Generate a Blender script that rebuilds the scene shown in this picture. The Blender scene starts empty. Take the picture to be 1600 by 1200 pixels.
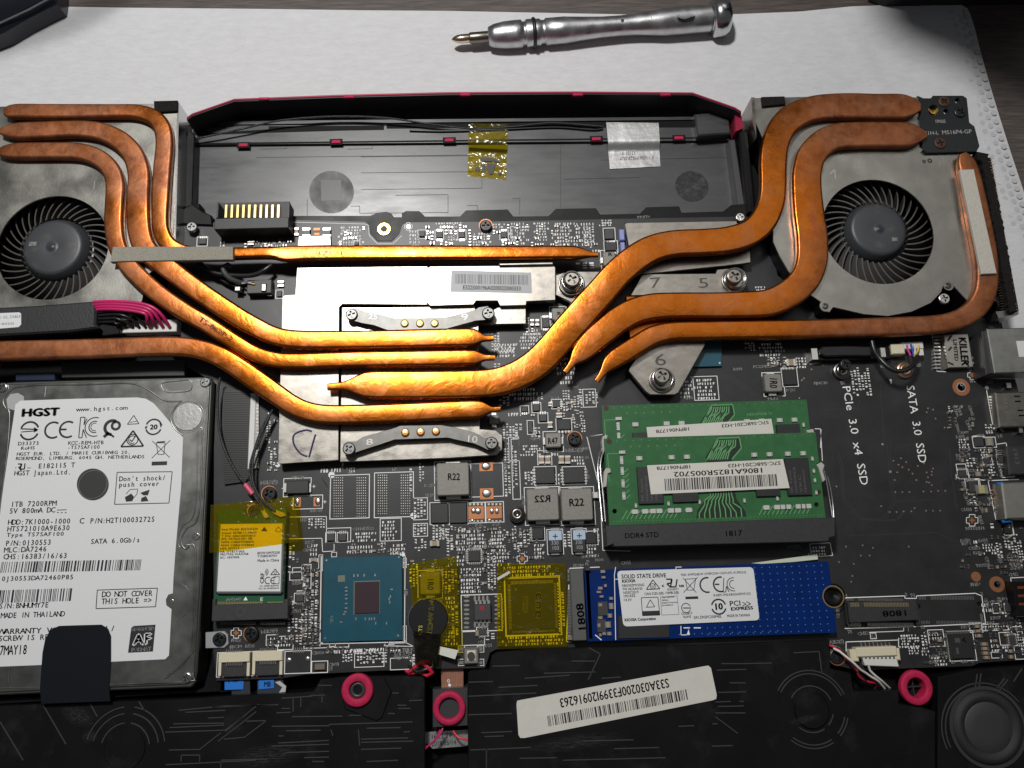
import bpy, math, random
from mathutils import Vector, Matrix
from mathutils.geometry import tessellate_polygon
random.seed(7)
S = bpy.context.scene
COL = S.collection
S.unit_settings.system = 'METRIC'
S.unit_settings.scale_length = 0.01          # one unit = one centimetre

# ------------------------------------------------------------------ camera
CAM_ROT = (math.radians(12.99246), math.radians(-0.85301), math.radians(-1.86972))
CAM_H = 26.55876
FPX = 1250.023                               # focal length in pixels of a 1600 px wide picture
cd = bpy.data.cameras.new('camera'); cam = bpy.data.objects.new('camera', cd); COL.objects.link(cam)
cam.location = (0, 0, CAM_H); cam.rotation_euler = CAM_ROT
cd.sensor_width = 36; cd.lens = 36 * FPX / 1600; cd.clip_start = 0.5; cd.clip_end = 1000
S.camera = cam
# ------------------------------------------------------------------ light
w = bpy.data.worlds.new('World'); S.world = w; w.use_nodes = True
bg = w.node_tree.nodes['Background']; bg.inputs[0].default_value = (0.93, 0.96, 1.0, 1); bg.inputs[1].default_value = 0.065
def area(name, loc, target, size, power, col):
    l = bpy.data.lights.new(name, 'AREA'); l.shape = 'DISK'; l.size = size; l.energy = power; l.color = col
    o = bpy.data.objects.new(name, l); COL.objects.link(o); o.location = loc
    o.rotation_euler = (Vector(target) - Vector(loc)).to_track_quat('-Z', 'Y').to_euler()
    return o
LAMP = Vector((-11.0, 30.5, 54.0))
area('desk_lamp_light', LAMP, (-1, 8, 0), 7.0, 29000, (1.0, 0.985, 0.96))
area('plate_fill_light', (62, 88, 170), (0, 5, 0), 125.0, 30000, (1.0, 0.975, 0.94))  # added fill with no known source, brightens the right-hand metal plates
S.view_settings.view_transform = 'Standard'; S.view_settings.look = 'None'
S.view_settings.exposure = 0; S.view_settings.gamma = 1

# ------------------------------------------------------------------ measuring: a pixel of the survey photo at height z -> place on the bench
_R = cam.rotation_euler.to_matrix()
def U(u, v, z=0.0):
    d = _R @ Vector(((u - 800) / FPX, -(v - 600) / FPX, -1))
    t = (z - CAM_H) / d.z
    return Vector((d.x * t, d.y * t, z))
def pxs(u, v, z=0.0):                         # pixels per cm there
    return FPX / (CAM_H - z) * math.cos(CAM_ROT[0])**2 * 1.0 if False else 10.0 / ((U(u + 10, v, z) - U(u, v, z)).length) 
def R4(x0, y0, x1, y1, z):                    # pixel box of a top face -> world box
    mx, my = (x0 + x1) / 2, (y0 + y1) / 2
    a, b, c, d = U(x0, my, z), U(x1, my, z), U(mx, y1, z), U(mx, y0, z)
    return a.x, b.x, c.y, d.y

# ------------------------------------------------------------------ materials
MAT = {}
def M(name, col, rough=0.5, metal=0.0, bump=0.0, bs=30.0, var=0.0, vs=6.0, spec=0.5, coat=0.0, col2=None, mask=None, aniso=None, rvar=0.0, stretch=None):
    if name in MAT: return MAT[name]
    m = bpy.data.materials.new(name); m.use_nodes = True; MAT[name] = m
    nt = m.node_tree; N = nt.nodes; L = nt.links; p = N['Principled BSDF']
    c = (*col, 1) if len(col) == 3 else col
    p.inputs['Base Color'].default_value = c; p.inputs['Roughness'].default_value = rough
    p.inputs['Metallic'].default_value = metal; p.inputs['Specular IOR Level'].default_value = spec
    p.inputs['Coat Weight'].default_value = coat; p.inputs['Coat Roughness'].default_value = 0.15
    if var or bump or col2 or rvar:
        tc = N.new('ShaderNodeNewGeometry'); src = tc.outputs['Position']
        if stretch:
            mp = N.new('ShaderNodeMapping'); mp.inputs['Scale'].default_value = stretch
            L.new(src, mp.inputs['Vector']); src = mp.outputs[0]
    if var or col2:
        n = N.new('ShaderNodeTexNoise'); n.inputs['Scale'].default_value = vs; n.inputs['Detail'].default_value = 6; n.inputs['Roughness'].default_value = 0.65
        L.new(src, n.inputs['Vector'])
        r = N.new('ShaderNodeValToRGB')
        if col2:
            lo, hi = mask or (0.45, 0.62)
            r.color_ramp.elements[0].position = lo; r.color_ramp.elements[1].position = hi
            r.color_ramp.elements[0].color = c; r.color_ramp.elements[1].color = (*col2, 1)
        else:
            r.color_ramp.elements[0].position = 0.3; r.color_ramp.elements[1].position = 0.72
            r.color_ramp.elements[0].color = tuple(x * (1 - var) for x in c[:3]) + (1,)
            r.color_ramp.elements[1].color = tuple(min(1, x * (1 + var)) for x in c[:3]) + (1,)
        L.new(n.outputs['Fac'], r.inputs['Fac']); L.new(r.outputs['Color'], p.inputs['Base Color'])
    if rvar:
        n3 = N.new('ShaderNodeTexNoise'); n3.inputs['Scale'].default_value = vs * 0.7; n3.inputs['Detail'].default_value = 5
        L.new(src, n3.inputs['Vector'])
        mr = N.new('ShaderNodeMapRange'); mr.inputs['From Min'].default_value = 0.3; mr.inputs['From Max'].default_value = 0.7
        mr.inputs['To Min'].default_value = max(0.03, rough - rvar); mr.inputs['To Max'].default_value = min(1, rough + rvar)
        L.new(n3.outputs['Fac'], mr.inputs['Value']); L.new(mr.outputs[0], p.inputs['Roughness'])
    if bump:
        n2 = N.new('ShaderNodeTexNoise'); n2.inputs['Scale'].default_value = bs; n2.inputs['Detail'].default_value = 4
        L.new(src, n2.inputs['Vector'])
        b = N.new('ShaderNodeBump'); b.inputs['Strength'].default_value = bump; b.inputs['Distance'].default_value = 0.02
        L.new(n2.outputs['Fac'], b.inputs['Height']); L.new(b.outputs['Normal'], p.inputs['Normal'])
    return m

# ------------------------------------------------------------------ mesh builder
class MB:
    def __init__(s): s.v = []; s.f = []; s.sm = []
    def add(s, vs, fs, smooth=False):
        o = len(s.v); s.v += [tuple(x) for x in vs]
        for f in fs: s.f.append(tuple(i + o for i in f)); s.sm.append(smooth)
        return s
    def box(s, x0, x1, y0, y1, z0, z1, c=0.0, taper=0.0):
        if x0 > x1: x0, x1 = x1, x0
        if y0 > y1: y0, y1 = y1, y0
        if not c:
            t = taper
            s.add([(x0, y0, z0), (x1, y0, z0), (x1, y1, z0), (x0, y1, z0), (x0 + t, y0 + t, z1), (x1 - t, y0 + t, z1), (x1 - t, y1 - t, z1), (x0 + t, y1 - t, z1)],
                  [(3, 2, 1, 0), (4, 5, 6, 7), (0, 1, 5, 4), (1, 2, 6, 5), (2, 3, 7, 6), (3, 0, 4, 7)])
        else:
            s.prism([(x0, y0), (x1, y0), (x1, y1), (x0, y1)], z0, z1, c)
        return s
    def prism(s, poly, z0, z1, c=0.0, holes=(), smooth=False):
        loops = [list(poly)] + [list(h) for h in holes]
        fixed = []
        for k, lp in enumerate(loops):
            lp = [(p[0], p[1]) for p in lp]
            a = sum(lp[i][0] * lp[(i + 1) % len(lp)][1] - lp[(i + 1) % len(lp)][0] * lp[i][1] for i in range(len(lp)))
            if (a < 0) == (k == 0): lp.reverse()
            fixed.append(lp)
        def inset(lp, c):
            n = len(lp); r = []
            for i in range(n):
                p0, p1, p2 = Vector(lp[i - 1]), Vector(lp[i]), Vector(lp[(i + 1) % n])
                e1, e2 = (p1 - p0), (p2 - p1)
                if e1.length < 1e-9 or e2.length < 1e-9: r.append(tuple(p1)); continue
                e1.normalize(); e2.normalize()
                n1, n2 = Vector((-e1.y, e1.x)), Vector((-e2.y, e2.x))
                b = n1 + n2
                if b.length < 1e-6: b = n1
                b.normalize(); k = c / max(0.4, b.dot(n1)); r.append((p1.x + b.x * k, p1.y + b.y * k))
            return r
        tops = [inset(l, c) for l in fixed] if c else fixed
        V = []; offs = []
        for l in tops: offs.append(len(V)); V += [(p[0], p[1], z1) for p in l]
        nt = len(V)
        tris = tessellate_polygon([[Vector(v) for v in V[offs[k]:offs[k] + len(tops[k])]] for k in range(len(tops))])
        F = []
        for t in tris:
            a, b, d = (Vector(V[i]) for i in t)
            F.append(tuple(t) if (b - a).cross(d - a).z > 0 else tuple(reversed(t)))
        s.add(V, F)
        for l, t in zip(fixed, tops):
            n = len(l)
            rings = [[(p[0], p[1], z0) for p in l]]
            if c: rings.append([(p[0], p[1], z1 - c) for p in l])
            rings.append([(p[0], p[1], z1) for p in t])
            vs = [p for r in rings for p in r]
            fs = [(k * n + i, k * n + (i + 1) % n, (k + 1) * n + (i + 1) % n, (k + 1) * n + i) for k in range(len(rings) - 1) for i in range(n)]
            s.add(vs, fs, smooth)
        return s
    def pp(s, pts, z0, z1, c=0.0, holes=()):          # polygon given in survey pixels at height z1
        return s.prism([U(p[0], p[1], z1)[:2] for p in pts], z0, z1, c, [[U(p[0], p[1], z1)[:2] for p in h] for h in holes])
    def pb(s, x0, y0, x1, y1, z0, z1, c=0.0):
        a, b, cc, d = R4(x0, y0, x1, y1, z1); return s.box(a, b, cc, d, z0, z1, c)
    def lathe(s, cx, cy, prof, n=32, smooth=True, caps=True, sx=1, sy=1):
        vs = [(cx + r * sx * math.cos(2 * math.pi * i / n), cy + r * sy * math.sin(2 * math.pi * i / n), z) for r, z in prof for i in range(n)]
        fs = [(k * n + i, k * n + (i + 1) % n, (k + 1) * n + (i + 1) % n, (k + 1) * n + i) for k in range(len(prof) - 1) for i in range(n)]
        s.add(vs, fs, smooth)
        if caps: 
            o = (len(prof) - 1) * n
            s.add(vs[o:], [tuple(range(n))])
        return s
    def cyl(s, cx, cy, r, z0, z1, n=24, c=0.0):
        prof = [(r, z0), (r, z1 - c), (r - c, z1)] if c else [(r, z0), (r, z1)]
        return s.lathe(cx, cy, prof, n, smooth=False if n < 12 else True)
    def ring(s, cx, cy, r0, r1, z0, z1, n=32):
        A = [(cx + r1 * math.cos(2 * math.pi * i / n), cy + r1 * math.sin(2 * math.pi * i / n)) for i in range(n)]
        B = [(cx + r0 * math.cos(2 * math.pi * i / n), cy + r0 * math.sin(2 * math.pi * i / n)) for i in range(n)]
        return s.prism(A, z0, z1, 0, [B])
    def tube(s, pts, r, n=8, cap=True, rs=None):
        P = [Vector(p) for p in pts]; rings = []
        up = Vector((0, 0, 1))
        for i, p in enumerate(P):
            t = (P[min(i + 1, len(P) - 1)] - P[max(i - 1, 0)]).normalized()
            a = t.cross(up)
            if a.length < 1e-3: a = t.cross(Vector((1, 0, 0)))
            a.normalize(); b = a.cross(t).normalized(); rr = rs[i] if rs else r
            rings.append([p + a * math.cos(2 * math.pi * k / n) * rr + b * math.sin(2 * math.pi * k / n) * rr for k in range(n)])
        vs = [v for rg in rings for v in rg]
        fs = [(k * n + i, (k + 1) * n + i, (k + 1) * n + (i + 1) % n, k * n + (i + 1) % n) for k in range(len(P) - 1) for i in range(n)]
        s.add(vs, fs, True)
        if cap: s.add(rings[0], [tuple(range(n))]); s.add(rings[-1], [tuple(reversed(range(n)))])
        return s
    def seg(s, u0, v0, u1, v1, z0, z1, wpx):          # thin straight strip between two survey pixels
        a, b = U(u0, v0, z1), U(u1, v1, z1); d = (b - a)
        if d.length < 1e-6: return s
        w_ = wpx / pxs(u0, v0, z1) / 2; n = Vector((-d.y, d.x, 0)).normalized() * w_
        e = d.normalized() * 0
        q = [a + n - e, a - n - e, b - n + e, b + n + e]
        return s.prism([p[:2] for p in q], z0, z1) if z1 > z0 else s.add([(p.x, p.y, z1) for p in q], [(0, 1, 2, 3)])
    def line(s, pts, z, wpx, closed=False):
        q = list(pts) + ([pts[0]] if closed else [])
        for a, b in zip(q, q[1:]): s.seg(a[0], a[1], b[0], b[1], z, z, wpx)
        return s
    def rect(s, x0, y0, x1, y1, z, wpx=1.1):
        a, b, c, d = R4(x0, y0, x1, y1, z); h = wpx / pxs(x0, y0, z) / 2
        for X0, X1, Y0, Y1 in ((a - h, b + h, c - h, c + h), (a - h, b + h, d - h, d + h), (a - h, a + h, c + h, d - h), (b - h, b + h, c + h, d - h)):
            s.add([(X0, Y0, z), (X1, Y0, z), (X1, Y1, z), (X0, Y1, z)], [(0, 1, 2, 3)])
        return s
    def flat(s, x0, y0, x1, y1, z):
        a, b, c, d = R4(x0, y0, x1, y1, z)
        return s.add([(a, c, z), (b, c, z), (b, d, z), (a, d, z)], [(0, 1, 2, 3)])
    def build(s, name, mat, parent=None, label=None, kind=None, **kw):
        me = bpy.data.meshes.new(name)
        base = parent.matrix_world.translation if False else (PBASE.get(parent.name, Vector((0, 0, 0))) if parent else Vector((0, 0, 0)))
        me.from_pydata([(v[0] - base.x, v[1] - base.y, v[2] - base.z) for v in s.v], [], s.f)
        me.polygons.foreach_set('use_smooth', s.sm); me.materials.append(mat); me.update()
        o = bpy.data.objects.new(name, me); COL.objects.link(o)
        if parent: o.parent = parent; PBASE[o.name] = base
        if label: o['label'] = label
        if kind: o['kind'] = kind
        for k, v in kw.items(): o[k] = v
        return o
PBASE = {}
def thing(name, label, cat, u, v, z, group=None):
    o = bpy.data.objects.new(name, None); COL.objects.link(o); o.location = U(u, v, z); o.empty_display_size = 0.5
    o['label'] = label; o['category'] = cat
    if group: o['group'] = group
    PBASE[o.name] = o.location.copy(); return o
def lone(o, label, cat, group=None):
    o['label'] = label; o['category'] = cat
    if group: o['group'] = group
    return o
def inst(name, me, parent, x, y, z, rot=0, scale=(1, 1, 1), label=None):
    o = bpy.data.objects.new(name, me); COL.objects.link(o); o.parent = parent
    b = PBASE[parent.name]; o.location = (x - b.x, y - b.y, z - b.z); o.rotation_euler = (0, 0, rot); o.scale = scale
    PBASE[o.name] = Vector((x, y, z))
    if label: o['label'] = label
    return o
def mesh_of(mb, name, mat):
    me = bpy.data.meshes.new(name); me.from_pydata(mb.v, [], mb.f); me.polygons.foreach_set('use_smooth', mb.sm); me.materials.append(mat); me.update(); return me
def spline(pts, step=0.12):
    """Catmull-Rom through rows of numbers; the first three are x, y, z."""
    P = [list(p) for p in pts]; n = len(P); out = []
    for i in range(n - 1):
        p0, p1, p2, p3 = P[max(i - 1, 0)], P[i], P[i + 1], P[min(i + 2, n - 1)]
        d = math.dist(p1[:3], p2[:3]); k = max(1, int(d / step))
        for j in range(k):
            t = j / k; row = []
            for a in range(len(p1)):
                m1 = (p2[a] - p0[a]) / 2; m2 = (p3[a] - p1[a]) / 2
                row.append((2 * t**3 - 3 * t**2 + 1) * p1[a] + (t**3 - 2 * t**2 + t) * m1 + (-2 * t**3 + 3 * t**2) * p2[a] + (t**3 - t**2) * m2)
            out.append(row)
    out.append(P[-1]); return out
def wire(mb, pts, r, n=8, step=0.12):                   # pts (u, v, z)
    q = spline([tuple(U(*p)) for p in pts], step); mb.tube([p[:3] for p in q], r, n); return mb

# ------------------------------------------------------------------ lettering (built-in font, one mesh per glyph, measured once)
GL = {}
def glyphs(chars):
    tmp = []
    def fo(t):
        c = bpy.data.curves.new('t', 'FONT'); c.body = t; c.size = 1; c.resolution_u = 2; c.fill_mode = 'FRONT'
        o = bpy.data.objects.new('t', c); COL.objects.link(o); tmp.append(o); return o
    obs = [(ch, fo(ch), fo('H' + ch + 'H')) for ch in chars]; hh = fo('HH')
    dg = bpy.context.evaluated_depsgraph_get(); dg.update()
    def xs(o):
        me = o.evaluated_get(dg).to_mesh(); r = [(v.co.x, v.co.y) for v in me.vertices]; f = [tuple(p.vertices) for p in me.polygons]; o.evaluated_get(dg).to_mesh_clear(); return r, f
    h0 = max(p[0] for p in xs(hh)[0])
    for ch, a, b in obs:
        v, f = xs(a); adv = max(p[0] for p in xs(b)[0]) - h0; GL[ch] = (v, f, adv)
    for o in tmp:
        c = o.data; bpy.data.objects.remove(o); bpy.data.curves.remove(c)
    GL[' '] = ([], [], 0.3)
glyphs("ABCDEFGHIJKLMNOPQRSTUVWXYZabcdefghijklmnopqrstuvwxyz0123456789./:-()[]+,'=>_")
def T(mb, s, p0, p1, h, z, mono=False, bold=0.0, slant=0.0):
    """Lettering from survey pixel p0 to p1 (baseline), h pixels tall."""
    a, b = U(p0[0], p0[1], z), U(p1[0], p1[1], z); d = b - a; Ln = d.length; ex = d.normalized(); ey = Vector((-ex.y, ex.x, 0))
    adv = [(0.62 if mono else GL[c][2]) for c in s]; tot = sum(adv); sx = Ln / tot
    hy = h / pxs(p0[0], p0[1], z) / 0.73; x = 0
    for c, ad in zip(s, adv):
        v, f, g = GL[c]
        off = (0.62 - g) / 2 if mono else 0
        for dx, dy in (((0, 0),) if not bold else ((-bold, 0), (bold, 0), (0, bold * .7), (0, -bold * .7))):
            mb.add([a + ex * ((x + off + p[0] + dx + slant * p[1]) * sx) + ey * ((p[1] + dy) * hy) for p in v], f)
        x += ad
    return mb
def PT(mb, x0, y0, x1, y1, z, rows, vert=False, ch=4.2, fill=0.9):
    """Illegible tiny reference designators: rows (or columns) of little strokes."""
    a, b, c, d = R4(x0, y0, x1, y1, z); k = pxs(x0, y0, z)
    def q(X0, X1, Y0, Y1): mb.add([(X0, Y0, z), (X1, Y0, z), (X1, Y1, z), (X0, Y1, z)], [(0, 1, 2, 3)])
    Ltot = (d - c) if vert else (b - a); W = ((b - a) if vert else (d - c)) / rows
    cw = ch / k; n = max(1, int(Ltot / cw)); t = 1.3 / k; 
    for r in range(rows):
        skip0 = random.random() * n * 0.25; end = n - random.random() * n * 0.3
        for i in range(n):
            if i < skip0 - 1 or i > end or random.random() > fill: continue
            hh = W * 0.62; ww = cw * 0.66
            P = []
            st = random.randint(0, 5)
            if st != 5: P.append((0, t, 0, hh))
            if st in (0, 1, 5): P.append((ww - t, ww, 0 if st else hh * .5, hh))
            if st in (0, 2, 3): P.append((t, ww - t, hh - t, hh))
            if st in (1, 2, 4): P.append((t, ww - t, 0, t))
            if st in (0, 3, 5): P.append((t, ww - t * .6, hh * .45, hh * .45 + t))
            for (p, q2, e, g) in P:
                if vert: q(b - (r + 1) * W + e, b - (r + 1) * W + g, d - i * cw - q2, d - i * cw - p)
                else: q(a + i * cw + p, a + i * cw + q2, d - (r + 1) * W + e, d - (r + 1) * W + g)
    return mb
def barcode(mb, q00, q10, q01, z, n=60, seed=1, gap=0.45):
    """Bars between q00 -> q10 along, q00 -> q01 the bar direction (survey pixels)."""
    rr = random.Random(seed); a = U(*q00, z); X = U(*q10, z) - a; Y = U(*q01, z) - a
    ws = [(rr.choice((1, 1, 1, 2, 3)), rr.choice((1, 1, 2, 2, 3))) for _ in range(n)]; tot = sum(i + j for i, j in ws); t = 0
    for i, j in ws:
        p, e = a + X * (t / tot), a + X * ((t + i) / tot)
        mb.add([p, e, e + Y, p + Y], [(0, 1, 2, 3)]); t += i + j
    return mb
def arc(mb, u, v, z, r, a0, a1, wpx, n=24, z0=None, sq=1.0):  # world circle arc, radius in px
    c = U(u, v, z); k = pxs(u, v, z); R = r / k; w_ = wpx / k / 2
    z0 = z if z0 is None else z0
    P = []
    for i in range(n + 1):
        t = math.radians(a0 + (a1 - a0) * i / n); P.append((math.cos(t), math.sin(t)))
    outer = [(c.x + (R + w_) * p[0], c.y + (R + w_) * p[1]) for p in P]; inner = [(c.x + (R - w_) * p[0], c.y + (R - w_) * p[1]) for p in P]
    for i in range(n):
        q = [inner[i], outer[i], outer[i + 1], inner[i + 1]]
        if z0 < z: mb.prism(q, z0, z)
        else: mb.add([(x, y, z) for x, y in q], [(0, 1, 2, 3)])
    return mb

# ------------------------------------------------------------------ material list
COPPER = M('polished_copper', (0.72, 0.235, 0.045), 0.34, 1.0, bump=0.22, bs=9, col2=(0.60, 0.155, 0.035), mask=(0.42, 0.66), vs=1.6, rvar=0.10)
def copper_patina():
    m = M('oxidised_copper', (0.46, 0.17, 0.075), 0.5, 0.85, bump=0.3, bs=12, col2=(0.30, 0.10, 0.05), mask=(0.35, 0.65), vs=1.3, rvar=0.1)
    return m
COPPER_OX = copper_patina()
STEEL = M('nickel_plate', (0.315, 0.293, 0.262), 0.33, 1.0, bump=0.06, bs=18, var=0.16, vs=3.0, rvar=0.07, stretch=(1, 1.6, 1))
STEEL_D = M('fan_cover_steel', (0.34, 0.33, 0.30), 0.38, 0.95, bump=0.12, bs=14, var=0.13, vs=1.3, rvar=0.12)
CHROME = M('bright_chrome', (0.62, 0.62, 0.63), 0.2, 1.0, bump=0.05, bs=20, var=0.12, vs=5)
SPRINGST = M('spring_steel', (0.13, 0.127, 0.12), 0.42, 1.0, bump=0.1, bs=30, var=0.15, vs=4)
SCREWNI = M('screw_nickel', (0.17, 0.17, 0.165), 0.42, 1.0, bump=0.1, bs=40)
DKSTEEL = M('dark_tool_steel', (0.25, 0.23, 0.20), 0.35, 1.0)
BRASS = M('brass', (0.75, 0.48, 0.12), 0.32, 1.0)
GOLD = M('gold_pins', (0.85, 0.62, 0.25), 0.3, 1.0)
SOLDER = M('bright_solder', (0.72, 0.70, 0.66), 0.3, 1.0, bump=0.1, bs=40)
RAWCU = M('bare_copper_pad', (0.46, 0.18, 0.075), 0.45, 0.6)
PCB = M('black_solder_mask', (0.020, 0.020, 0.022), 0.42, 0.0, bump=0.05, bs=14, var=0.35, vs=1.2, spec=0.5)
PCBTR = M('traces_under_mask', (0.036, 0.036, 0.040), 0.40, 0.0)
SILK = M('white_silkscreen', (0.86, 0.86, 0.84), 0.6)
EPOXY = M('chip_epoxy', (0.018, 0.018, 0.019), 0.48, 0.0, bump=0.1, bs=120, var=0.2, vs=20)
EPOXY2 = M('chip_epoxy_grey', (0.04, 0.04, 0.042), 0.5, 0.0, bump=0.1, bs=120)
PLB = M('black_plastic', (0.0065, 0.0065, 0.007), 0.40, 0.0, bump=0.12, bs=60, col2=(0.022, 0.022, 0.023), mask=(0.54, 0.80), vs=.9, spec=0.2, rvar=.08)
PLG = M('grey_black_plastic', (0.035, 0.035, 0.038), 0.42, 0.0, bump=0.1, bs=60)
CONN = M('connector_plastic', (0.030, 0.030, 0.032), 0.5, 0.0, bump=0.12, bs=80, var=0.2, vs=8)
BAY = M('battery_bay_plastic', (0.040, 0.041, 0.044), 0.34, 0.0, bump=0.05, spec=.8, rvar=.05, bs=12, var=0.3, vs=1.0, stretch=(1, 4, 1))
DULL = M('dull_black', (0.004, 0.004, 0.004), 0.6, spec=.15)
RUB = M('black_rubber', (0.010, 0.010, 0.012), 0.45)
FOAMB = M('black_foam', (0.010, 0.009, 0.009), 0.95, 0, bump=1.0, bs=45, col2=(0.06, 0.055, 0.05), mask=(0.52, 0.8), vs=30, spec=.2)
FERR = M('ferrite_grey', (0.22, 0.21, 0.19), 0.5, 0.2, bump=0.3, bs=60, var=0.15, vs=14)
PADG = M('conductive_foam_strip', (0.34, 0.32, 0.27), 0.75, 0, bump=0.5, bs=70, col2=(0.20, 0.185, 0.14), mask=(0.42, 0.62), vs=45)
PADW = M('pale_foam_strip', (0.55, 0.52, 0.46), 0.8, 0, bump=0.4, bs=70, col2=(0.34, 0.32, 0.28), mask=(0.45, 0.68), vs=45)
MAG = M('magenta_rubber', (0.44, 0.012, 0.065), 0.62, 0.0, bump=0.3, bs=30, var=0.22, vs=7, spec=.3)
MAGM = M('magenta_painted_metal', (0.30, 0.012, 0.045), 0.35, 0.2)
PAPER = M('white_label', (0.70, 0.71, 0.72), 0.45, 0.0, bump=0.03, bs=30)
PAPER2 = M('cream_label', (0.62, 0.60, 0.55), 0.6, 0.0, var=0.04, vs=3)
PAPERG = M('grey_label', (0.40, 0.41, 0.42), 0.45)
INK = M('black_ink', (0.018, 0.018, 0.02), 0.5)
INKG = M('grey_ink', (0.13, 0.13, 0.14), 0.5)
INKB = M('blue_marker', (0.02, 0.015, 0.10), 0.5)
GREEN = M('green_board', (0.032, 0.128, 0.046), 0.38, 0.0, bump=0.05, bs=20, var=0.15, vs=3, spec=.3)
GREENT = M('green_board_trace', (0.12, 0.34, 0.13), 0.38)
GREEND = M('green_board_dark', (0.008, 0.020, 0.010), 0.4)
WGREEN = M('wireless_board_green', (0.010, 0.085, 0.040), 0.38)
BLUE = M('blue_board', (0.0, 0.018, 0.125), 0.33, 0.0, bump=0.04, bs=20, var=0.2, vs=1.5, spec=.25)
BLUED = M('blue_board_dots', (0.10, 0.22, 0.42), 0.4)
TEAL = M('chipset_substrate', (0.004, 0.070, 0.105), 0.36, 0.0, var=0.15, vs=1.5)
DIE = M('silicon_die', (0.30, 0.21, 0.235), 0.16, 0.9)
CERAM = M('ceramic_capacitor', (0.34, 0.25, 0.16), 0.45)
CREAM = M('cream_nylon', (0.66, 0.60, 0.44), 0.5, 0, bump=0.1, bs=30)
WHITEP = M('white_nylon', (0.66, 0.66, 0.63), 0.45)
LILAC = M('lilac_thermal_pad', (0.28, 0.30, 0.60), 0.6)
BLUEP = M('bright_blue_tape', (0.01, 0.17, 0.62), 0.5)
PBLUE = M('pale_blue_capacitor_top', (0.42, 0.52, 0.66), 0.5)
PINK = M('pink_wire', (0.52, 0.02, 0.13), 0.35)
RED = M('red_wire', (0.62, 0.02, 0.05), 0.35)
WWIRE = M('white_wire', (0.68, 0.66, 0.60), 0.4)
YWIRE = M('yellow_wire', (0.75, 0.55, 0.08), 0.4)
BWIRE = M('blue_wire', (0.06, 0.10, 0.45), 0.4)
BKWIRE = M('black_wire', (0.014, 0.014, 0.016), 0.32)
COAX = M('braided_coax', (0.035, 0.036, 0.038), 0.3, 0.3, bump=0.8, bs=60)
ALU = M('drive_aluminium', (0.27, 0.27, 0.255), 0.34, 0.95, bump=0.06, bs=30, var=0.12, vs=2.5, rvar=0.06)
ALUB = M('bright_aluminium', (0.62, 0.62, 0.61), 0.25, 1.0)
FOIL = M('foil_sticker', (0.55, 0.55, 0.55), 0.36, 0.85, bump=0.5, bs=5, var=0.1, vs=5)
RIBF = M('ribbon_flex', (0.30, 0.135, 0.09), 0.4, 0.2, var=0.15, vs=8)
BRFLEX = M('brown_flex', (0.22, 0.06, 0.015), 0.45)
CLOTH = M('white_nonwoven_cloth', (0.62, 0.62, 0.635), 0.9, 0.0, bump=0.42, bs=5, var=0.06, vs=2.2, spec=0.15, stretch=(.8, 2.2, 1))
RUST = M('rusty_steel', (0.085, 0.040, 0.028), 0.55, 0.4, bump=0.4, bs=60, var=0.4, vs=20)
BLKM = M('black_painted_metal', (0.014, 0.016, 0.018), 0.36, 0.2, bump=0.1, bs=20, col2=(0.05, 0.05, 0.045), mask=(0.62, 0.85), vs=4)
for _n in CLOTH.node_tree.nodes:
    if _n.type == 'BUMP': _n.inputs['Distance'].default_value = 0.05
FABR = M('black_cloth_tape', (0.018, 0.019, 0.020), 0.5, 0, bump=0.4, bs=18)
def kapton():
    m = bpy.data.materials.new('yellow_polyimide_film'); m.use_nodes = True; nt = m.node_tree; N = nt.nodes; L = nt.links
    N.remove(N['Principled BSDF']); out = N['Material Output']
    tr = N.new('ShaderNodeBsdfTransparent'); tr.inputs[0].default_value = (0.90, 0.76, 0.03, 1)
    df = N.new('ShaderNodeBsdfDiffuse'); df.inputs[0].default_value = (0.62, 0.52, 0.01, 1)
    gl = N.new('ShaderNodeBsdfGlossy'); gl.inputs['Roughness'].default_value = 0.16
    bp = N.new('ShaderNodeBump'); bp.inputs['Strength'].default_value = 0.9; bp.inputs['Distance'].default_value = 0.085
    no = N.new('ShaderNodeTexNoise'); no.inputs['Scale'].default_value = 2.6; no.inputs['Detail'].default_value = 3; geo = N.new('ShaderNodeNewGeometry')
    L.new(geo.outputs['Position'], no.inputs['Vector']); L.new(no.outputs['Fac'], bp.inputs['Height']); L.new(bp.outputs[0], gl.inputs['Normal'])
    m1 = N.new('ShaderNodeMixShader'); m1.inputs[0].default_value = 0.06; L.new(tr.outputs[0], m1.inputs[1]); L.new(df.outputs[0], m1.inputs[2])
    fr = N.new('ShaderNodeFresnel'); fr.inputs[0].default_value = 1.5
    m2 = N.new('ShaderNodeMixShader'); L.new(fr.outputs[0], m2.inputs[0]); L.new(m1.outputs[0], m2.inputs[1]); L.new(gl.outputs[0], m2.inputs[2])
    L.new(m2.outputs[0], out.inputs['Surface']); MAT['kapton'] = m; return m
KAPTON = kapton()
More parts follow.
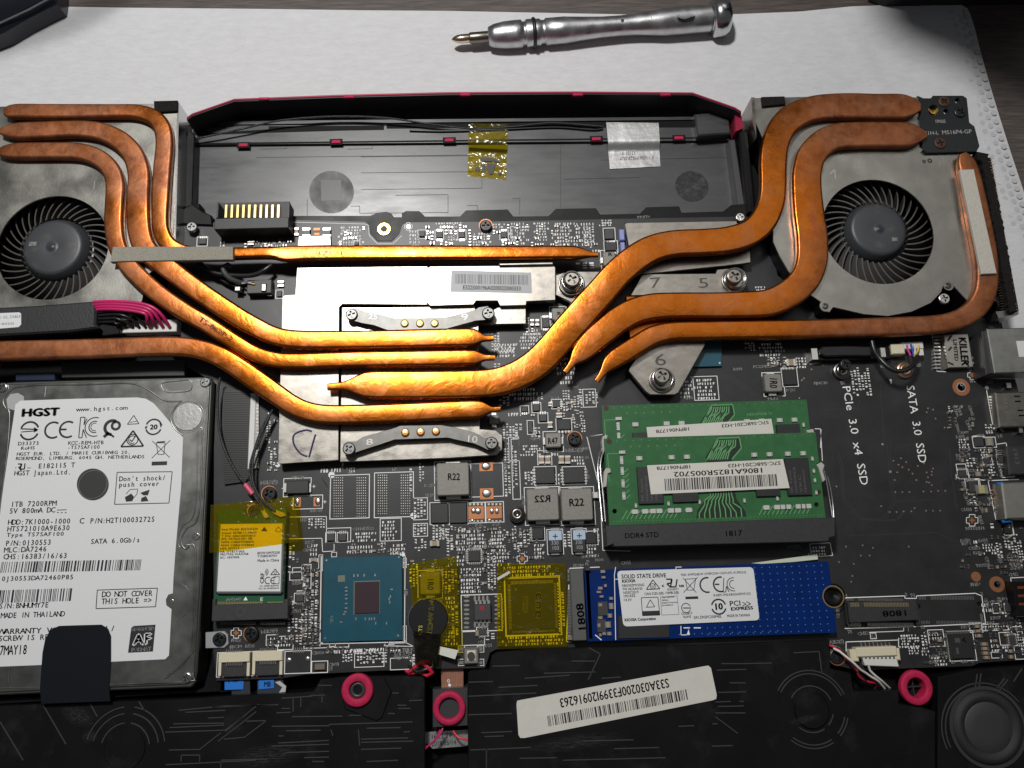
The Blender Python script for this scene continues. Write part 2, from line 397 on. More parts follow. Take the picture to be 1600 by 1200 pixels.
def clearfilm():
    m = bpy.data.materials.new('dark_shrink_film'); m.use_nodes = True; nt = m.node_tree; N = nt.nodes; L = nt.links
    N.remove(N['Principled BSDF']); out = N['Material Output']
    tr = N.new('ShaderNodeBsdfTransparent'); tr.inputs[0].default_value = (0.30, 0.26, 0.06, 1)
    gl = N.new('ShaderNodeBsdfGlossy'); gl.inputs['Roughness'].default_value = 0.22
    bp = N.new('ShaderNodeBump'); bp.inputs['Strength'].default_value = .8; bp.inputs['Distance'].default_value = 0.05
    no = N.new('ShaderNodeTexNoise'); no.inputs['Scale'].default_value = 2.2; geo = N.new('ShaderNodeNewGeometry')
    L.new(geo.outputs['Position'], no.inputs['Vector']); L.new(no.outputs['Fac'], bp.inputs['Height']); L.new(bp.outputs[0], gl.inputs['Normal'])
    fr = N.new('ShaderNodeFresnel'); fr.inputs[0].default_value = 1.6
    m2 = N.new('ShaderNodeMixShader'); L.new(fr.outputs[0], m2.inputs[0]); L.new(tr.outputs[0], m2.inputs[1]); L.new(gl.outputs[0], m2.inputs[2])
    L.new(m2.outputs[0], out.inputs['Surface']); return m
SHRINK = clearfilm()
def scuffmat():
    m = bpy.data.materials.new('pale_scuff'); m.use_nodes = True; nt = m.node_tree; N = nt.nodes; L = nt.links; p = N['Principled BSDF']
    p.inputs['Base Color'].default_value = (.32, .32, .33, 1); p.inputs['Roughness'].default_value = .6
    tc = N.new('ShaderNodeTexCoord'); ln = N.new('ShaderNodeVectorMath'); ln.operation = 'LENGTH'; L.new(tc.outputs['Object'], ln.inputs[0])
    f = N.new('ShaderNodeMapRange'); f.inputs['From Min'].default_value = .95; f.inputs['From Max'].default_value = .1; L.new(ln.outputs['Value'], f.inputs['Value'])
    n = N.new('ShaderNodeTexNoise'); n.inputs['Scale'].default_value = 3.5; n.inputs['Detail'].default_value = 9; n.inputs['Roughness'].default_value = .75
    mp = N.new('ShaderNodeMapping'); mp.inputs['Scale'].default_value = (1, 4, 1); L.new(tc.outputs['Object'], mp.inputs['Vector']); L.new(mp.outputs[0], n.inputs['Vector'])
    r = N.new('ShaderNodeMapRange'); r.inputs['From Min'].default_value = .48; r.inputs['From Max'].default_value = .72; L.new(n.outputs['Fac'], r.inputs['Value'])
    q = N.new('ShaderNodeMath'); q.operation = 'MULTIPLY'; L.new(f.outputs[0], q.inputs[0]); L.new(r.outputs[0], q.inputs[1])
    q2 = N.new('ShaderNodeMath'); q2.operation = 'MULTIPLY'; L.new(q.outputs[0], q2.inputs[0]); q2.inputs[1].default_value = .36; L.new(q2.outputs[0], p.inputs['Alpha'])
    return m
SCUFF = scuffmat(); SCM = None
def scuff(u, v, z, rx, ry, rot, parent):
    global SCM
    if SCM is None:
        b = MB(); b.add([(math.cos(6.2832 * i / 24), math.sin(6.2832 * i / 24), 0) for i in range(24)], [tuple(range(24))]); SCM = mesh_of(b, 'scuff', SCUFF)
    p = U(u, v, z); k = 1 / pxs(u, v, z); return inst('scuff', SCM, parent, p.x, p.y, p.z, math.radians(rot), (rx * k, ry * k, 1))
def wood():
    m = M('dark_wood', (0.05, 0.04, 0.036), 0.5, 0, bump=0.25, bs=10, col2=(0.13, 0.105, 0.095), mask=(0.35, 0.7), vs=1.6, stretch=(0.6, 9, 1)); return m
WOOD = wood()

# ------------------------------------------------------------------ screws (unit radius 1, top at z = 0)
def screw_mesh(mat, name, dome=0.12, h=0.5, depth=0.35):
    mb = MB(); n = 28; a, b = 0.16, 0.62
    cross = [(a, a), (b, a), (b, -a), (a, -a), (a, -b), (-a, -b), (-a, -a), (-b, -a), (-b, a), (-a, a), (-a, b), (a, b)]
    top = [(0.82 * math.cos(2 * math.pi * i / n), 0.82 * math.sin(2 * math.pi * i / n)) for i in range(n)]
    mb.prism(top, -0.02, 0.0, 0, [cross])
    mb.prism([(0.97 * x, 0.97 * y) for x, y in cross], -depth - 0.01, -depth)
    for i in range(12):
        p, q = cross[i], cross[(i + 1) % 12]
        mb.add([(p[0], p[1], 0), (q[0], q[1], 0), (q[0] * .7, q[1] * .7, -depth), (p[0] * .7, p[1] * .7, -depth)], [(0, 1, 2, 3), (3, 2, 1, 0)])
    mb.lathe(0, 0, [(1, -h), (1, -dome), (0.94, -dome * .35), (0.82, 0.0)], n, caps=False)
    return mesh_of(mb, name, mat)
SCR = {}
def screw(u, v, z, rpx, mat, parent, rot=0.3, name='screw', label=None, h=0.5):
    key = (mat.name, h)
    if key not in SCR: SCR[key] = screw_mesh(mat, 'screw_' + mat.name, h=h)
    p = U(u, v, z); r = rpx / pxs(u, v, z)
    return inst(name, SCR[key], parent, p.x, p.y, p.z, rot, (r, r, r), label)
def circ(u, v, rpx, n=20): return [(u + rpx * math.cos(2 * math.pi * i / n), v + rpx * math.sin(2 * math.pi * i / n)) for i in range(n)]
# ================================================================== table, cloth
ZT = -2.0
tb = MB(); tb.box(-60, 60, -40, 60, ZT - 3, ZT - 0.03); tb.build('wooden_table', WOOD, None, kind='structure')
def cloth():
    mb = MB()
    edge = [(-60, 8), (200, 12), (420, 14), (560, 16), (700, 17), (900, 21), (1060, 24), (1150, 22), (1250, 18), (1330, 10), (1440, 6), (1500, 6), (1513, 14), (1522, 40),
            (1532, 80), (1546, 130), (1561, 180), (1580, 240), (1600, 300), (1640, 420), (1700, 640)]
    W = [U(a, b, ZT) for a, b in edge]
    nx, ny = 170, 110; x0, x1, y0, y1 = -20.5, 26.0, -3.0, 22.0
    poly = [(p.x, p.y) for p in W] + [(30, -3), (-25, -3)]
    poly = [(-25, W[0].y)] + poly
    from mathutils import noise
    def top(x):
        for i in range(12):
            a, b = W[i], W[i + 1]
            if a.x <= x <= b.x: return a.y + (b.y - a.y) * (x - a.x) / (b.x - a.x)
        return W[0].y if x < W[0].x else None
    R_ = [p for p in W[11:]]
    def right(y):
        for a, b in zip(R_, R_[1:]):
            if b.y <= y <= a.y: return a.x + (b.x - a.x) * (y - a.y) / (b.y - a.y)
        return R_[0].x if y > R_[0].y else R_[-1].x
    rows = []
    for j in range(ny + 1):
        for i in range(nx + 1):
            s, t = i / nx, j / ny
            x = x0 + (x1 - x0) * s; ty = top(min(x, W[11].x)) or W[11].y
            y = y0 + (ty - y0) * t; xr = right(y); x = x0 + (xr - x0) * s
            ty = top(min(x, W[11].x)) or W[11].y; y = y0 + (ty - y0) * t
            z = ZT + 0.10 + 0.06 * noise.noise(Vector((x * .30, y * .22, 0))) + 0.022 * noise.noise(Vector((x * .9, y * 1.2, 3)))
            z += 0.03 * abs(noise.noise(Vector((x * .5 + y * .3, y * .5 - x * .1, 9)))) - .03 * abs(noise.noise(Vector((x * .25 - y * .2, y * .9, 4))))
            z += 0.055 * math.exp(-((x + 10.2 - .18 * (y - 17)) / .22)**2)
            z += 0.05 * math.exp(-((x - 16.2 + .35 * (y - 17)) / .35)**2) * (1 if y > 14 else 0)
            e = min(1, (1 - s) * 60, (1 - t) * 40); z = ZT + 0.0 + (z - ZT) * e
            rows.append((x, y, z))
    fs = [(j * (nx + 1) + i, j * (nx + 1) + i + 1, (j + 1) * (nx + 1) + i + 1, (j + 1) * (nx + 1) + i) for j in range(ny) for i in range(nx)]
    mb.add(rows, fs, True)
    th = thing('cloth', 'white non-woven cloth spread under the open laptop, covering the wooden table', 'cloth', 400, 100, ZT)
    mb.build('sheet', CLOTH, th)
    # embossed border dots along the right hand hem
    d = MB(); rr = random.Random(3)
    CD = M('cloth_emboss', (0.50, 0.50, 0.51), 0.9, spec=0.1)
    q = spline([(*right_pt(p), 0) for p in [(1520, 20), (1546, 110), (1568, 190), (1592, 270), (1622, 360), (1660, 480)]], 0.34)
    for i in range(len(q) - 1):
        t = Vector((q[i + 1][0] - q[i][0], q[i + 1][1] - q[i][1])).normalized(); nrm = Vector((-t.y, t.x))
        for k in range(3):
            c = Vector((q[i][0], q[i][1])) + nrm * (-0.34 - 0.30 * k) + t * (0.17 * (k % 2))
            x, y = c; z = ZT + 0.10 + 0.06 * noise.noise(Vector((x * .30, y * .22, 0))) + 0.022 * noise.noise(Vector((x * .9, y * 1.2, 3)))
            d.lathe(x, y, [(0.12, z - 0.03), (0.11, z + 0.001)], 10, smooth=False)
    d.build('embossed_hem', CD, th, kind='stuff')
def right_pt(p):
    a = U(p[0], p[1], ZT); return (a.x, a.y)
cloth()

# ================================================================== screwdriver
def screwdriver():
    a, b = U(706, 62, ZT + .55), U(1142, 26, ZT + .62); d = b - a; L = d.length; ex = d.normalized()
    th = bpy.data.objects.new('screwdriver', None); COL.objects.link(th); th['label'] = 'slim silver precision screwdriver with cross bit lying on the white cloth'; th['category'] = 'screwdriver'
    th.location = a; PBASE[th.name] = a.copy()
    k = L / 436.0
    def turned(prof, n=40):
        mb = MB(); ey = Vector((-ex.y, ex.x, 0)).normalized(); ez = ex.cross(ey)
        vs = [a + ex * (x * k) + ey * (r * k * math.cos(2 * math.pi * i / n)) + ez * (r * k * math.sin(2 * math.pi * i / n)) for x, r in prof for i in range(n)]
        fs = [(j * n + i, (j + 1) * n + i, (j + 1) * n + (i + 1) % n, j * n + (i + 1) % n) for j in range(len(prof) - 1) for i in range(n)]
        mb.add(vs, fs, True); mb.add(vs[:n], [tuple(range(n))]); mb.add(vs[-n:], [tuple(reversed(range(n)))]); return mb
    sd_m = M('brushed_screwdriver_steel', (0.56, 0.56, 0.57), 0.36, 1.0, bump=0.25, bs=22, var=0.15, vs=3, rvar=0.08)
    bit = turned([(0, 1.2), (3, 4), (8, 6.2), (14, 7.2), (26, 7.2), (28, 6)], 6).build('bit_tip', M('worn_bit_tip', (0.75, 0.62, 0.45), 0.25, 1.0), th)
    for s_ in (-1, 1):
        pass
    turned([(27, 8.2), (29, 9), (58, 9), (60, 8)], 6).build('bit_shank', DKSTEEL, th)
    turned([(56, 11), (57, 14), (66, 17.5), (82, 20), (98, 20.5), (108, 20.5), (110, 17.5), (114, 17.5), (116, 20)]).build('collar', sd_m, th)
    turned([(115, 20), (118, 20.4), (125, 20.4)]).build('collar_ring', sd_m, th)
    turned([(124, 17), (124.5, 21), (126, 22.6), (128.5, 22.6), (130, 21), (130.5, 17)]).build('rubber_ring', RUB, th)
    h = turned([(130, 19.8), (136, 20), (139, 17.4), (144, 17.4), (146, 19.8), (176, 19.8), (178, 19.4), (205, 17.2), (235, 15.2), (262, 14.8), (285, 15.6), (310, 18), (328, 19.8), (345, 20), (395, 20.2), (402, 20.2)]).build('handle', sd_m, th)
    turned([(401, 17.5), (404, 17.5), (405, 25), (408, 28.5), (416, 30), (424, 29.5), (430, 26), (433, 20), (434.5, 10)]).build('swivel_cap', CHROME, th)
    # bored hole and three dimples, seen from above
    dk = MB(); ey = Vector((-ex.y, ex.x, 0))
    def spot(mb, x, oy, rx, ry, up):
        c = a + ex * (x * k) + ey * (oy * k) + Vector((0, 0, up * k)); n = 20
        mb.add([c + ex * (rx * k * math.cos(6.2832 * i / n)) + ey * (ry * k * math.sin(6.2832 * i / n)) - Vector((0, 0, abs(math.sin(6.2832 * i / n)) * ry * k * .30)) for i in range(n)], [tuple(range(n))])
    spot(dk, 360, -7, 14, 9, 19.6); dk.build('bored_hole', DULL, th)
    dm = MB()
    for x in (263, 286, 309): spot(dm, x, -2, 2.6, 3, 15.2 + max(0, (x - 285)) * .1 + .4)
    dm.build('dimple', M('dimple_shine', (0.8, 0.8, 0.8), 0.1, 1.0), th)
    # the driver lies tilted by its thick cap; the axis runs parallel to the cloth within a degree
screwdriver()

# ================================================================== black bag / cable at the far edge
def far_things():
    th = thing('black_case', 'black glossy plastic case at the far left corner of the cloth', 'case', 20, 20, ZT)
    mb = MB(); mb.pp([(-80, -90), (86, -90), (84, 0), (40, 22), (0, 45), (-80, 76)], ZT, ZT + 1.1, 0.25); mb.build('body', M('glossy_black_case', (0.012, 0.014, 0.022), 0.25), th)
    m2 = MB(); m2.tube([U(-60, 64, ZT + 1.15), U(0, 36, ZT + 1.15), U(45, 15, ZT + 1.15), U(82, -5, ZT + 1.15)], 0.035, 6); m2.build('edge_trim', M('trim_grey', (0.2, 0.2, 0.22), 0.3), th)
    # cable outside the frame whose shadow falls across the cloth
    c = MB(); g = [U(a_, b_, ZT) for a_, b_ in ((-120, 108), (-50, 88), (0, 68), (60, 52), (110, 36), (150, 14), (190, -20), (240, -70))]; P_ = [tuple(p + (LAMP - p) * .20) for p in g]; P_ = [(P_[0][0] - 16, P_[0][1] + 3, ZT + .3), (P_[0][0] - 9, P_[0][1] - 1.5, 4.5)] + P_ + [(P_[-1][0] + 5, P_[-1][1] + 7, 5.5), (P_[-1][0] + 8, P_[-1][1] + 15, ZT + .3)]; c.tube([q[:3] for q in spline(P_, .3)], .26, 10)
    lone(c.build('power_cable', BKWIRE), 'thick black cable arching above the far left corner', 'cable')
    a = U(1338, 3, ZT)
    b = MB(); b.prism([(a.x + .5, a.y), (a.x + 1.1, a.y - .25), (a.x + 9, a.y - .25), (a.x + 9.5, a.y + 6), (a.x + .5, a.y + 6)], ZT, 11.95, .3)
    bx = lone(b.build('stand_in_block', M('matt_black_box', (0.012, 0.012, 0.013), 0.5)), 'tall matt black stand-in block beyond the far right corner, holding the shadow board', 'box')  # stands in for an unidentified dark object; height made up to carry the board
    G = [U(p_, q_, ZT) for p_, q_ in ((1366, -60), (1368, 0), (1376, 34), (1392, 58), (1430, 76), (1480, 98), (1530, 124), (1580, 150), (1680, 190), (1750, 160), (1750, -60))]
    s_ = MB(); s_.prism([tuple((p_ + (LAMP - p_) * .25)[:2]) for p_ in G], 12, 12.6, .05)  # added out of view, outline projected back from the wanted shadow on the cloth
    lone(s_.build('shadow_board', M('matt_black_box', (0.012, 0.012, 0.013), 0.5)), 'unseen dark curved board added above the tall block to shade the cloth corner', 'board')
far_things()

# ================================================================== laptop chassis
CH = thing('laptop_chassis', 'opened black laptop chassis with magenta rear rim and empty battery bay', 'laptop', 800, 700, ZT)
XR = U(1584, 600, -.85).x; XL = -22.0; YT = U(700, 200, -.85).y
mb = MB(); mb.prism([(XL, -14), (26, -14), (26, -8.0), (XR, -5), (XR, U(1500, 250, -.85).y), (U(1440, 200, -.85).x, U(1440, 190, -.85).y), (XL, U(100, 190, -.85).y)], -1.95, -.86, .05)
mb.build('keyboard_deck', DULL, CH)
# battery bay
mb = MB(); mb.pp([(284, 198), (1166, 188), (1172, 352), (280, 356)], -.8, -.6); mb.build('bay_floor', BAY, CH)
mb = MB()
for q in ([(404, 213), (448, 212), (448, 232), (406, 233)], [(541, 212), (582, 211), (582, 232), (543, 233)], [(564, 245), (753, 243), (753, 294), (564, 296)], [(564, 270), (753, 268)],
          [(618, 305), (700, 304), (700, 333)], [(400, 246), (730, 242)], [(480, 312), (480, 338)], [(548, 322), (562, 322), (562, 333), (700, 332)], [(876, 200), (876, 325)], [(800, 310), (812, 310), (812, 335)],
          [(940, 250), (1140, 246)], [(310, 250), (310, 330)], [(340, 262), (300, 262)], [(880, 280), (1000, 277)], [(730, 321), (746, 321), (746, 330)]):
    for a, b in zip(q, q[1:]): mb.seg(a[0], a[1], b[0], b[1], -.6, -.592, 0.8)
mb.build('moulding_seams', M('seam_dark', (0.022, 0.022, 0.024), 0.5), CH, kind='stuff')
sm_ = M('glue_mark', (0.012, 0.012, 0.013), 0.25, 0, bump=0.8, bs=4, col2=(0.06, 0.06, 0.06), mask=(0.5, 0.7), vs=3)
mb = MB(); c = U(1081, 291, -.59); mb.cyl(c.x, c.y, .62, -.6, -.592, 28); mb.build('glue_mark', sm_, CH)
gs_ = M('glue_mark_soft', (0.016, 0.016, 0.017), 0.44, 0, spec=.5, col2=(0.04, 0.04, 0.043), mask=(.42, .62), vs=2.2, rvar=.08)
mb = MB(); mb.pp([(p_[0], p_[1] * .95 + 15) for p_ in circ(518, 300, 35, 30)], -.6, -.596); mb.build('glue_mark', gs_, CH)
mb = MB(); mb.pp([(501, 281), (533, 281), (534, 313), (502, 314)], -.596, -.590); mb.build('glue_mark', M('glue_square', (0.013, 0.013, 0.014), 0.42, 0, spec=.6, var=.5, vs=3), CH)
# rear wall and rim
rim = [(292, 186), (300, 180), (366, 157), (520, 151), (700, 146.5), (900, 145.5), (1082, 147), (1148, 170), (1158, 176)]
W = [U(a, b, .55) for a, b in rim]
mb = MB()
inner = [(p.x, p.y - .05) for p in W]; outer = [(p.x, p.y + .05) for p in reversed(W)]
mb.prism(inner + outer, -1.2, .55); mb.build('rear_wall', M('wall_black', (0.010, 0.010, 0.014), 0.4), CH)
mb = MB(); inner = [(p.x, p.y - .02) for p in W]; outer = [(p.x, p.y + .065) for p in reversed(W)]
mb.prism(inner + outer, -.9, .58, .02); mb.build('rear_rim', MAGM, CH)
mb = MB()
for u in (412, 545, 727, 903, 1040):
    v = 153 if u < 500 else (150 if u < 600 else 146.5); mb.pb(u - 8, v - 1.5, u + 8, v + 2.5, .5, .60, .02)
mb.build('rim_tabs', MAG, CH)
def strip(pts, z0, z1, mat, name, c=0.0, parent=CH, kind=None):
    m_ = MB(); m_.pp(pts, z0, z1, c); return m_.build(name, mat, parent, kind=kind)
strip([(302, 196), (1150, 186), (1152, 219), (296, 226)], -.6, -.47, BAY, 'rear_ledge')
strip([(300, 190), (1120, 182), (1122, 186.5), (300, 195)], -.6, -.40, BAY, 'ledge_rib')
strip([(302, 198), (600, 196), (600, 203), (540, 204), (400, 208), (302, 212)], -.47, -.466, DULL, 'cable_slot')
strip([(604, 192), (1090, 189), (1090, 199), (604, 201)], -.47, -.465, DULL, 'cable_slot')
strip([(300, 223.5), (1150, 213.5), (1150, 216), (300, 226)], -.47, -.464, DULL, 'ledge_edge')
for u, v in ((380, 226), (525, 221), (702, 218.5), (932, 216.5), (1061, 215)):
    mb = MB(); mb.pb(u - 10, v - 4, u + 10, v + 5, -.47, -.44); f = mb.build('clip_socket', DULL, CH)
    mb = MB(); mb.pb(u - 7, v - 2.5, u + 7, v + 2.5, -.44, -.40, .015); mb.build('magenta_clip', MAG, f)
strip([(1085, 178), (1138, 172), (1142, 208), (1090, 212)], -.47, -.1, BAY, 'corner_web', .05)
strip([(1148, 176), (1158, 178), (1162, 200), (1150, 205)], -.3, .3, MAGM, 'rim_return')
strip([(1139, 218), (1149, 217), (1165, 322), (1152, 326)], -.6, -.1, M('bay_end_grey', (0.055, 0.055, 0.058), 0.45), 'bay_end', .05)
strip([(1155, 206), (1168, 205), (1180, 330), (1168, 332)], -.9, .2, PLB, 'bay_side_wall', .03)
strip([(296, 200), (304, 212), (300, 330), (286, 336), (282, 240)], -.9, -.05, PLB, 'bay_side_wall', .03)
strip([(318, 200), (420, 196), (420, 202), (330, 208)], -.47, -.44, PLG, 'antenna_cover')
# front lip of the bay with its notches
strip([(455, 345), (455, 337), (578, 337), (590, 332), (604, 330.5), (612, 334), (615, 339), (628, 339), (628, 333), (634, 329.5), (655, 329.5), (664, 338), (719, 338), (728, 328.5), (793, 327), (802, 338),
       (857, 337.5), (869, 326), (931, 325), (938, 335), (1000, 333.5), (1010, 323.5), (1061, 322), (1065, 332), (1130, 330), (1143, 320), (1166, 318), (1168, 340), (1000, 345), (800, 347), (640, 352), (622, 368), (612, 377), (590, 377), (578, 366), (572, 352)], -.85, -.02, PLB, 'bay_front_lip', .02)
mb = MB(); c = U(600, 358, .0); r = 10 / pxs(600, 358, 0)
mb.ring(c.x, c.y, r * .55, r, -.3, .02); post = mb.build('screw_post', BRASS, CH)
mb = MB(); mb.ring(c.x, c.y, r * 1.0, r * 1.9, -.6, -.05); mb.build('screw_post_collar', PLB, CH)
strip([(572, 354), (580, 352), (581, 368), (592, 377), (612, 377), (622, 366), (624, 352), (630, 352), (628, 370), (616, 382), (586, 382), (574, 372)], -.5, -.12, WHITEP, 'white_gasket')
# dark fittings at the left end of the bay
strip([(279, 330), (300, 318), (316, 330), (330, 336), (332, 352), (284, 350)], -.6, .1, PLB, 'mounting_lug', .04)
strip([(288, 322), (312, 318), (312, 334), (292, 337)], -.5, .05, DULL, 'mounting_lug', .02)

# ------------------------------------------------------------------ speaker modules in the palm rest
ZP = 0.18
def enclosure(label, poly, ribs, cat='speaker', z=ZP):
    th = thing('speaker_module', label, cat, poly[0][0], poly[0][1], -.8, 'black speaker modules along the front edge')
    m_ = MB(); m_.pp(poly, -.85, z, .03); m_.build('housing', PLB, th)
    r_ = MB()
    for q in ribs:
        for a, b in zip(q, q[1:]): r_.seg(a[0], a[1], b[0], b[1], z, z + .022, 1.5)
    r_.build('raised_circuit_ribs', M('rib_highlight_plastic', (0.05, 0.05, 0.05), 0.32, spec=.6), th, kind='stuff'); return th  # paler than the housing: rib highlights are put into this colour
sp1 = enclosure('black speaker module with moulded circuit lines in front of the hard drive',
    [(-60, 1106), (60, 1101), (300, 1092), (380, 1086), (440, 1084), (490, 1081), (500, 1062), (520, 1060), (532, 1058), (590, 1057), (660, 1056), (664, 1062), (664, 1215), (-60, 1215)],
    [[(68, 1103), (103, 1163)], [(0, 1128), (36, 1188)], [(140, 1098), (152, 1120)], [(217, 1096), (226, 1111)],
     [(279, 1110), (352, 1103), (430, 1102)], [(290, 1113), (352, 1110)], [(271, 1131), (350, 1130)], [(265, 1137), (350, 1133)], [(258, 1144), (352, 1141), (378, 1121)], [(341, 1158), (380, 1128), (400, 1112)], [(352, 1143), (404, 1100)], [(325, 1122), (350, 1121)],
     [(264, 1172), (312, 1171), (345, 1145)], [(283, 1190), (283, 1180), (312, 1180), (312, 1190)], [(259, 1195), (400, 1188)], [(350, 1155), (382, 1152), (416, 1126), (385, 1127)], [(345, 1188), (418, 1186)],
     [(332, 1105), (435, 1101)], [(440, 1091), (488, 1088)], [(483, 1087), (508, 1086)], [(440, 1107), (453, 1107)], [(432, 1114), (454, 1113)], [(456, 1120), (535, 1119)], [(545, 1118), (590, 1117)], [(497, 1071), (518, 1071)],
     [(425, 1135), (515, 1134)], [(514, 1132), (645, 1128)], [(447, 1142), (501, 1141)], [(435, 1150), (443, 1150)], [(435, 1161), (514, 1157)], [(425, 1166), (514, 1163)], [(446, 1176), (514, 1174)], [(475, 1184), (514, 1183)], [(488, 1190), (506, 1190)],
     [(573, 1138), (626, 1137)], [(631, 1144), (640, 1143)], [(564, 1155), (638, 1153)], [(564, 1160), (646, 1158)], [(564, 1171), (627, 1169)], [(573, 1190), (622, 1188)], [(606, 1115), (617, 1115)], [(613, 1083), (623, 1083)], [(621, 1102), (635, 1102)], [(622, 1107), (641, 1107)],
     [(639, 1095), (660, 1094)], [(345, 1188), (345, 1200)], [(560, 1140), (562, 1165)], [(517, 1140), (520, 1150)], [(458, 1091), (458, 1112)], [(470, 1090), (470, 1105)], [(503, 1088), (503, 1098)]])
def ringrib(th, u, v, rads, spans, z=ZP):
    m_ = MB()
    for r in rads:
        for a0, a1 in spans: arc(m_, u, v, z + .022, r, a0, a1, 1.6, 40, z - .01)
    m_.build('circular_rib', M('rib_highlight_plastic', (0.05, 0.05, 0.05), 0.32, spec=.6), th)  # same pale tone, the highlight painted into the rings
ringrib(sp1, 195, 1170, (38, 52, 62), ((8, 80), (95, 165)))
m_ = MB(); c = U(195, 1170, ZP); m_.cyl(c.x, c.y, .62, ZP, ZP + .03, 48, .02); m_.build('driver_bulge', PLB, sp1)
sp2 = enclosure('black speaker module carrying the barcode sticker, right of the touchpad cable',
    [(731, 1052), (735, 1048), (764, 1046), (768, 1024), (776, 1019), (850, 1013), (1100, 1007), (1296, 999), (1298, 1045), (1330, 1052), (1334, 1080), (1380, 1080), (1405, 1078), (1405, 1100), (1440, 1105), (1462, 1112), (1462, 1215), (731, 1215)],
    [[(770, 1041), (812, 1040)], [(820, 1060), (890, 1055)], [(732, 1066), (770, 1065)], [(779, 1074), (840, 1071)], [(732, 1088), (838, 1083)], [(850, 1052), (930, 1050)], [(893, 1033), (930, 1033)], [(732, 1117), (800, 1115)], [(752, 1145), (800, 1143)], [(757, 1151), (787, 1150)],
     [(735, 1172), (830, 1168)], [(920, 1012), (938, 1022), (919, 1062)], [(760, 1170), (760, 1200)], [(940, 1060), (970, 1058)],
     [(1127, 1037), (1160, 1037), (1206, 1036)], [(1120, 1047), (1166, 1046)], [(1140, 1067), (1165, 1067)], [(1122, 1082), (1166, 1081)], [(1118, 1097), (1142, 1096)], [(1122, 1104), (1162, 1103)], [(1118, 1114), (1165, 1114)], [(1118, 1120), (1153, 1146)], [(1113, 1131), (1121, 1131)], [(1155, 1096), (1162, 1096)],
     [(910, 1158), (990, 1156)], [(880, 1188), (1040, 1184)], [(1112, 1166), (1145, 1165)], [(960, 1170), (1030, 1168)], [(1240, 1020), (1280, 1018), (1284, 1050)], [(812, 1185), (870, 1184)], [(1060, 1135), (1085, 1134)], [(600, 0), (600, 0)]])
ringrib(sp2, 1268, 1108, (34, 52, 57), ((20, 150), (230, 300), (-45, -15)))
m_ = MB(); c = U(1268, 1110, ZP); m_.cyl(c.x, c.y, .55, ZP, ZP + .06, 48, .04); m_.build('driver_bulge', PLB, sp2)
sp3 = enclosure('black speaker module with a round bare driver at the bottom right corner',
    [(1466, 1058), (1520, 1046), (1640, 1038), (1640, 1215), (1466, 1215)], [[(1533, 1052), (1530, 1075)], [(1527, 1053), (1524, 1075)], [(1575, 1062), (1562, 1078)], [(1570, 1060), (1558, 1075)], [(1597, 1045), (1584, 1065)], [(1540, 1192), (1590, 1150)]])
ringrib(sp3, 1542, 1142, (64, 70), ((35, 200),))
c = U(1543, 1136, ZP); k = 1 / pxs(1543, 1136, ZP)
m_ = MB(); m_.ring(c.x, c.y, 55 * k, 60 * k, ZP - .1, ZP + .05, 64); m_.build('driver_rim', PLG, sp3)
m_ = MB(); m_.lathe(c.x, c.y, [(54 * k, ZP + .02), (50 * k, ZP + .12), (44 * k, ZP + .14), (39 * k, ZP + .08), (37 * k, ZP + .05)], 64); m_.build('rubber_surround', M('driver_surround', (0.016, 0.016, 0.018), 0.6, bump=0.6, bs=70), sp3)
m_ = MB(); m_.lathe(c.x, c.y, [(37 * k, ZP + .05), (35 * k, ZP + .075), (20 * k, ZP + .09), (1 * k, ZP + .09)], 64); m_.build('driver_cone', M('driver_cone', (0.030, 0.029, 0.031), 0.6, bump=0.3, bs=60), sp3)

scuff(122, 1118, ZP + .004, 34, 16, -25, sp1); scuff(140, 1150, ZP + .004, 14, 12, 0, sp1); scuff(1258, 1124, ZP + .085, 30, 7, 10, sp2); scuff(420, 1180, ZP + .004, 60, 20, 5, sp1); scuff(900, 1160, ZP + .004, 90, 14, 4, sp2)
scuff(655, 232, -.588, 62, 20, -3, CH); scuff(900, 238, -.588, 30, 5, -2, CH); scuff(500, 280, -.585, 36, 12, 10, CH); scuff(1081, 292, -.583, 40, 30, 40, CH); scuff(800, 290, -.588, 70, 30, 5, CH); scuff(392, 300, -.588, 40, 20, -10, CH)
def grommet(u, v, z, r0, r1, label, dark=True, cross=True, sx=1.0):
    th = thing('rubber_grommet', label, 'grommet', u, v, z, 'magenta grommets of the speaker modules')
    k = 1 / pxs(u, v, z); c = U(u, v, z); m_ = MB(); n = 48; R0, R1 = r0 * k, r1 * k; h = .12
    prof = [(R0, -.5), (R0, h * .5), (R0 + (R1 - R0) * .07, h * .9), (R0 + (R1 - R0) * .16, h), (R0 + (R1 - R0) * .5, h * 1.03), (R0 + (R1 - R0) * .82, h), (R0 + (R1 - R0) * .93, h * .88), (R1, h * .5), (R1, -.05)]
    m_.lathe(c.x, c.y, [(r, z + q) for r, q in prof], n, caps=False, sx=sx); m_.build('ring', MAG, th)
    m_ = MB(); m_.lathe(c.x, c.y, [(R0 * 1.02, z - .3), (R0 * 1.02, z + .02), (R0 * .55, z + .04), (R0 * .5, z - .3)], n, caps=False) if dark else None
    if dark: m_.build('sleeve', PLG, th)
    m_ = MB(); m_.cyl(c.x, c.y, R0 * .99, z - .5, z - .3, n); m_.build('hole_floor', DULL, th); m_ = MB()
    if cross: m_.box(c.x - R0, c.x + R0, c.y - .012, c.y + .012, z - .3, z - .12); m_.box(c.x - .012, c.x + .012, c.y - R0, c.y + R0, z - .3, z - .121); m_.build('cross_rib', PLG, th)
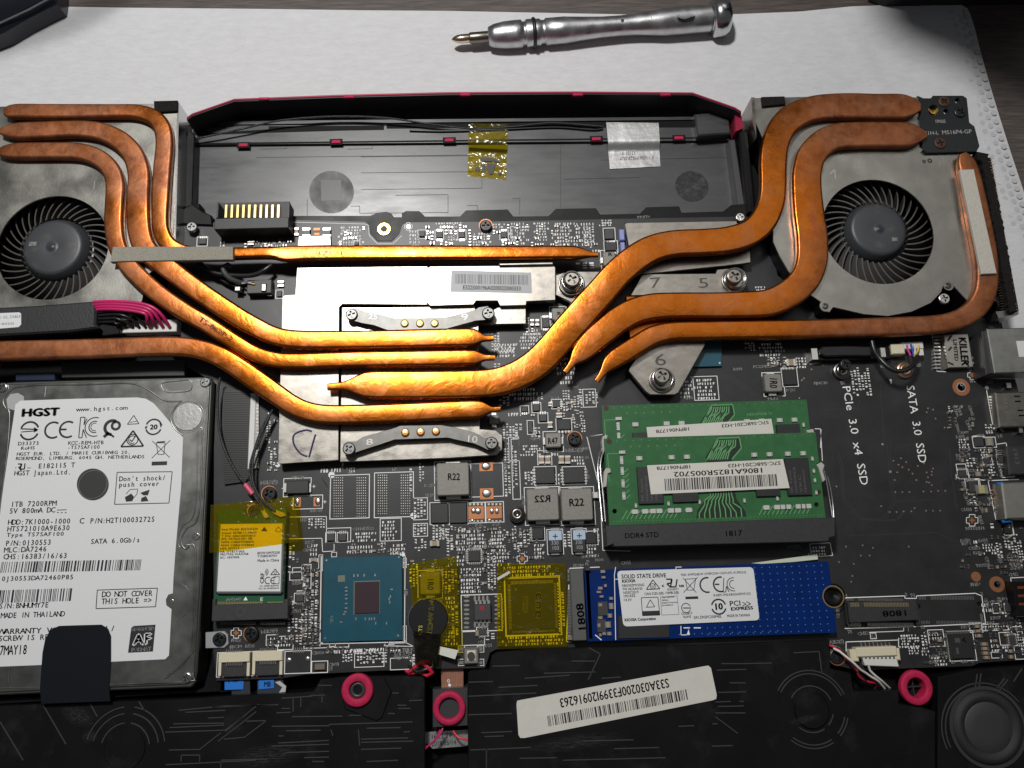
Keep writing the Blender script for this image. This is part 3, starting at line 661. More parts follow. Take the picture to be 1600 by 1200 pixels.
m_ = MB(); m_.pp([(530, 1062), (600, 1059), (612, 1080), (597, 1122), (588, 1127), (538, 1108)], ZP - .1, ZP + .05, .03); m_.build('grommet_boss', PLB, sp1)
grommet(559, 1078, ZP + .06, 12.5, 25, 'magenta rubber grommet on the module in front of the chipset', True, False)
m_ = MB(); m_.pp([(676, 1077), (731, 1074), (731, 1134), (676, 1137)], -.85, ZP - .05, .02); m_.build('grommet_boss', PLG, CH)
grommet(702, 1106, ZP - .02, 15.5, 25.5, 'magenta rubber grommet above the touchpad cable in the central gap', False, True)
grommet(1430, 1074, ZP, 14.5, 26, 'magenta rubber grommet near the cream cable connector at right', False, True, .97)

# touchpad flex, its foil tag
th = lone(MB().pp([(689, 1044), (724, 1043), (724, 1080), (690, 1080)], -.25, -.2).build('touchpad_cable', RIBF), 'short coppery ribbon cable running down under the central magenta grommet', 'cable')
m_ = MB(); 
for i in range(9): m_.seg(692 + i * 3.6, 1052, 693 + i * 3.5, 1080, -.199, -.192, .9)
m_.build('conductor', M('ribbon_line', (0.42, 0.22, 0.15), 0.35, 0.3), th, kind='stuff')
m_ = MB(); T(m_, '-0', (703, 1070), (703, 1061), 5, -.19); m_.cyl(*U(702.5, 1070.5, -.19)[:2], .045, -.195, -.188, 12); m_.build('printing', SILK, th)
th = lone(MB().pp([(664, 1144), (732, 1140), (733, 1164), (726, 1166), (700, 1168), (676, 1170), (666, 1160)], -.45, -.4).build('foil_tag', FOIL), 'crumpled silver foil tag with printed date below the central grommet', 'foil tag')
m_ = MB(); T(m_, '16K1 TP F', (673, 1155), (714, 1152), 7, -.39); T(m_, '2018/05/14', (674, 1166), (713, 1163), 7, -.39); m_.build('printing', INK, th)
m_ = MB(); wire(m_, [(660, 1172, .0), (680, 1156, .1), (688, 1140, .1)], .03); wire(m_, [(664, 1170, .05), (684, 1152, .15), (692, 1138, .1)], .03)
lone(m_.build('wire_pair', PINK), 'thin dark red wire pair crossing the foil tag on its left', 'wire')
m_ = MB(); wire(m_, [(708, 1142, .0), (716, 1152, .1), (731, 1156, .1)], .035); lone(m_.build('wire_pair', RED), 'bright red wire crossing the foil tag on its right', 'wire')
# red black twisted battery lead
m_ = MB(); wire(m_, [(678, 1036, .15), (660, 1034, .3), (640, 1050, .2), (637, 1049, -.1)], .05); wire(m_, [(658, 1035, .3), (668, 1042, .38), (676, 1050, .3), (668, 1056, .2), (655, 1050, .15), (640, 1052, .1), (634, 1046, -.1)], .06); w1 = m_
lone(w1.build('battery_lead', RED), 'red twisted lead of the coin cell below the board edge', 'wire')
m_ = MB(); wire(m_, [(675, 1030, .2), (676, 1042, .3), (664, 1046, .36), (652, 1050, .3), (642, 1042, .2), (638, 1040, -.2)], .055); lone(m_.build('battery_lead', BKWIRE), 'black lead twisted with the red one below the board edge', 'wire')

# ================================================================== cooling fans
ZF = 0.70
def fan(label, plate, hole, hubc, hubr, mirror, nb, rot0, tabs=()):
    u, v, ru = hole
    c = U(u, v, ZF); r = ru / pxs(u, v, ZF)
    th = thing('cooling_fan', label, 'fan', u, v, -.6, 'twin cooling fans')
    n = 72; H = [(c.x + r * math.cos(2 * math.pi * i / n), c.y + r * math.sin(2 * math.pi * i / n)) for i in range(n)]
    m_ = MB(); m_.prism([U(a, b, ZF)[:2] for a, b in plate], ZF - .06, ZF, .012, [H]); m_.build('cover_plate', STEEL_D, th)
    m_ = MB(); m_.prism([U(a, b, ZF)[:2] for a, b in plate], -.6, ZF - .065, 0, [[(c.x + (x - c.x) * 1.22, c.y + (y - c.y) * 1.22) for x, y in H]]); m_.build('side_wall', PLB, th)
    m_ = MB(); m_.cyl(c.x, c.y, r * 1.22, -.62, -.55, 48); m_.build('fan_floor', DULL, th)
    # hub
    hz = .55; hc = U(hubc[0], hubc[1], hz); hr = hubr / pxs(hubc[0], hubc[1], hz)
    m_ = MB(); m_.lathe(hc.x, hc.y, [(hr * 1.17, -.3), (hr * 1.17, .20), (hr * 1.12, .34), (hr * 1.03, hz - .05), (hr * .99, hz), (hr * .90, hz + .02), (hr * .25, hz + .03), (hr * .12, hz + .01), (hr * .10, hz + .05), (.001, hz + .055)], 64, caps=False)
    m_.build('hub', M('fan_hub', (0.050, 0.053, 0.060), 0.42, 0.1, bump=0.2, bs=50, col2=(0.12, 0.11, 0.085), mask=(0.55, 0.78), vs=1.5), th)
    m_ = MB(); m_.box(hc.x + hr * .42 * (1 if mirror > 0 else -1.3), hc.x + hr * .62 * (1 if mirror > 0 else -1.3), hc.y - hr * (.5 if mirror > 0 else -.05), hc.y - hr * (.36 if mirror > 0 else -.2), hz + .02, hz + .032); m_.build('sticker', M('tiny_sticker', (0.25, 0.25, 0.22), 0.5, 0, col2=(0.05, 0.05, 0.05), vs=30), th)
    m_ = MB(); m_.lathe(hc.x, hc.y, [(hr * 1.16, .05), (hr * 1.42, .05), (hr * 1.42, .10), (hr * 1.16, .12)], 64, caps=False); m_.build('blade_ring', M('blade_plastic', (0.085, 0.08, 0.075), 0.30), th)
    # one blade, shared
    b = MB(); r0, r1 = hr * 1.2, r * 1.14; K = 9; L_, R__ = [], []
    for i in range(K + 1):
        t = i / K; rr = r0 + (r1 - r0) * t; ang = mirror * (0.40 * t - 0.03)
        tw = 0.026; p = Vector((rr * math.cos(ang), rr * math.sin(ang))); nn = Vector((-p.y, p.x)).normalized() * tw
        L_.append(p + nn); R__.append(p - nn)
    top = [.40 - .10 * (i / K)**2 for i in range(K + 1)]; vs = []
    for i in range(K + 1):
        sh = Vector((-L_[i].y, L_[i].x)).normalized() * (mirror * -.20)
        vs += [(L_[i].x, L_[i].y, top[i]), (R__[i].x, R__[i].y, top[i]), (R__[i].x + sh.x, R__[i].y + sh.y, -.3), (L_[i].x + sh.x, L_[i].y + sh.y, -.3)]
    fs = []
    for i in range(K):
        a, d = 4 * i, 4 * (i + 1); fs += [(a, a + 1, d + 1, d), (a + 1, a + 2, d + 2, d + 1), (a + 3, a, d, d + 3)]
    b.add(vs, fs + [(0, 3, 2, 1), (4 * K, 4 * K + 1, 4 * K + 2, 4 * K + 3)])
    bm = mesh_of(b, 'blade', M('blade_plastic', (0.085, 0.08, 0.075), 0.30))
    for i in range(nb): inst('blade', bm, th, hc.x + (c.x - hc.x) * .3, hc.y + (c.y - hc.y) * .3, 0, rot0 + 2 * math.pi * i / nb)
    for (a, b2, rp, rr) in tabs:
        q = U(a, b2, ZF); k = 1 / pxs(a, b2, ZF); m_ = MB(); m_.cyl(q.x, q.y, rr * k, ZF - .1, ZF - .003, 20); m_.build('tab', STEEL_D, th); screw(a, b2, ZF + .03, rp, SPRINGST, th, .5, h=.5)
    return th
F2 = fan('right cooling fan under the copper pipes, beside the black foam strip',
    [(1178, 153), (1300, 150), (1436, 152), (1444, 200), (1446, 238), (1502, 240), (1530, 300), (1545, 380), (1556, 470), (1512, 470), (1494, 451), (1484, 440), (1474, 446), (1471, 456), (1455, 473), (1425, 487), (1387, 494), (1350, 491), (1320, 484), (1302, 480), (1296, 488), (1284, 484), (1283, 472), (1262, 458), (1232, 424), (1218, 400), (1208, 378), (1207, 250), (1180, 190)],
    (1372, 361, 87), (1373, 357, 42), (1366, 362), 1, 37, .1, ((1290, 478, 5, 9), (1482, 446, 5, 8))) if False else fan('right cooling fan under the copper pipes, beside the black foam strip',
    [(1178, 153), (1300, 150), (1436, 152), (1444, 200), (1446, 238), (1502, 240), (1530, 300), (1545, 380), (1556, 470), (1512, 470), (1494, 451), (1484, 440), (1474, 446), (1471, 456), (1455, 473), (1425, 487), (1387, 494), (1350, 491), (1320, 484), (1302, 480), (1296, 488), (1284, 484), (1283, 472), (1262, 458), (1232, 424), (1218, 400), (1208, 378), (1207, 250), (1180, 190)],
    (1372, 361, 86.5), (1373, 358), 42, 1, 37, .1, ((1290, 478, 5, 9), (1482, 446, 5, 8)))
F1 = fan('left cooling fan cut by the picture edge, below three copper pipe ends',
    [(-60, 168), (120, 163), (240, 162), (277, 163), (278, 230), (272, 340), (268, 400), (230, 430), (222, 470), (200, 500), (-60, 500)],
    (82, 386, 87), (82, 386), 45, -1, 37, .05)
m_ = MB(); m_.pp([(277, 162), (280, 161), (274, 400), (270, 400)], -.5, ZF + .02); m_.build('folded_flange', ALUB, F1)
strip([(240, 157.5), (277, 156.5), (277, 173), (241, 175)], ZF, ZF + .12, FOAMB, 'foam_pad', .02, F1)
strip([(1190, 151), (1226, 150), (1228, 162), (1192, 166)], ZF, ZF + .12, FOAMB, 'foam_pad', .02, F2)
strip([(1174, 152), (1179, 152), (1182, 215), (1176, 190)], -.5, ZF + .01, STEEL, 'folded_flange', .0, F2)
m_ = MB(); T(m_, '1', (143, 296), (150, 296), 16, ZF + .003); m_.build('scratched_mark', M('scratch', (0.6, 0.6, 0.58), 0.3, .8), F1)
m_ = MB(); T(m_, '1', (1303, 279), (1308, 279), 17, ZF + .003); m_.line([(1297, 272), (1305, 264)], ZF + .003, 1); m_.build('scratched_mark', M('scratch', (0.6, 0.6, 0.58), 0.3, .8), F2)
screw(1476, 466, ZF - .05, 9, ALUB, F2, .2); screw(1453, 251, ZF + .01, 4, RUST, F2, .2)
screw(1444, 252, ZF + .01, 3, RUST, F2, .2)

# fin stack + foam at the right fan
FS = thing('fin_stack', 'row of thin metal cooling fins along the right fan edge', 'cooling fins', 1560, 380, -.4)
m_ = MB(); m_.pp([(1530, 250), (1548, 246), (1592, 486), (1566, 490), (1556, 470)], -.55, ZF - .25); m_.build('fin_block', M('fin_dark', (0.02, 0.018, 0.018), 0.4, .5), FS)
fm = None
for i in range(58):
    t = i / 57; a = (1533 + (1572 - 1533) * t - 6, 252 + (487 - 252) * t); b_ = (a[0] + 24, a[1] - 4)
    m_ = MB(); m_.seg(a[0], a[1], b_[0], b_[1], -.5, ZF - .12, .9); m_.build('fin', M('fin_metal', (0.62, 0.46, 0.36), 0.3, 1.0), FS)
m_ = MB(); m_.pp([(1556, 487), (1590, 483), (1592, 491), (1560, 497)], -.5, ZF - .1); m_.build('end_plate', STEEL_D, FS)
ml = [(1519, 232), (1526, 235), (1541, 238)]; rr = random.Random(5)
left = [(1526 + (1573 - 1526) * t + (6 if t > .05 else 0) + rr.uniform(-1.2, 1.2), 236 + (488 - 236) * t) for t in [i / 60 for i in range(61)]]
right = [(1545 + (1590 - 1545) * t + rr.uniform(-1.8, 1.8) + 3 * math.sin(t * 3.1), 240 + (486 - 240) * t) for t in [i / 60 for i in range(61)]]
m_ = MB(); m_.pp(left + right[::-1], ZF - .55, ZF + .12, .03); m_.build('foam_strip', FOAMB, F2)

# ================================================================== heatsink with copper pipes
HS = thing('heatsink', 'copper heat pipe assembly with nickel plates spanning both fans', 'heatsink', 600, 580, 0)
def pipe(rows, mat, label=None, name='heat_pipe'):
    """rows: u, v, width in pixels, z of the top, thickness."""
    pts = []
    for (u, v, wp, z, t) in rows:
        zc = z - t / 2; p = U(u, v, zc); pts.append((p.x, p.y, zc, wp / pxs(u, v, zc), t))
    Q = spline(pts, 0.10); n = 28; rings = []
    for i, q in enumerate(Q):
        a, b = Q[max(i - 1, 0)], Q[min(i + 1, len(Q) - 1)]
        t = Vector((b[0] - a[0], b[1] - a[1], 0)).normalized(); nn = Vector((-t.y, t.x, 0)); w2, h2 = q[3] / 2, q[4] / 2
        rg = []
        rc = min(h2 * .60, w2 * .9)
        for k in range(n):
            qd, j = divmod(k, n // 4); an = math.pi / 2 * (qd + j / (n // 4 - 1)); sx = 1 if qd in (0, 3) else -1; sy = 1 if qd < 2 else -1
            x = sx * (w2 - rc) + rc * math.cos(an); y = sy * (h2 - rc) + rc * math.sin(an)
            y += .012 * math.copysign(1, y) * (1 - (x / w2)**2) if w2 > .15 else 0
            rg.append(Vector((q[0], q[1], q[2])) + nn * x + Vector((0, 0, y)))
        rings.append(rg)
    vs = [v for r in rings for v in r]
    fs = [(k * n + i, k * n + (i + 1) % n, (k + 1) * n + (i + 1) % n, (k + 1) * n + i) for k in range(len(Q) - 1) for i in range(n)]
    m_ = MB(); m_.add(vs, fs, True); m_.add(rings[0], [tuple(reversed(range(n)))]); m_.add(rings[-1], [tuple(range(n))])
    o = m_.build(name, mat, HS)
    if label: o['label'] = label
    return o
ZFp = 1.02; ZPp = 0.86; TH = .30
def coppermix(name, seedoff, fades):
    """Copper whose brown tarnish grows towards the cooled ends (world x, y of tarnish centres with radius)."""
    m = M(name, (0.72, 0.235, 0.045), 0.34, 1.0); nt = m.node_tree; N = nt.nodes; L = nt.links; p = N['Principled BSDF']
    geo = N.new('ShaderNodeNewGeometry'); P = geo.outputs['Position']
    no = N.new('ShaderNodeTexNoise'); no.inputs['Scale'].default_value = 1.1; no.inputs['Detail'].default_value = 8; no.inputs['Roughness'].default_value = .7; L.new(P, no.inputs['Vector'])
    n2 = N.new('ShaderNodeTexNoise'); n2.inputs['Scale'].default_value = 2.0; n2.inputs['Detail'].default_value = 6; n2.inputs['Roughness'].default_value = .7; L.new(P, n2.inputs['Vector'])
    acc = None
    for (u, v, rpx) in fades:
        c = U(u, v, 1); vm = N.new('ShaderNodeVectorMath'); vm.operation = 'DISTANCE'; L.new(P, vm.inputs[0]); vm.inputs[1].default_value = c
        mr = N.new('ShaderNodeMapRange'); R_ = rpx / 47.0; mr.inputs['From Min'].default_value = R_; mr.inputs['From Max'].default_value = R_ * .45; mr.inputs['To Min'].default_value = 0; mr.inputs['To Max'].default_value = 1; L.new(vm.outputs['Value'], mr.inputs['Value'])
        if acc is None: acc = mr.outputs[0]
        else:
            mx = N.new('ShaderNodeMath'); mx.operation = 'MAXIMUM'; L.new(acc, mx.inputs[0]); L.new(mr.outputs[0], mx.inputs[1]); acc = mx.outputs[0]
    ad = N.new('ShaderNodeMath'); ad.operation = 'MULTIPLY_ADD'; L.new(no.outputs['Fac'], ad.inputs[0]); ad.inputs[1].default_value = 1.7; ad.inputs[2].default_value = -.95
    s = N.new('ShaderNodeMath'); s.operation = 'ADD'; s.use_clamp = True; L.new(ad.outputs[0], s.inputs[0])
    if acc is not None: L.new(acc, s.inputs[1])
    else: s.inputs[1].default_value = 0
    ra = N.new('ShaderNodeValToRGB'); L.new(n2.outputs['Fac'], ra.inputs[0]); e = ra.color_ramp.elements; e[0].position = .35; e[0].color = (0.40, 0.100, 0.009, 1); e[1].position = .65; e[1].color = (0.47, 0.140, 0.022, 1)
    rb = N.new('ShaderNodeValToRGB'); L.new(n2.outputs['Fac'], rb.inputs[0]); e = rb.color_ramp.elements; e[0].position = .3; e[0].color = (0.15, 0.047, 0.022, 1); e[1].position = .7; e[1].color = (0.42, 0.165, 0.075, 1)
    mc = N.new('ShaderNodeMix'); mc.data_type = 'RGBA'; L.new(s.outputs[0], mc.inputs[0]); L.new(ra.outputs[0], mc.inputs[6]); L.new(rb.outputs[0], mc.inputs[7]); L.new(mc.outputs[2], p.inputs['Base Color'])
    mr = N.new('ShaderNodeMapRange'); L.new(s.outputs[0], mr.inputs['Value']); mr.inputs['To Min'].default_value = .25; mr.inputs['To Max'].default_value = .46; L.new(mr.outputs[0], p.inputs['Roughness'])
    mm = N.new('ShaderNodeMapRange'); L.new(s.outputs[0], mm.inputs['Value']); mm.inputs['To Min'].default_value = 1; mm.inputs['To Max'].default_value = .72; L.new(mm.outputs[0], p.inputs['Metallic'])
    nb = N.new('ShaderNodeTexNoise'); nb.inputs['Scale'].default_value = 1.7; nb.inputs['Detail'].default_value = 9; nb.inputs['Roughness'].default_value = .60; nb.inputs['Distortion'].default_value = .9; L.new(P, nb.inputs['Vector'])
    pn = N.new('ShaderNodeTexNoise'); pn.inputs['Scale'].default_value = .75; pn.inputs['Detail'].default_value = 7; pn.inputs['Roughness'].default_value = .62; L.new(P, pn.inputs['Vector'])
    pr = N.new('ShaderNodeMapRange'); pr.inputs['From Min'].default_value = .50; pr.inputs['From Max'].default_value = .60; pr.inputs['To Max'].default_value = .42; L.new(pn.outputs['Fac'], pr.inputs['Value'])
    m3 = N.new('ShaderNodeMix'); m3.data_type = 'RGBA'; L.new(pr.outputs[0], m3.inputs[0]); L.new(mc.outputs[2], m3.inputs[6]); m3.inputs[7].default_value = (0.40, 0.150, 0.065, 1); L.new(m3.outputs[2], p.inputs['Base Color'])
    ar = N.new('ShaderNodeMath'); ar.operation = 'MULTIPLY_ADD'; L.new(pr.outputs[0], ar.inputs[0]); ar.inputs[1].default_value = .13; L.new(mr.outputs[0], ar.inputs[2]); L.new(ar.outputs[0], p.inputs['Roughness'])
    b = N.new('ShaderNodeBump'); b.inputs['Strength'].default_value = .30; b.inputs['Distance'].default_value = .04; L.new(nb.outputs['Fac'], b.inputs['Height']); L.new(b.outputs[0], p.inputs['Normal'])
    return m
CP = coppermix('heat_pipe_copper', 0, [(90, 200, 190), (230, 260, 110), (40, 548, 330), (1390, 190, 230), (1470, 500, 290), (1520, 330, 200), (750, 400, 0.1)])
A = lambda rows: [(u, v, w_, z, t) for (u, v, w_, z, t) in rows]
def zz(rows, zs, t=TH):
    n = len(rows); return [(r[0], r[1], r[2], zs[min(i, len(zs) - 1)] if isinstance(zs, (list, tuple)) else zs, r[3] if len(r) > 3 else t) for i, r in enumerate(rows)]
pA = pipe(zz([(7, 176, 12, .14), (14, 176, 20, .22), (27, 175, 24), (60, 175.5, 25), (120, 175.5, 24.5), (180, 175, 23), (215, 176, 24), (240, 184, 26), (254, 200, 27), (258, 225, 27), (255, 262, 28), (252, 310, 27.5), (251, 345, 26), (254, 366, 26), (266, 384, 25), (290, 395, 23), (325, 398, 20), (364, 397, 19), (400, 396, 19, .30), (428, 396, 19), (448, 397, 25, .24), (500, 396.5, 25), (650, 396, 24), (800, 396, 23), (880, 395.5, 22), (900, 396, 21), (914, 397, 14, .22), (922, 398, 9, .15), (934, 398, 8, .15)],
    [ZFp] * 13 + [ZFp, ZFp - .03, ZFp - .08, .92, .9, .9, .9, .84] + [.82] * 8), CP, 'outermost pipe of the left fan, running on as the long straight top pipe')
pB = pipe(zz([(0, 206, 8, .14), (12, 206, 20, .24), (30, 206, 28), (60, 205, 29), (110, 203, 28), (140, 204, 29), (165, 209, 30), (190, 222, 32), (209, 243, 33), (218, 272, 34), (217, 305, 35), (217, 345, 36), (222, 376, 35), (233, 395, 34), (255, 413, 33), (290, 440, 32), (325, 465, 32), (370, 495, 32), (400, 512, 31), (428, 525, 30), (460, 531, 30), (520, 532, 30), (600, 531, 30), (680, 529, 30), (731, 528, 30), (743, 528, 26, .26), (753, 528.5, 14, .18), (758, 529, 9.5, .15), (764, 529, 9, .15), (771, 528.5, 8.5, .15)],
    [ZFp] * 13 + [ZFp] * 2 + [.98, .94, .90, .88] + [ZPp] * 10), CP)
pC = pipe(zz([(-4, 238, 8, .14), (8, 238, 20, .24), (26, 237.5, 27), (60, 237, 28), (110, 237, 28), (135, 240, 28), (158, 250, 28), (174, 266, 28), (181, 288, 29), (180, 320, 29), (179, 350, 29), (183, 380, 28), (194, 405, 28), (215, 430, 29), (250, 461, 29), (290, 488, 28), (325, 508, 27), (365, 534, 26), (395, 552, 26), (425, 562, 26), (460, 565, 26), (550, 562.5, 26), (650, 561, 26), (733, 559.5, 26), (744, 559.5, 23, .26), (754, 559, 13, .18), (759, 559, 9.5, .15), (765, 559, 9, .15), (773, 559, 8.5, .15)],
    [ZFp] * 13 + [ZFp] * 2 + [.98, .94, .90] + [ZPp] * 10), CP)
pD = pipe(zz([(-60, 551, 31), (0, 549, 32), (80, 547, 31.5), (150, 545, 31.5), (230, 542, 31), (280, 542, 31), (315, 547, 31), (345, 558, 32), (370, 573, 33), (400, 594, 34), (430, 615, 33), (455, 632, 32), (480, 643, 31), (510, 648, 31), (560, 648, 31), (620, 646, 31), (700, 642, 30), (741, 640.5, 30), (753, 640, 26, .26), (763, 640, 15, .18), (768, 640, 9.5, .15), (774, 640, 9, .15), (782, 639, 8, .15)],
    [.95] * 8 + [.92, .90] + [ZPp] * 12), CP)
pE = pipe(zz([(512, 605, 10, .17), (522, 604, 11, .17), (535, 603.5, 13, .18), (546, 603, 20, .2), (562, 602.5, 35, .26), (580, 602, 44), (640, 602, 45), (720, 601, 45), (770, 598, 45), (805, 588, 46), (836, 570, 48), (862, 545, 48), (890, 512, 48), (915, 484, 48), (942, 454, 47), (965, 428, 46), (992, 405, 45), (1020, 389, 44), (1055, 381, 43), (1100, 379, 43), (1140, 375, 43), (1172, 364, 42), (1192, 345, 42), (1204, 318, 41), (1207, 290, 41), (1207, 255, 42), (1211, 225, 42), (1222, 200, 43), (1243, 181, 43), (1275, 170, 42), (1320, 167, 43), (1370, 168, 43), (1405, 168, 43), (1420, 168, 36, .26), (1430, 168, 26, .2), (1437, 168, 14, .14)],
    [ZPp] * 12 + [.9, .94, .98, 1.02, 1.05, 1.05] + [ZFp] * 18), CP, 'widest pipe, crossing from the centre plate up to the right fan')
pF = pipe(zz([(883, 582, 9.5, .16), (890, 573, 10, .16), (895, 566, 13, .18), (903, 557, 27, .24), (914, 546, 36, .28), (926, 534, 40), (945, 518, 42), (968, 500, 43), (992, 487, 43), (1020, 480, 43), (1060, 478, 42), (1110, 478, 42), (1160, 477, 43), (1200, 474, 44), (1232, 460, 45), (1256, 438, 46), (1267, 410, 48), (1268, 375, 49), (1263, 335, 48), (1260, 300, 46), (1260, 270, 45), (1267, 245, 44), (1283, 226, 43), (1305, 215, 43), (1340, 212, 43), (1390, 212, 43), (1415, 212, 42), (1430, 212, 33, .25), (1441, 212, 18, .18), (1447, 212, 8, .12)],
    [ZPp] * 12 + [.9, .95, .98] + [ZFp] * 15), CP)
pG = pipe(zz([(932, 596, 9.5, .16), (938, 588, 10, .16), (944, 579, 14, .18), (951, 570, 24, .24), (962, 561, 30, .3), (978, 551, 32), (1000, 537, 32), (1022, 525, 32), (1050, 519, 31), (1100, 517.5, 31), (1200, 516, 31), (1300, 514, 30), (1400, 511, 30), (1455, 508, 29), (1490, 502, 30), (1517, 488, 32), (1534, 466, 34), (1540, 438, 35), (1538, 400, 36), (1530, 355, 36), (1520, 305, 34), (1512, 270, 32), (1508, 255, 28, .26), (1505, 246, 20, .2), (1503, 241, 12, .16)],
    [ZPp] * 10 + [.86] * 4 + [.88, .92, .96] + [.98] * 8, .34), CP)
# printed marks on the pipes
m_ = MB(); T(m_, 'TS-84DP-1', (499, 534), (560, 532), 7, ZPp + .004); T(m_, 'TS-84DP-2', (1119, 522), (1182, 521), 8, ZPp + .004); T(m_, 'TS-84HP-1', (197, 547), (260, 546), 7.5, .954); T(m_, 'TS-862P-2', (309, 500), (360, 532), 8, .985); m_.build('printing', M('stamp_ink', (0.10, 0.025, 0.03), 0.6), HS)
m_ = MB(); T(m_, 'TS-87OP-1', (1264, 320), (1271, 374), 7, ZFp + .004); T(m_, '-87OP-1', (484, 399), (560, 398), 7, .827); m_.build('printing', M('stamp_ink_red', (0.30, 0.05, 0.03), 0.6), HS)
# nickel plates
def part(name, pts, z0, z1, mat, c=.015, label=None, parent=HS, holes=()):
    m_ = MB(); m_.pp(pts, z0, z1, c, holes); o = m_.build(name, mat, parent)
    if label: o['label'] = label
    return o
part('graphics_plate', [(464, 418), (668, 416), (668, 476), (535, 475), (530, 480), (529, 719), (436, 725), (434, 721), (441, 464), (445, 461), (461, 460)], .3, .46, STEEL, .015, 'L-shaped pale plate with a pen mark')
part('inner_plate', [(534, 480), (600, 480), (742, 478), (745, 498), (778, 480), (822, 478), (822, 506), (748, 507), (748, 520), (750, 670), (775, 672), (785, 680), (785, 702), (776, 711), (700, 716), (531, 722)], .26, .40, STEEL, .02)
part('fin_cover', [(666, 420), (672, 416), (865, 414), (868, 418), (868, 469), (823, 471), (822, 477), (781, 478), (777, 470), (744, 470), (740, 476), (672, 478), (666, 472)], .3, .60, STEEL, .02)
part('cover_lip', [(779, 411), (864, 409), (865, 413.5), (780, 415)], .45, .72, STEEL, .03)
m_ = MB(); m_.pb(617, 482, 697, 484, .40, .43, .01); m_.build('pressed_rib', STEEL, HS)
m_ = MB(); q = [(487, 674), (478, 672), (464, 676), (458, 683), (460, 696), (470, 709), (480, 713)]
Q = spline([(*U(a, b, .465)[:2], 0) for a, b in q], .05); m_.tube([(p[0], p[1], .462) for p in Q], .03, 6); m_.tube([tuple(U(493, 679, .462)), tuple(U(489, 692, .462)), tuple(U(483, 714, .462))], .03, 6); m_.build('pen_mark', INKB, HS)
def bracket(pts, z, name, digits, rivets, scr):
    o = part(name, pts, z - .05, z, SPRINGST, .01)
    m_ = MB()
    for s, p0, p1, h in digits: T(m_, s, p0, p1, h, z + .003)
    m_.build('stamped_number', M('stamped_steel', (0.36, 0.35, 0.33), 0.45, .8), o)
    for u, v in rivets:
        m_ = MB(); p = U(u, v, z + .05); m_.lathe(p.x, p.y, [(.135, z), (.135, z + .03), (.11, z + .05), (.05, z + .035), (.001, z + .05)], 20, caps=False); m_.build('copper_rivet', BRASS if v < 600 else M('copper_rivet', (0.80, 0.36, 0.14), 0.3, 1.0), o)
    for u, v, r in scr: screw(u, v, z + .08, r, SCREWNI, o, random.random(), h=.6)
bracket([(539, 488), (545, 483), (560, 482), (570, 487), (590, 490), (616, 497), (695, 496), (716, 491), (742, 484), (748, 480), (762, 478), (772, 486), (770, 496), (758, 500), (744, 501), (722, 507), (700, 513), (690, 520), (618, 520), (600, 514), (584, 508), (566, 505), (548, 500)], .70, 'spring_bracket',
    [('25', (575, 498), (590, 499), 9), ('9', (721, 501), (733, 499), 11)], [(632, 505), (656, 505), (679, 505)], [(549, 491, 9.5), (763, 489, 10)])
bracket([(536, 694), (543, 690), (556, 690), (566, 683), (588, 677), (618, 668), (625, 665), (690, 664), (712, 668), (742, 676), (756, 684), (772, 684), (780, 692), (774, 702), (762, 703), (750, 697), (740, 693), (712, 687), (700, 684), (616, 687), (596, 694), (580, 699), (562, 705), (550, 709), (540, 706)], .70, 'spring_bracket',
    [('8', (572, 696), (584, 694), 10), ('10', (727, 690), (746, 692), 11)], [(633, 676), (657, 675), (681, 674)], [(545, 701, 10), (768, 692, 10)])
part('side_plate', [(976, 350), (980, 348), (1151, 345), (1153, 353), (1165, 372), (1172, 384), (1173, 410), (1160, 412), (1048, 424), (990, 430)], .3, .46, STEEL)
part('processor_plate', [(985, 462), (1003, 430), (1015, 428), (1118, 427), (1120, 421), (1140, 419), (1165, 424), (1166, 446), (1150, 457), (1050, 460)], .34, .50, STEEL, .02)
part('processor_plate', [(862, 432), (880, 426), (905, 424), (945, 424), (955, 440), (925, 490), (912, 488), (888, 470), (866, 460)], .28, .40, STEEL, .02)
part('copper_base', [(978, 463), (1190, 459), (1192, 508), (985, 538)], .22, .50, CP, .02)
part('processor_plate', [(1102, 539), (1060, 614), (1054, 617), (1016, 617), (1009, 612), (982, 580), (983, 575), (1005, 545), (1030, 525), (1100, 522)], .32, .48, STEEL, .025, 'kite-shaped plate corner stamped 6')
m_ = MB(); T(m_, '7', (1015, 450), (1034, 449), 18, .505); T(m_, '5', (1091, 450), (1110, 449), 17, .505); T(m_, '6', (1022, 571), (1043, 571), 20, .485); m_.build('stamped_number', M('stamped_edge', (0.10, 0.095, 0.085), 0.35, 1.0), HS)
for u, v in ((893, 441), (1147, 436), (1034, 592)):
    z = .52; p = U(u, v, z); k = 1 / pxs(u, v, z)
    m_ = MB(); m_.lathe(p.x, p.y - .05, [(20.5 * k, .40), (20.5 * k, .52), (19 * k, .56), (17.5 * k, .53), (17 * k, .46)], 40); f = m_.build('screw_cup', STEEL, HS)
    m_ = MB()
    for j in range(3): 
        Rr = 15.5 * k; pts = [(p.x + Rr * math.cos(a * .2618), p.y - .02 + Rr * math.sin(a * .2618), .55 + j * .09) for a in range(25)]; m_.tube(pts, .022, 6)
    m_.build('spring', CHROME, f)
    screw(u + 1, v - 5, .95, 12.5, STEEL, HS, .5, 'captive_screw', h=1.0)
# bar across the left pipes, foam pads
part('pipe_clip_bar', [(176, 385.5), (364, 385), (364, 405.5), (196, 408), (172, 409)], .88, 1.08, PADG, .015, 'speckled grey bar laid across the left pipes')
part('foam_pad', [(1500, 265), (1522, 264), (1558, 427), (1534, 428)], .98, 1.10, PADW, .02, 'pale speckled strip on the right hand pipe')
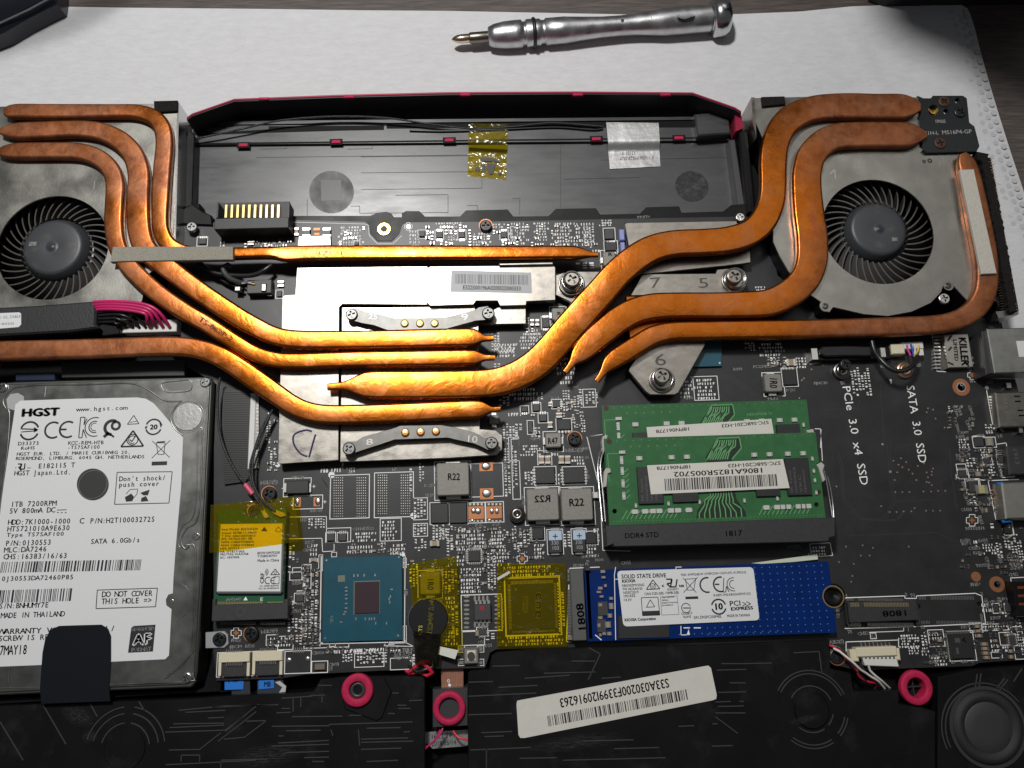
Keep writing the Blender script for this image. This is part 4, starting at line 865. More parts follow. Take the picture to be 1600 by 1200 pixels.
# battery-like black hinge plate
HP = thing('hinge_plate', 'black metal hinge plate with rusty screws at the far right corner', 'bracket', 1480, 195, 0)
def disc(m_, u, v, z, rpx, z0=None, n=24):
    p = U(u, v, z); m_.cyl(p.x, p.y, rpx / pxs(u, v, z), z - .02 if z0 is None else z0, z, n); return m_
part('plate', [(1434, 149), (1443, 153), (1456, 153), (1458, 149), (1505, 149), (1511, 153), (1513, 170), (1515, 191), (1523, 197), (1527, 212), (1531, 228), (1526, 237), (1448, 239), (1442, 234), (1438, 205), (1436, 185), (1439, 175)], .6, .82, BLKM, .02, None, HP, [circ(1459, 172, 8), circ(1496.5, 157, 4, 12), circ(1478.5, 174, 4, 12)])
m_ = MB(); disc(m_, 1459, 172, .62, 7, .5); m_.build('brass_insert', BRASS, HP)
screw(1476, 158, .87, 9, RUST, HP, .7); screw(1470, 223, .87, 9.5, RUST, HP, .2); screw(1501, 174, .88, 9.5, BLKM, HP, .9)
m_ = MB(); T(m_, '10M605', (1461, 192), (1478, 192), 6, .824); T(m_, 'E1H-L', (1445, 211), (1467, 210), 6.5, .824); T(m_, 'MS16P4-GP', (1472, 210), (1519, 208), 7, .824); m_.build('printing', M('faded_white_print', (0.35, 0.35, 0.34), 0.6), HP)
# ================================================================== motherboard
BD = thing('motherboard', 'dense black main circuit board with white silkscreen between the pipes and the front modules', 'circuit board', 800, 800, -.1)
outline = [(262, 352), (284, 346), (330, 352), (335, 346), (455, 343), (570, 346), (576, 350), (578, 364), (590, 377), (612, 377), (624, 365), (628, 351), (636, 347), (760, 346), (1000, 341), (1165, 338), (1180, 342),
           (1200, 345), (1215, 430), (1300, 500), (1560, 496), (1566, 520), (1600, 640), (1660, 860), (1660, 1027), (1600, 1031), (1530, 1036), (1520, 1041), (1405, 1045), (1340, 1048), (1300, 1038), (1296, 1006), (1000, 1008), (886, 1012),
           (775, 1015), (766, 1020), (758, 1044), (640, 1046), (480, 1054), (440, 1060), (338, 1064), (333, 1020), (334, 700), (338, 600), (270, 560), (258, 400)]
holes = [circ(1502, 605, 8), circ(1558, 913, 6.5)]
m_ = MB(); m_.pp(outline, -.14, 0, .01, holes); m_.build('board', PCB, BD)
SK = MB()      # silkscreen
ZS = .004
occ = []
def blocked(u, v, pad=3):
    return any(a - pad < u < c + pad and b - pad < v < d + pad for a, b, c, d in occ)
def chip(x0, y0, x1, y1, h, mat=EPOXY, name='chip', c=.012, pins=None, label=None, outline=True, pad=2.2, parent=BD, z0=0):
    m_ = MB(); m_.pb(x0, y0, x1, y1, z0, z0 + h, c); o = m_.build(name, mat, parent)
    if label: o['label'] = label
    occ.append((x0, y0, x1, y1))
    dv = h * 22 * (888 - y1) / 540     # the foot of the body shows that much lower in the picture
    if outline: SK.rect(x0 - pad, y0 - pad + dv * .2, x1 + pad, y1 + pad + dv * .6, ZS, 1.0)
    if pins:
        g = MB(); n, sides = pins; a, b, cc, d = R4(x0, y0, x1, y1, z0 + h); wd = .4
        for i in range(n):
            t = (i + .5) / n
            if 't' in sides: x = a + (b - a) * t; p = (b - a) / n * .28; g.box(x - p, x + p, d - .01, d + .10, z0 + .002, z0 + .03)
            if 'b' in sides: x = a + (b - a) * t; p = (b - a) / n * .28; g.box(x - p, x + p, cc - .10, cc + .01, z0 + .002, z0 + .03)
            if 'l' in sides: y = cc + (d - cc) * t; p = (d - cc) / n * .28; g.box(a - .10, a + .01, y - p, y + p, z0 + .002, z0 + .03)
            if 'r' in sides: y = cc + (d - cc) * t; p = (d - cc) / n * .28; g.box(b - .01, b + .10, y - p, y + p, z0 + .002, z0 + .03)
        g.build('pins', SOLDER, o, kind='stuff')
    return o
def smdcap(x0, y0, x1, y1, mat=CERAM, h=.09, vert=True, name='capacitor'):
    m_ = MB(); m_.pb(x0, y0, x1, y1, 0, h, .008); o = m_.build(name, mat, BD); e = MB(); f = .24
    if vert: e.pb(x0 - .3, y0 - .3, x1 + .3, y0 + (y1 - y0) * f, 0, h + .004); e.pb(x0 - .3, y1 - (y1 - y0) * f, x1 + .3, y1 + .3, 0, h + .004)
    else: e.pb(x0 - .3, y0 - .3, x0 + (x1 - x0) * f, y1 + .3, 0, h + .004); e.pb(x1 - (x1 - x0) * f, y0 - .3, x1 + .3, y1 + .3, 0, h + .004)
    e.build('terminal', SOLDER, o, kind='stuff'); occ.append((x0, y0, x1, y1)); return o
def boardtext(s, p0, p1, h): T(SK, s, p0, p1, h, ZS, bold=.03)

# ---- power inductors
def choke(x0, y0, x1, y1, h, text, pads='tb', out=True, parent=BD):
    m_ = MB(); a, b, c, d = R4(x0, y0, x1, y1, h); r = .07; pl = []
    for cx, cy, a0 in ((b - r, d - r, 0), (a + r, d - r, 90), (a + r, c + r, 180), (b - r, c + r, 270)):
        for i in range(5): t = math.radians(a0 + i * 22.5); pl.append((cx + r * math.cos(t), cy + r * math.sin(t)))
    m_.prism(pl, .03, h, .03); o = m_.build('choke', FERR, parent); g = MB(); xm = (a + b) / 2; w_ = (b - a) * .22
    if 't' in pads: g.box(xm - w_, xm + w_, d - .02, d + .09, .0, h * .35); g.box(xm - w_, xm + w_, c - .09, c + .02, .0, h * .35)
    else: g.box(a - .07, a + .02, (c + d) / 2 - w_, (c + d) / 2 + w_, 0, h * .4); g.box(b - .02, b + .07, (c + d) / 2 - w_, (c + d) / 2 + w_, 0, h * .4)
    g.build('terminal', SOLDER, o, kind='stuff')
    occ.append((x0, y0, x1, y1))
    if out: SK.rect(x0 - 3, y0 - 2, x1 + 3, y1 + 7, ZS, 1.1)
    p = MB(); s, p0, p1, hh = text; T(p, s, p0, p1, hh, h + .003, bold=.03); p.build('printing', INK, o, kind='stuff'); return o
choke(682, 723, 733, 774, .45, ('R22', (699, 750), (719, 750), 11)); choke(823, 763, 873, 813, .42, ('R22', (861, 784), (835, 785), -11)); choke(877, 763, 926, 813, .42, ('R22', (889, 791), (913, 790), 12))
choke(852, 676, 877, 699, .28, ('R47', (856, 694), (872, 693), 10), 'l'); choke(1195, 584, 1222, 612, .30, ('1R0', (1203, 589), (1203, 606), 12), 't'); choke(656, 893, 688, 929, .30, ('1R0', (668, 903), (668, 922), 10), 't')
choke(862, 481, 882, 500, .25, ('R', (870, 487), (870, 493), 6), 'l'); choke(942, 393, 962, 415, .25, ('R', (950, 400), (957, 400), 6), 'l'); choke(764, 648, 780, 662, .2, ('1', (770, 655), (774, 655), 4), 't', False)
# ---- chips and other bodies (x0, y0, x1, y1, height, pins)
CHIPS = [(674, 787, 700, 817, .12, None), (702, 786, 729, 817, .12, None), (837, 731, 867, 755, .12, (5, 'l')), (881, 731, 913, 754, .12, (5, 'lr')),
 (833, 631, 843, 642, .09, (3, 't')), (843, 647, 854, 658, .09, (3, 't')), (871, 656, 891, 671, .10, (4, 'b')), (864, 626, 875, 636, .08, (4, 'lr')), (832, 825, 849, 842, .10, (4, 'l')), (915, 832, 932, 849, .10, (4, 'b')),
 (732, 860, 750, 877, .10, (6, 'tblr')), (945, 358, 959, 373, .12, (4, 'b')), (946, 378, 963, 391, .12, (4, 'tb')), (682, 361, 691, 371, .10, (3, 'tb')), (717, 361, 726, 371, .10, (3, 'tb')), (783, 361, 792, 371, .10, (3, 'tb')),
 (310, 372, 322, 381, .10, (4, 't')), (848, 496, 858, 511, .10, (4, 'tb')), (1224, 577, 1244, 601, .10, (4, 't')), (511, 834, 522, 845, .08, (4, 't')), (529, 834, 541, 845, .08, (4, 't')),
 (455, 896, 470, 904, .08, (3, 'b')), (462, 929, 474, 940, .10, (4, 'tb')), (1498, 770, 1516, 783, .0, None), (1515, 752, 1528, 769, .12, (4, 'tb')), (1499, 735, 1511, 745, .1, (4, 'tb')), (1538, 716, 1548, 724, .08, (3, 'tb')),
 (1524, 683, 1537, 697, .1, None), (1572, 945, 1582, 956, .08, (3, 'tb')), (1578, 993, 1586, 1007, .06, (4, 'tblr')), (1553, 945, 1560, 956, .06, None), (747, 982, 760, 992, .06, (3, 'tb')), (1560, 712, 1566, 723, .08, None),
 (826, 659, 832, 676, .08, None), (815, 636, 824, 643, .08, (3, 'b')), (554, 378, 560, 383, .08, None), (655, 361, 664, 369, .1, None), (433, 455, 440, 463, .08, None)]
for x0, y0, x1, y1, h, pn in CHIPS:
    if h: chip(x0, y0, x1, y1, h, EPOXY if x1 - x0 > 14 else EPOXY2, pins=pn)
# codec chip at the lower right, logo printed
o = chip(1485, 990, 1519, 1029, .10, EPOXY, pins=(14, 'tl'), pad=4); m_ = MB(); T(m_, 'K', (1503, 1005), (1512, 1004), 9, .103, bold=.04); m_.build('printing', M('laser_mark', (0.07, 0.07, 0.072), .5), o, kind='stuff'); m_ = MB(); m_.flat(1492, 997, 1500, 1004, .103); m_.flat(1494, 1012, 1498, 1022, .103); m_.build('printing', MAT['laser_mark'], o, kind='stuff')
# tantalum caps
o = chip(447, 751, 482, 771, .22, EPOXY, 'tantalum_capacitor', .02, pad=4); m_ = MB(); m_.pb(443, 755, 447.5, 769, 0, .12); m_.pb(481.5, 755, 486, 769, 0, .12); m_.build('terminal', SOLDER, o, kind='stuff')
SK.seg(440, 763, 444, 763, ZS, ZS, 1); SK.seg(488, 760, 493, 760, ZS, ZS, 1); SK.seg(490.5, 757.5, 490.5, 762.5, ZS, ZS, 1)
for x0, y0, x1, y1, tx in ((857, 825, 878, 867, '330'), (895, 824, 915, 866, '330')):
    o = chip(x0, y0 + 4, x1, y1 - 3, .18, EPOXY, 'tantalum_capacitor', .02, pad=2); occ.append((x0, y0, x1, y1))
    m_ = MB(); m_.pb(x0 + .3, y0 + 4.3, x1 - .3, y0 + 19, .17, .184); m_.build('polarity_mark', PBLUE, o)
    m_ = MB(); m_.pb(x0 + 4, y0, x1 - 4, y0 + 4.5, 0, .1); m_.pb(x0 + 4, y1 - 3.5, x1 - 4, y1, 0, .1); m_.build('terminal', SOLDER, o, kind='stuff')
    m_ = MB(); cx = (x0 + x1) / 2
    T(m_, tx, (x0 + 4, y0 + 26), (x1 - 5, y0 + 26), 6, .186); T(m_, '103', (x0 + 5, y0 + 34), (x1 - 4, y0 + 34), 6, .186); m_.build('printing', M('pale_print', (.35, .37, .4), .5), o, kind='stuff')
    m_ = MB(); m_.seg(cx - 4, y0 + 13, cx + 4, y0 + 13, .1865, .1865, 1.5); m_.seg(cx, y0 + 9, cx, y0 + 17, .1865, .1865, 1.5); m_.build('plus_mark', INK, o, kind='stuff')
chip(1570, 818, 1580, 833, .12, EPOXY, 'tantalum_capacitor'); m_ = MB(); m_.seg(1574, 822, 1580, 822, .122, .122, 1.2); m_.seg(1577, 819, 1577, 825, .122, .122, 1.2); m_.build('plus_mark', PBLUE, BD, kind='stuff')
# ceramic caps
for r in [(842, 712, 850, 724), (852, 712, 860, 724), (873, 712, 881, 724), (883, 712, 891, 724), (829, 499, 834, 508), (837, 499, 842, 508), (672, 845, 686, 853, CERAM, .12, False), (1229, 561, 1243, 571, CERAM, .12, False), (869, 645, 878, 652),
          (856, 659, 863, 668), (857, 629, 862, 634), (1525, 758, 1543, 771, M('olive_cap', (.40, .36, .16), .4), .15, False), (491, 871 - 0, 493, 872), (485, 872, 494, 877, CERAM, .08, False), (1524, 737, 1533, 744, CERAM, .1, False),
          (1540, 684, 1552, 696, M('taupe_cap', (.30, .26, .20), .5), .12, False), (460, 356, 466, 367), (1522, 977, 1532, 981, CERAM, .08, False), (1523, 984, 1534, 988, CERAM, .08, False), (1525, 991, 1535, 996, CERAM, .08, False), (1532, 1004, 1544, 1009, CERAM, .08, False),
          (1533, 1011, 1545, 1016, CERAM, .08, False), (1534, 1018, 1546, 1023, CERAM, .08, False), (1536, 1025, 1547, 1030, CERAM, .08, False), (1464, 998, 1473, 1003, CERAM, .08, False), (1575, 1015, 1583, 1020, CERAM, .07, False), (1576, 1024, 1584, 1029, CERAM, .07, False),
          (925, 767 + 2, 936, 778, WHITEP, .16, False), (473, 356, 484, 370, M('slate_cap', (.12, .13, .14), .5), .14), (505, 356, 516, 370, MAT['slate_cap'], .14), (743, 985, 748, 993), (387, 377, 396, 382), (434, 439, 443, 447), (364, 0, 365, 1)]:
    if r[1] > 2: smdcap(*r)
m_ = MB(); m_.pb(491, 1037, 508, 1047, 0, .1, .02); o = m_.build('crystal', M('crystal_can', (.38, .32, .26), .35, .8), BD); SK.rect(487, 1033, 512, 1051, ZS)
m_ = MB(); m_.pp([(467, 369), (516, 368), (517, 383), (465, 384)], .1, .16, .01); m_.build('white_shield_label', M('pearl_label', (.66, .64, .58), .35, .3, var=.1, vs=6), BD)
m_ = MB(); m_.pb(490, 356, 500, 360, 0, .03); m_.pb(491, 364, 499, 367, 0, .03); m_.build('copper_pads', RAWCU, BD, kind='stuff')
m_ = MB(); m_.pb(968, 358, 976, 375, 0, .3, .03); m_.build('thermal_pad', LILAC, BD); m_ = MB(); m_.pb(970, 378, 977, 396, 0, .3, .03); m_.build('thermal_pad', LILAC, BD)
# bare copper footprints with solder blobs
def padset(rs, bl):
    g = MB(); 
    for r in rs: g.pb(*r, 0, .012)
    g.build('copper_pads', RAWCU, BD, kind='stuff')
    g = MB()
    for r in bl:
        a, b, c, d = R4(*r, .03); g.lathe((a + b) / 2, (c + d) / 2, [((b - a) / 2, .010), ((b - a) * .42, .03), ((b - a) * .2, .04), (.001, .042)], 12, caps=False, sy=(d - c) / (b - a))
    g.build('solder_blobs', SOLDER, BD, kind='stuff')
padset([(749, 722, 770, 736), (750, 763, 771, 780), (732, 791, 756, 811), (760, 791, 784, 810)], [(752, 722, 767, 735), (753, 764, 768, 778), (736, 793, 744, 803), (742, 793, 752, 804), (765, 793, 772, 804), (773, 793, 780, 804), (735, 811, 741, 815), (762, 810, 768, 815)])
padset([(462, 777, 470, 792), (490, 777, 500, 791)], [(461, 777, 468, 791), (492, 777, 501, 790)])
occ += [(733, 722, 785, 781), (730, 784, 788, 818), (458, 774, 503, 796)]
SK.rect(733, 724, 786, 776, ZS); SK.rect(731, 785, 758, 817, ZS); SK.rect(759, 784, 787, 816, ZS); SK.rect(458, 774, 504, 795, ZS); SK.seg(505, 784, 510, 784, ZS, ZS, 1); SK.seg(507.5, 781.5, 507.5, 786.5, ZS, ZS, 1)
g = MB()
for x0 in (733, 762):
    for i in range(4): g.pb(x0 + i * 6, 786, x0 + 3.4 + i * 6, 789.5, 0, .02); g.pb(x0 + i * 6, 812.5, x0 + 3.4 + i * 6, 815.5, 0, .02)
# ball footprints
for (x0, y0, x1, y1, lb) in ((516, 742, 577, 810, 'M7'), (585, 738, 646, 808, 'M8')):
    SK.rect(x0, y0, x1, y1, ZS, 1.2); occ.append((x0, y0, x1, y1)); boardtext(lb, (x0 + 28, y0 - 2), (x0 + 36, y0 - 2.5), 5)
    for cx in (x0 + 6, x0 + 42):
        for i in range(5):
            for j in range(16): g.cyl(*U(cx + i * 3.3, y0 + 4.5 + j * 4.0, .008)[:2], .016, 0, .008, 6)
g.build('solder_pads', SOLDER, BD, kind='stuff')
SKD = MB(); [disc(SKD, u, v, ZS, r, ZS - .003, 20) for u, v, r in ((518, 742, 5), (646, 806, 5), (434, 726, 4), (629, 866, 4))]; SKD.build('pin_one_dots', SILK, BD, kind='stuff')
# ---- chipset
o = thing.__call__ and None
m_ = MB(); m_.pp([(506.5, 871), (628, 868), (629, 1000), (503, 1003.5)], .02, .10, .01); pch = m_.build('chipset', TEAL, BD); occ.append((503, 866, 632, 1005))
m_ = MB(); m_.pb(554, 909, 592, 958, .1, .16, .008); m_.build('die', DIE, pch)
m_ = MB(); m_.pb(552.5, 907.5, 593.5, 959.5, .1, .108); m_.build('die_border', M('die_glue', (.17, .15, .11), .4), pch)
m_ = MB()
for u, v in ((541, 918), (541, 923.5), (541, 929.5), (541, 935.5), (541, 943), (541, 950), (539.5, 956), (537.5, 960), (533, 972), (612, 921)): m_.pb(u - 2, v - .9, u + 2, v + .9, .1, .115)
for u, v in ((553, 899.5), (559, 899), (569, 899), (586, 898.5), (610, 932), (608, 936), (609, 941), (556, 967), (571, 967), (577, 967), (580.5, 967), (585, 966.5), (587, 974), (604, 974)): m_.pb(u - .9, v - 2, u + .9, v + 2, .1, .115)
for u, v, r in ((510, 875.5, 1.5), (623, 870.5, 1.2), (508, 997, 1.4), (622, 993, 1.8)): disc(m_, u, v, .104, r, .1, 12)
m_.build('chipset_capacitors', SOLDER, pch, kind='stuff')
m_ = MB(); m_.flat(528, 899, 539, 909, .1025); T(m_, 'KBL', (516, 962), (516, 974), 5, .1025); m_.build('printing', M('faint_teal_mark', (.16, .17, .13), .5), pch, kind='stuff')
SK.line([(502, 869), (500, 1006), (632, 1003)], ZS, 1.4); SK.line([(633, 868), (632, 1003)], ZS, 1.2)
for r in ((518, 863, 526, 870), (614, 861, 621, 866), (618, 861, 624, 866), (630, 872, 635, 879), (630, 880, 635, 887), (498, 867, 504, 892), (515, 1004, 524, 1010), (607, 1001, 616, 1007), (630, 978, 635, 1004), (607, 1000, 633, 1005)): SK.rect(*r, ZS, .8)
# ---- bios chip, footprint, embedded controller
o = chip(741, 943, 767, 969, .17, EPOXY2, 'bios_chip', .02, (4, 'tb'), pad=0, outline=False); m_ = MB(); p = U(753, 950, .173); m_.cyl(p.x, p.y, .075, .17, .174, 16); m_.build('red_dot', M('maroon_paint', (.28, .01, .03), .5), o)
SK.rect(721, 929, 784, 986, ZS, 1.3); occ.append((719, 926, 788, 988)); g = MB()
for j in range(8):
    for x0 in (724, 772): g.prism([U(a, b, .02)[:2] for a, b in [(x0 + 5 + 4.6 * math.cos(t * .5236), 932 + j * 6.9 + 1.9 * math.sin(t * .5236)) for t in range(12)]], 0, .02)
for i in range(4):
    x0 = 742 + i * 6.5; g.prism([U(a, b, .02)[:2] for a, b in [(x0 + 1.7 * math.cos(t * .5236), 935 + 5 * math.sin(t * .5236)) for t in range(12)]], 0, .02); g.prism([U(a, b, .02)[:2] for a, b in [(x0 + 1.7 * math.cos(t * .5236), 976 + 5 * math.sin(t * .5236)) for t in range(12)]], 0, .02)
g.build('solder_pads', SOLDER, BD, kind='stuff')
o = chip(799, 912, 866, 983, .13, EPOXY, 'controller_chip', .015, (32, 'tblr'), pad=9); occ.append((786, 898, 878, 995))
m_ = MB(); T(m_, 'ene', (837, 925), (836, 966), 15, .133, bold=.05); T(m_, 'KB9028Q', (822, 931), (821, 958), 4, .133); T(m_, 'C LB46T', (817, 931), (816, 958), 4, .133); disc(m_, 806, 921, .1335, 2, .13, 14); m_.build('printing', M('chip_logo', (.16, .15, .12), .4), o, kind='stuff')
SK.rect(789, 901, 876, 993, ZS, 1.2)
# ---- tactile switch
m_ = MB(); m_.pb(724, 1012, 748, 1038, 0, .18, .04); o = m_.build('reset_button', M('switch_metal', (.6, .58, .54), .3, .9), BD); m_ = MB(); m_.pb(729, 1016, 744, 1033, .17, .2, .03); m_.build('button_plate', CREAM, o); m_ = MB(); disc(m_, 736, 1025, .26, 6, .18); m_.build('button', EPOXY2, o)
m_ = MB(); [m_.pb(*r, 0, .04) for r in ((717, 1011, 724, 1017), (717, 1033, 724, 1038), (748, 1011, 754, 1017), (748, 1033, 754, 1038))]; m_.build('terminal', SOLDER, o, kind='stuff'); SK.rect(716, 1009, 726, 1019, ZS, .8); SK.rect(746, 1009, 756, 1019, ZS, .8); SK.rect(716, 1030, 726, 1040, ZS, .8); SK.rect(746, 1030, 756, 1040, ZS, .8); occ.append((714, 1008, 757, 1041))
# ---- flat cable sockets at the lower left, blue tags
for x0, y0, x1, y1, cable in ((341, 1020, 390, 1056, 1), (394, 1018, 441, 1054, 1)):
    m_ = MB(); m_.pb(x0, y0, x1, y0 + 15, 0, .18, .02); m_.pb(x0, y0 + 15.2, x0 + 4.5, y1, 0, .17); m_.pb(x1 - 4.5, y0 + 15.2, x1, y1, 0, .17); o = m_.build('flat_cable_socket', CREAM, BD)
    m_ = MB(); m_.pp([(x0 + 5, y0 + 17), (x1 - 5, y0 + 16), (x1 - 4, y1 - 2), (x1 - 10, y1 + 1), (x0 + 8, y1 + 2), (x0 + 4, y1 - 3)], .02, .13, .015); m_.build('latch', CONN, o)
    m_ = MB(); [m_.pb(x0 + 12 + i * 3.0, y0 + 14, x0 + 13.3 + i * 3.0, y0 + 20, .13, .20) for i in range(9)]; [m_.pb(x0 + 12 + i * 3.0, y0 - 5, x0 + 13.3 + i * 3.0, y0, 0, .05) for i in range(9)]; m_.build('pins', SOLDER, o, kind='stuff'); occ.append((x0, y0, x1, y1)); SK.rect(x0 - 2, y0 - 1, x1 + 2, y1 + 1, ZS, .9)
SK.rect(445, 1017, 486, 1052, ZS, 1.1); padset([], [(447, 1027, 456, 1036), (476, 1025, 485, 1034)]); occ.append((445, 1012, 486, 1054)); m_ = MB(); [m_.pb(458 + i * 3, 1012, 459.5 + i * 3, 1020, 0, .02) for i in range(6)]; m_.build('solder_pads', SOLDER, BD, kind='stuff')
for pts, tag, txt, nm in (([(361, 1056), (390, 1056), (391, 1084), (362, 1085)], [(351, 1061), (381, 1060), (380, 1077), (351, 1078)], ((356, 1066), (373, 1065)), 'leftmost'), ([(402, 1054), (440, 1053), (446, 1082), (402, 1084)], [(404, 1059), (428, 1059), (428, 1075), (404, 1077)], ((412, 1073), (423, 1073)), 'rightmost')):
    m_ = MB(); m_.pp(pts, -.2, -.12); cab = m_.build('flat_cable', M('dark_flat_cable', (.03, .035, .045), .35), None); lone(cab, 'dark flat ribbon cable with blue paper tag, %s of two at the lower board edge' % nm, 'cable')
    m_ = MB(); m_.pp(tag, -.11, -.09); tg = m_.build('blue_tag', BLUEP, cab); m_ = MB(); T(m_, 'MB', *txt, 8, -.087, bold=.03); m_.build('printing', INK, tg, kind='stuff')
m_ = MB(); m_.pp([(430, 1066), (437, 1064), (447, 1072), (446, 1081), (436, 1082), (441, 1074)], -.12, -.1); lone(m_.build('clear_tab', M('clear_tab', (.5, .5, .5), .3), None), 'small shiny clear tab beside the MB tagged cable', 'tab')
# ---- cream cable connector bottom right
m_ = MB(); m_.pb(1338, 1011, 1402, 1026, 0, .3, .03); m_.pb(1329, 1015, 1342, 1034, 0, .25, .03); m_.pb(1398, 1013, 1407, 1032, 0, .25, .03); o = m_.build('cable_connector', CREAM, BD)
m_ = MB(); m_.pp([(1347, 1027), (1401, 1026), (1405, 1042), (1352, 1040)], .05, .24, .02); m_.build('plug', WHITEP, o); m_ = MB(); [m_.pb(1345 + i * 6.3, 1004, 1347 + i * 6.3, 1011, 0, .12) for i in range(8)]; [m_.pb(1345 + i * 6.3, 1025, 1348 + i * 6.3, 1029, .2, .27) for i in range(9)]; m_.build('pins', SOLDER, o, kind='stuff'); SK.line([(1322, 1018), (1322, 1003), (1404, 1000), (1404, 1011)], ZS, 1.2); occ.append((1322, 1002, 1410, 1045))
# ---- M.2 sockets lower right
SK.line([(1316, 940), (1322, 934), (1414, 931), (1414, 935), (1432, 935), (1432, 931), (1524, 927), (1534, 931), (1540, 974), (1432, 979), (1320, 982)], ZS, 1.3)
m_ = MB(); m_.pb(1326, 940, 1434, 971, 0, .36, .02); m_.pb(1322, 944, 1328, 976, 0, .2); m_.pb(1430, 944, 1436, 976, 0, .2); o = m_.build('card_socket', CONN, BD)
m_ = MB(); T(m_, '1808', (1419, 953), (1378, 955), 9, .363, bold=.04); m_.build('printing', INK, o, kind='stuff')
m_ = MB(); [m_.pb(1329 + i * 2.35, 941.5, 1330.3 + i * 2.35, 948, .355, .368) for i in range(39) if not 5 < i < 9]; m_.build('contacts', M('pale_gold', (.62, .5, .3), .35, .9), o, kind='stuff')
m_ = MB(); [m_.pb(1325 + i * 2.35, 973, 1326.3 + i * 2.35, 979, 0, .08) for i in range(44) if not 8 < i < 13]; [m_.pb(1323 + i * 2.35, 935, 1324.3 + i * 2.35, 939, 0, .05) for i in range(38) if not 4 < i < 8]; m_.build('pins', SOLDER, o, kind='stuff')
m_ = MB(); [m_.seg(1436 + i * 2.35, 931 + .0 * i, 1436.6 + i * 2.35, 937, ZS, ZS + .004, 1.1) for i in range(37) if not 4 < i < 8]; [m_.seg(1440 + i * 2.35, 970, 1440.6 + i * 2.35, 975, ZS, ZS + .004, 1.1) for i in range(41) if not 5 < i < 10]; m_.pb(1434, 963, 1437, 976, 0, .02); m_.pb(1532, 959, 1536, 972, 0, .02); m_.build('solder_pads', SOLDER, BD, kind='stuff')
m_ = MB(); disc(m_, 1435, 947, .008, 3.5, 0); disc(m_, 1530, 943, .008, 3.2, 0); m_.build('locating_holes', DULL, BD, kind='stuff'); occ.append((1316, 928, 1541, 982))
# ---- right edge connectors
m_ = MB(); m_.pb(1548, 512, 1640, 582, 0, .85, .03); o = m_.build('network_jack', M('jack_shell', (.42, .42, .40), .38, .95, var=.2, vs=2), BD, 'silver network jack with black rear block'); m_ = MB(); m_.pp([(1534, 518), (1549, 513), (1557, 582), (1541, 586)], 0, .75, .03); m_.build('jack_rear', CONN, o); m_ = MB(); m_.pb(1590, 532, 1640, 557, .84, .856); m_.build('shell_window', WHITEP, o)
m_ = MB(); [m_.pb(1520, 533 + j * 8, 1530 + (j % 2) * 3, 537 + j * 8, 0, .12, .02) for j in range(5)]; [m_.pb(1526, 536.5 + j * 8, 1536, 540 + j * 8, 0, .16, .02) for j in range(5)]; m_.build('pins', SOLDER, o, kind='stuff'); occ.append((1516, 510, 1600, 590))
m_ = MB(); m_.pb(1478, 522, 1517, 574, 0, .28, .02); o = m_.build('network_chip', M('etched_cover', (.55, .53, .48), .35, .9), BD, 'silver network chip printed KILLER'); m_ = MB(); T(m_, 'KILLER', (1498, 527), (1503, 571), 12, .284, bold=.05); T(m_, 'LIMITED', (1489, 530), (1492, 564), 6, .284, bold=.03)
for a in ((1481, 532, 1487, 524), (1482, 548, 1487, 542), (1481, 566, 1490, 570), (1508, 566, 1514, 572)): m_.seg(a[0], a[1], a[2], a[3], .284, .284, 3)
m_.build('printing', INK, o, kind='stuff'); m_ = MB(); [m_.pb(1459, 524 + j * 5.5, 1470, 527 + j * 5.5, 0, .08, .01) for j in range(10)]; m_.build('pins', SOLDER, o, kind='stuff'); SK.line([(1455, 516), (1464, 580), (1478, 581)], ZS, 1); SK.line([(1517, 540), (1526, 591), (1590, 592)], ZS, 1); occ.append((1455, 515, 1520, 582))
def port(x0, y0, x1, y1, h, mat, label, name='port'):
    m_ = MB(); m_.pp([(x0, y0), (x1, y0 - 2), (x1, y1 - 2), (x0 + (y1 - y0) * .12, y1)], .02, h, .04); o = m_.build(name, mat, BD); o['label'] = label; occ.append((x0, y0, x1, y1)); return o
o = port(1555, 613, 1640, 668, .34, M('port_shell', (.30, .29, .25), .36, .95, var=.2, vs=3), 'olive silver display port shell', 'display_port')
m_ = MB(); [m_.pb(a, b, a + 9, b + 2.4, .335, .345) for a, b in ((1585, 618), (1586, 626), (1590, 640), (1592, 648))]; m_.build('shell_slots', DULL, o, kind='stuff'); m_ = MB(); T(m_, 'SISL', (1567, 619), (1571, 650), 6, .345); m_.build('printing', M('pressed_mark', (.42, .41, .37), .3, .9), o, kind='stuff')
SK.line([(1541, 607), (1551, 663), (1568, 674)], ZS, 1.2); m_ = MB(); disc(m_, 1542, 606, .05, 3, 0); disc(m_, 1555, 670, .05, 3, 0); [m_.pb(1545 + j * .9, 619 + j * 4.4, 1548 + j * .9, 621 + j * 4.4, 0, .03) for j in range(9)]; m_.pb(1573, 598, 1580, 606, 0, .15); m_.pb(1592, 666, 1598, 676, 0, .2); m_.build('solder_points', SOLDER, BD, kind='stuff')
o = port(1572, 697, 1640, 742, .32, CONN, 'black port with faint white number', 'side_port'); m_ = MB(); T(m_, '1913', (1582, 700), (1587, 726), 7, .325); m_.build('printing', M('pressed_grey', (.1, .1, .09), .5), o, kind='stuff'); m_ = MB(); [m_.pb(1556 + j * .7, 703 + j * 3.3, 1566 + j * .7, 704.4 + j * 3.3, 0, .04) for j in range(9)]; m_.build('pins', SOLDER, o, kind='stuff')
SK.line([(1558, 694), (1572, 692), (1574, 702)], ZS, 1.1); SK.line([(1556, 702), (1566, 746), (1585, 745), (1585, 738), (1600, 737)], ZS, 1.1); SK.line([(1500, 746), (1544, 751), (1592, 749)], ZS, 1.1)
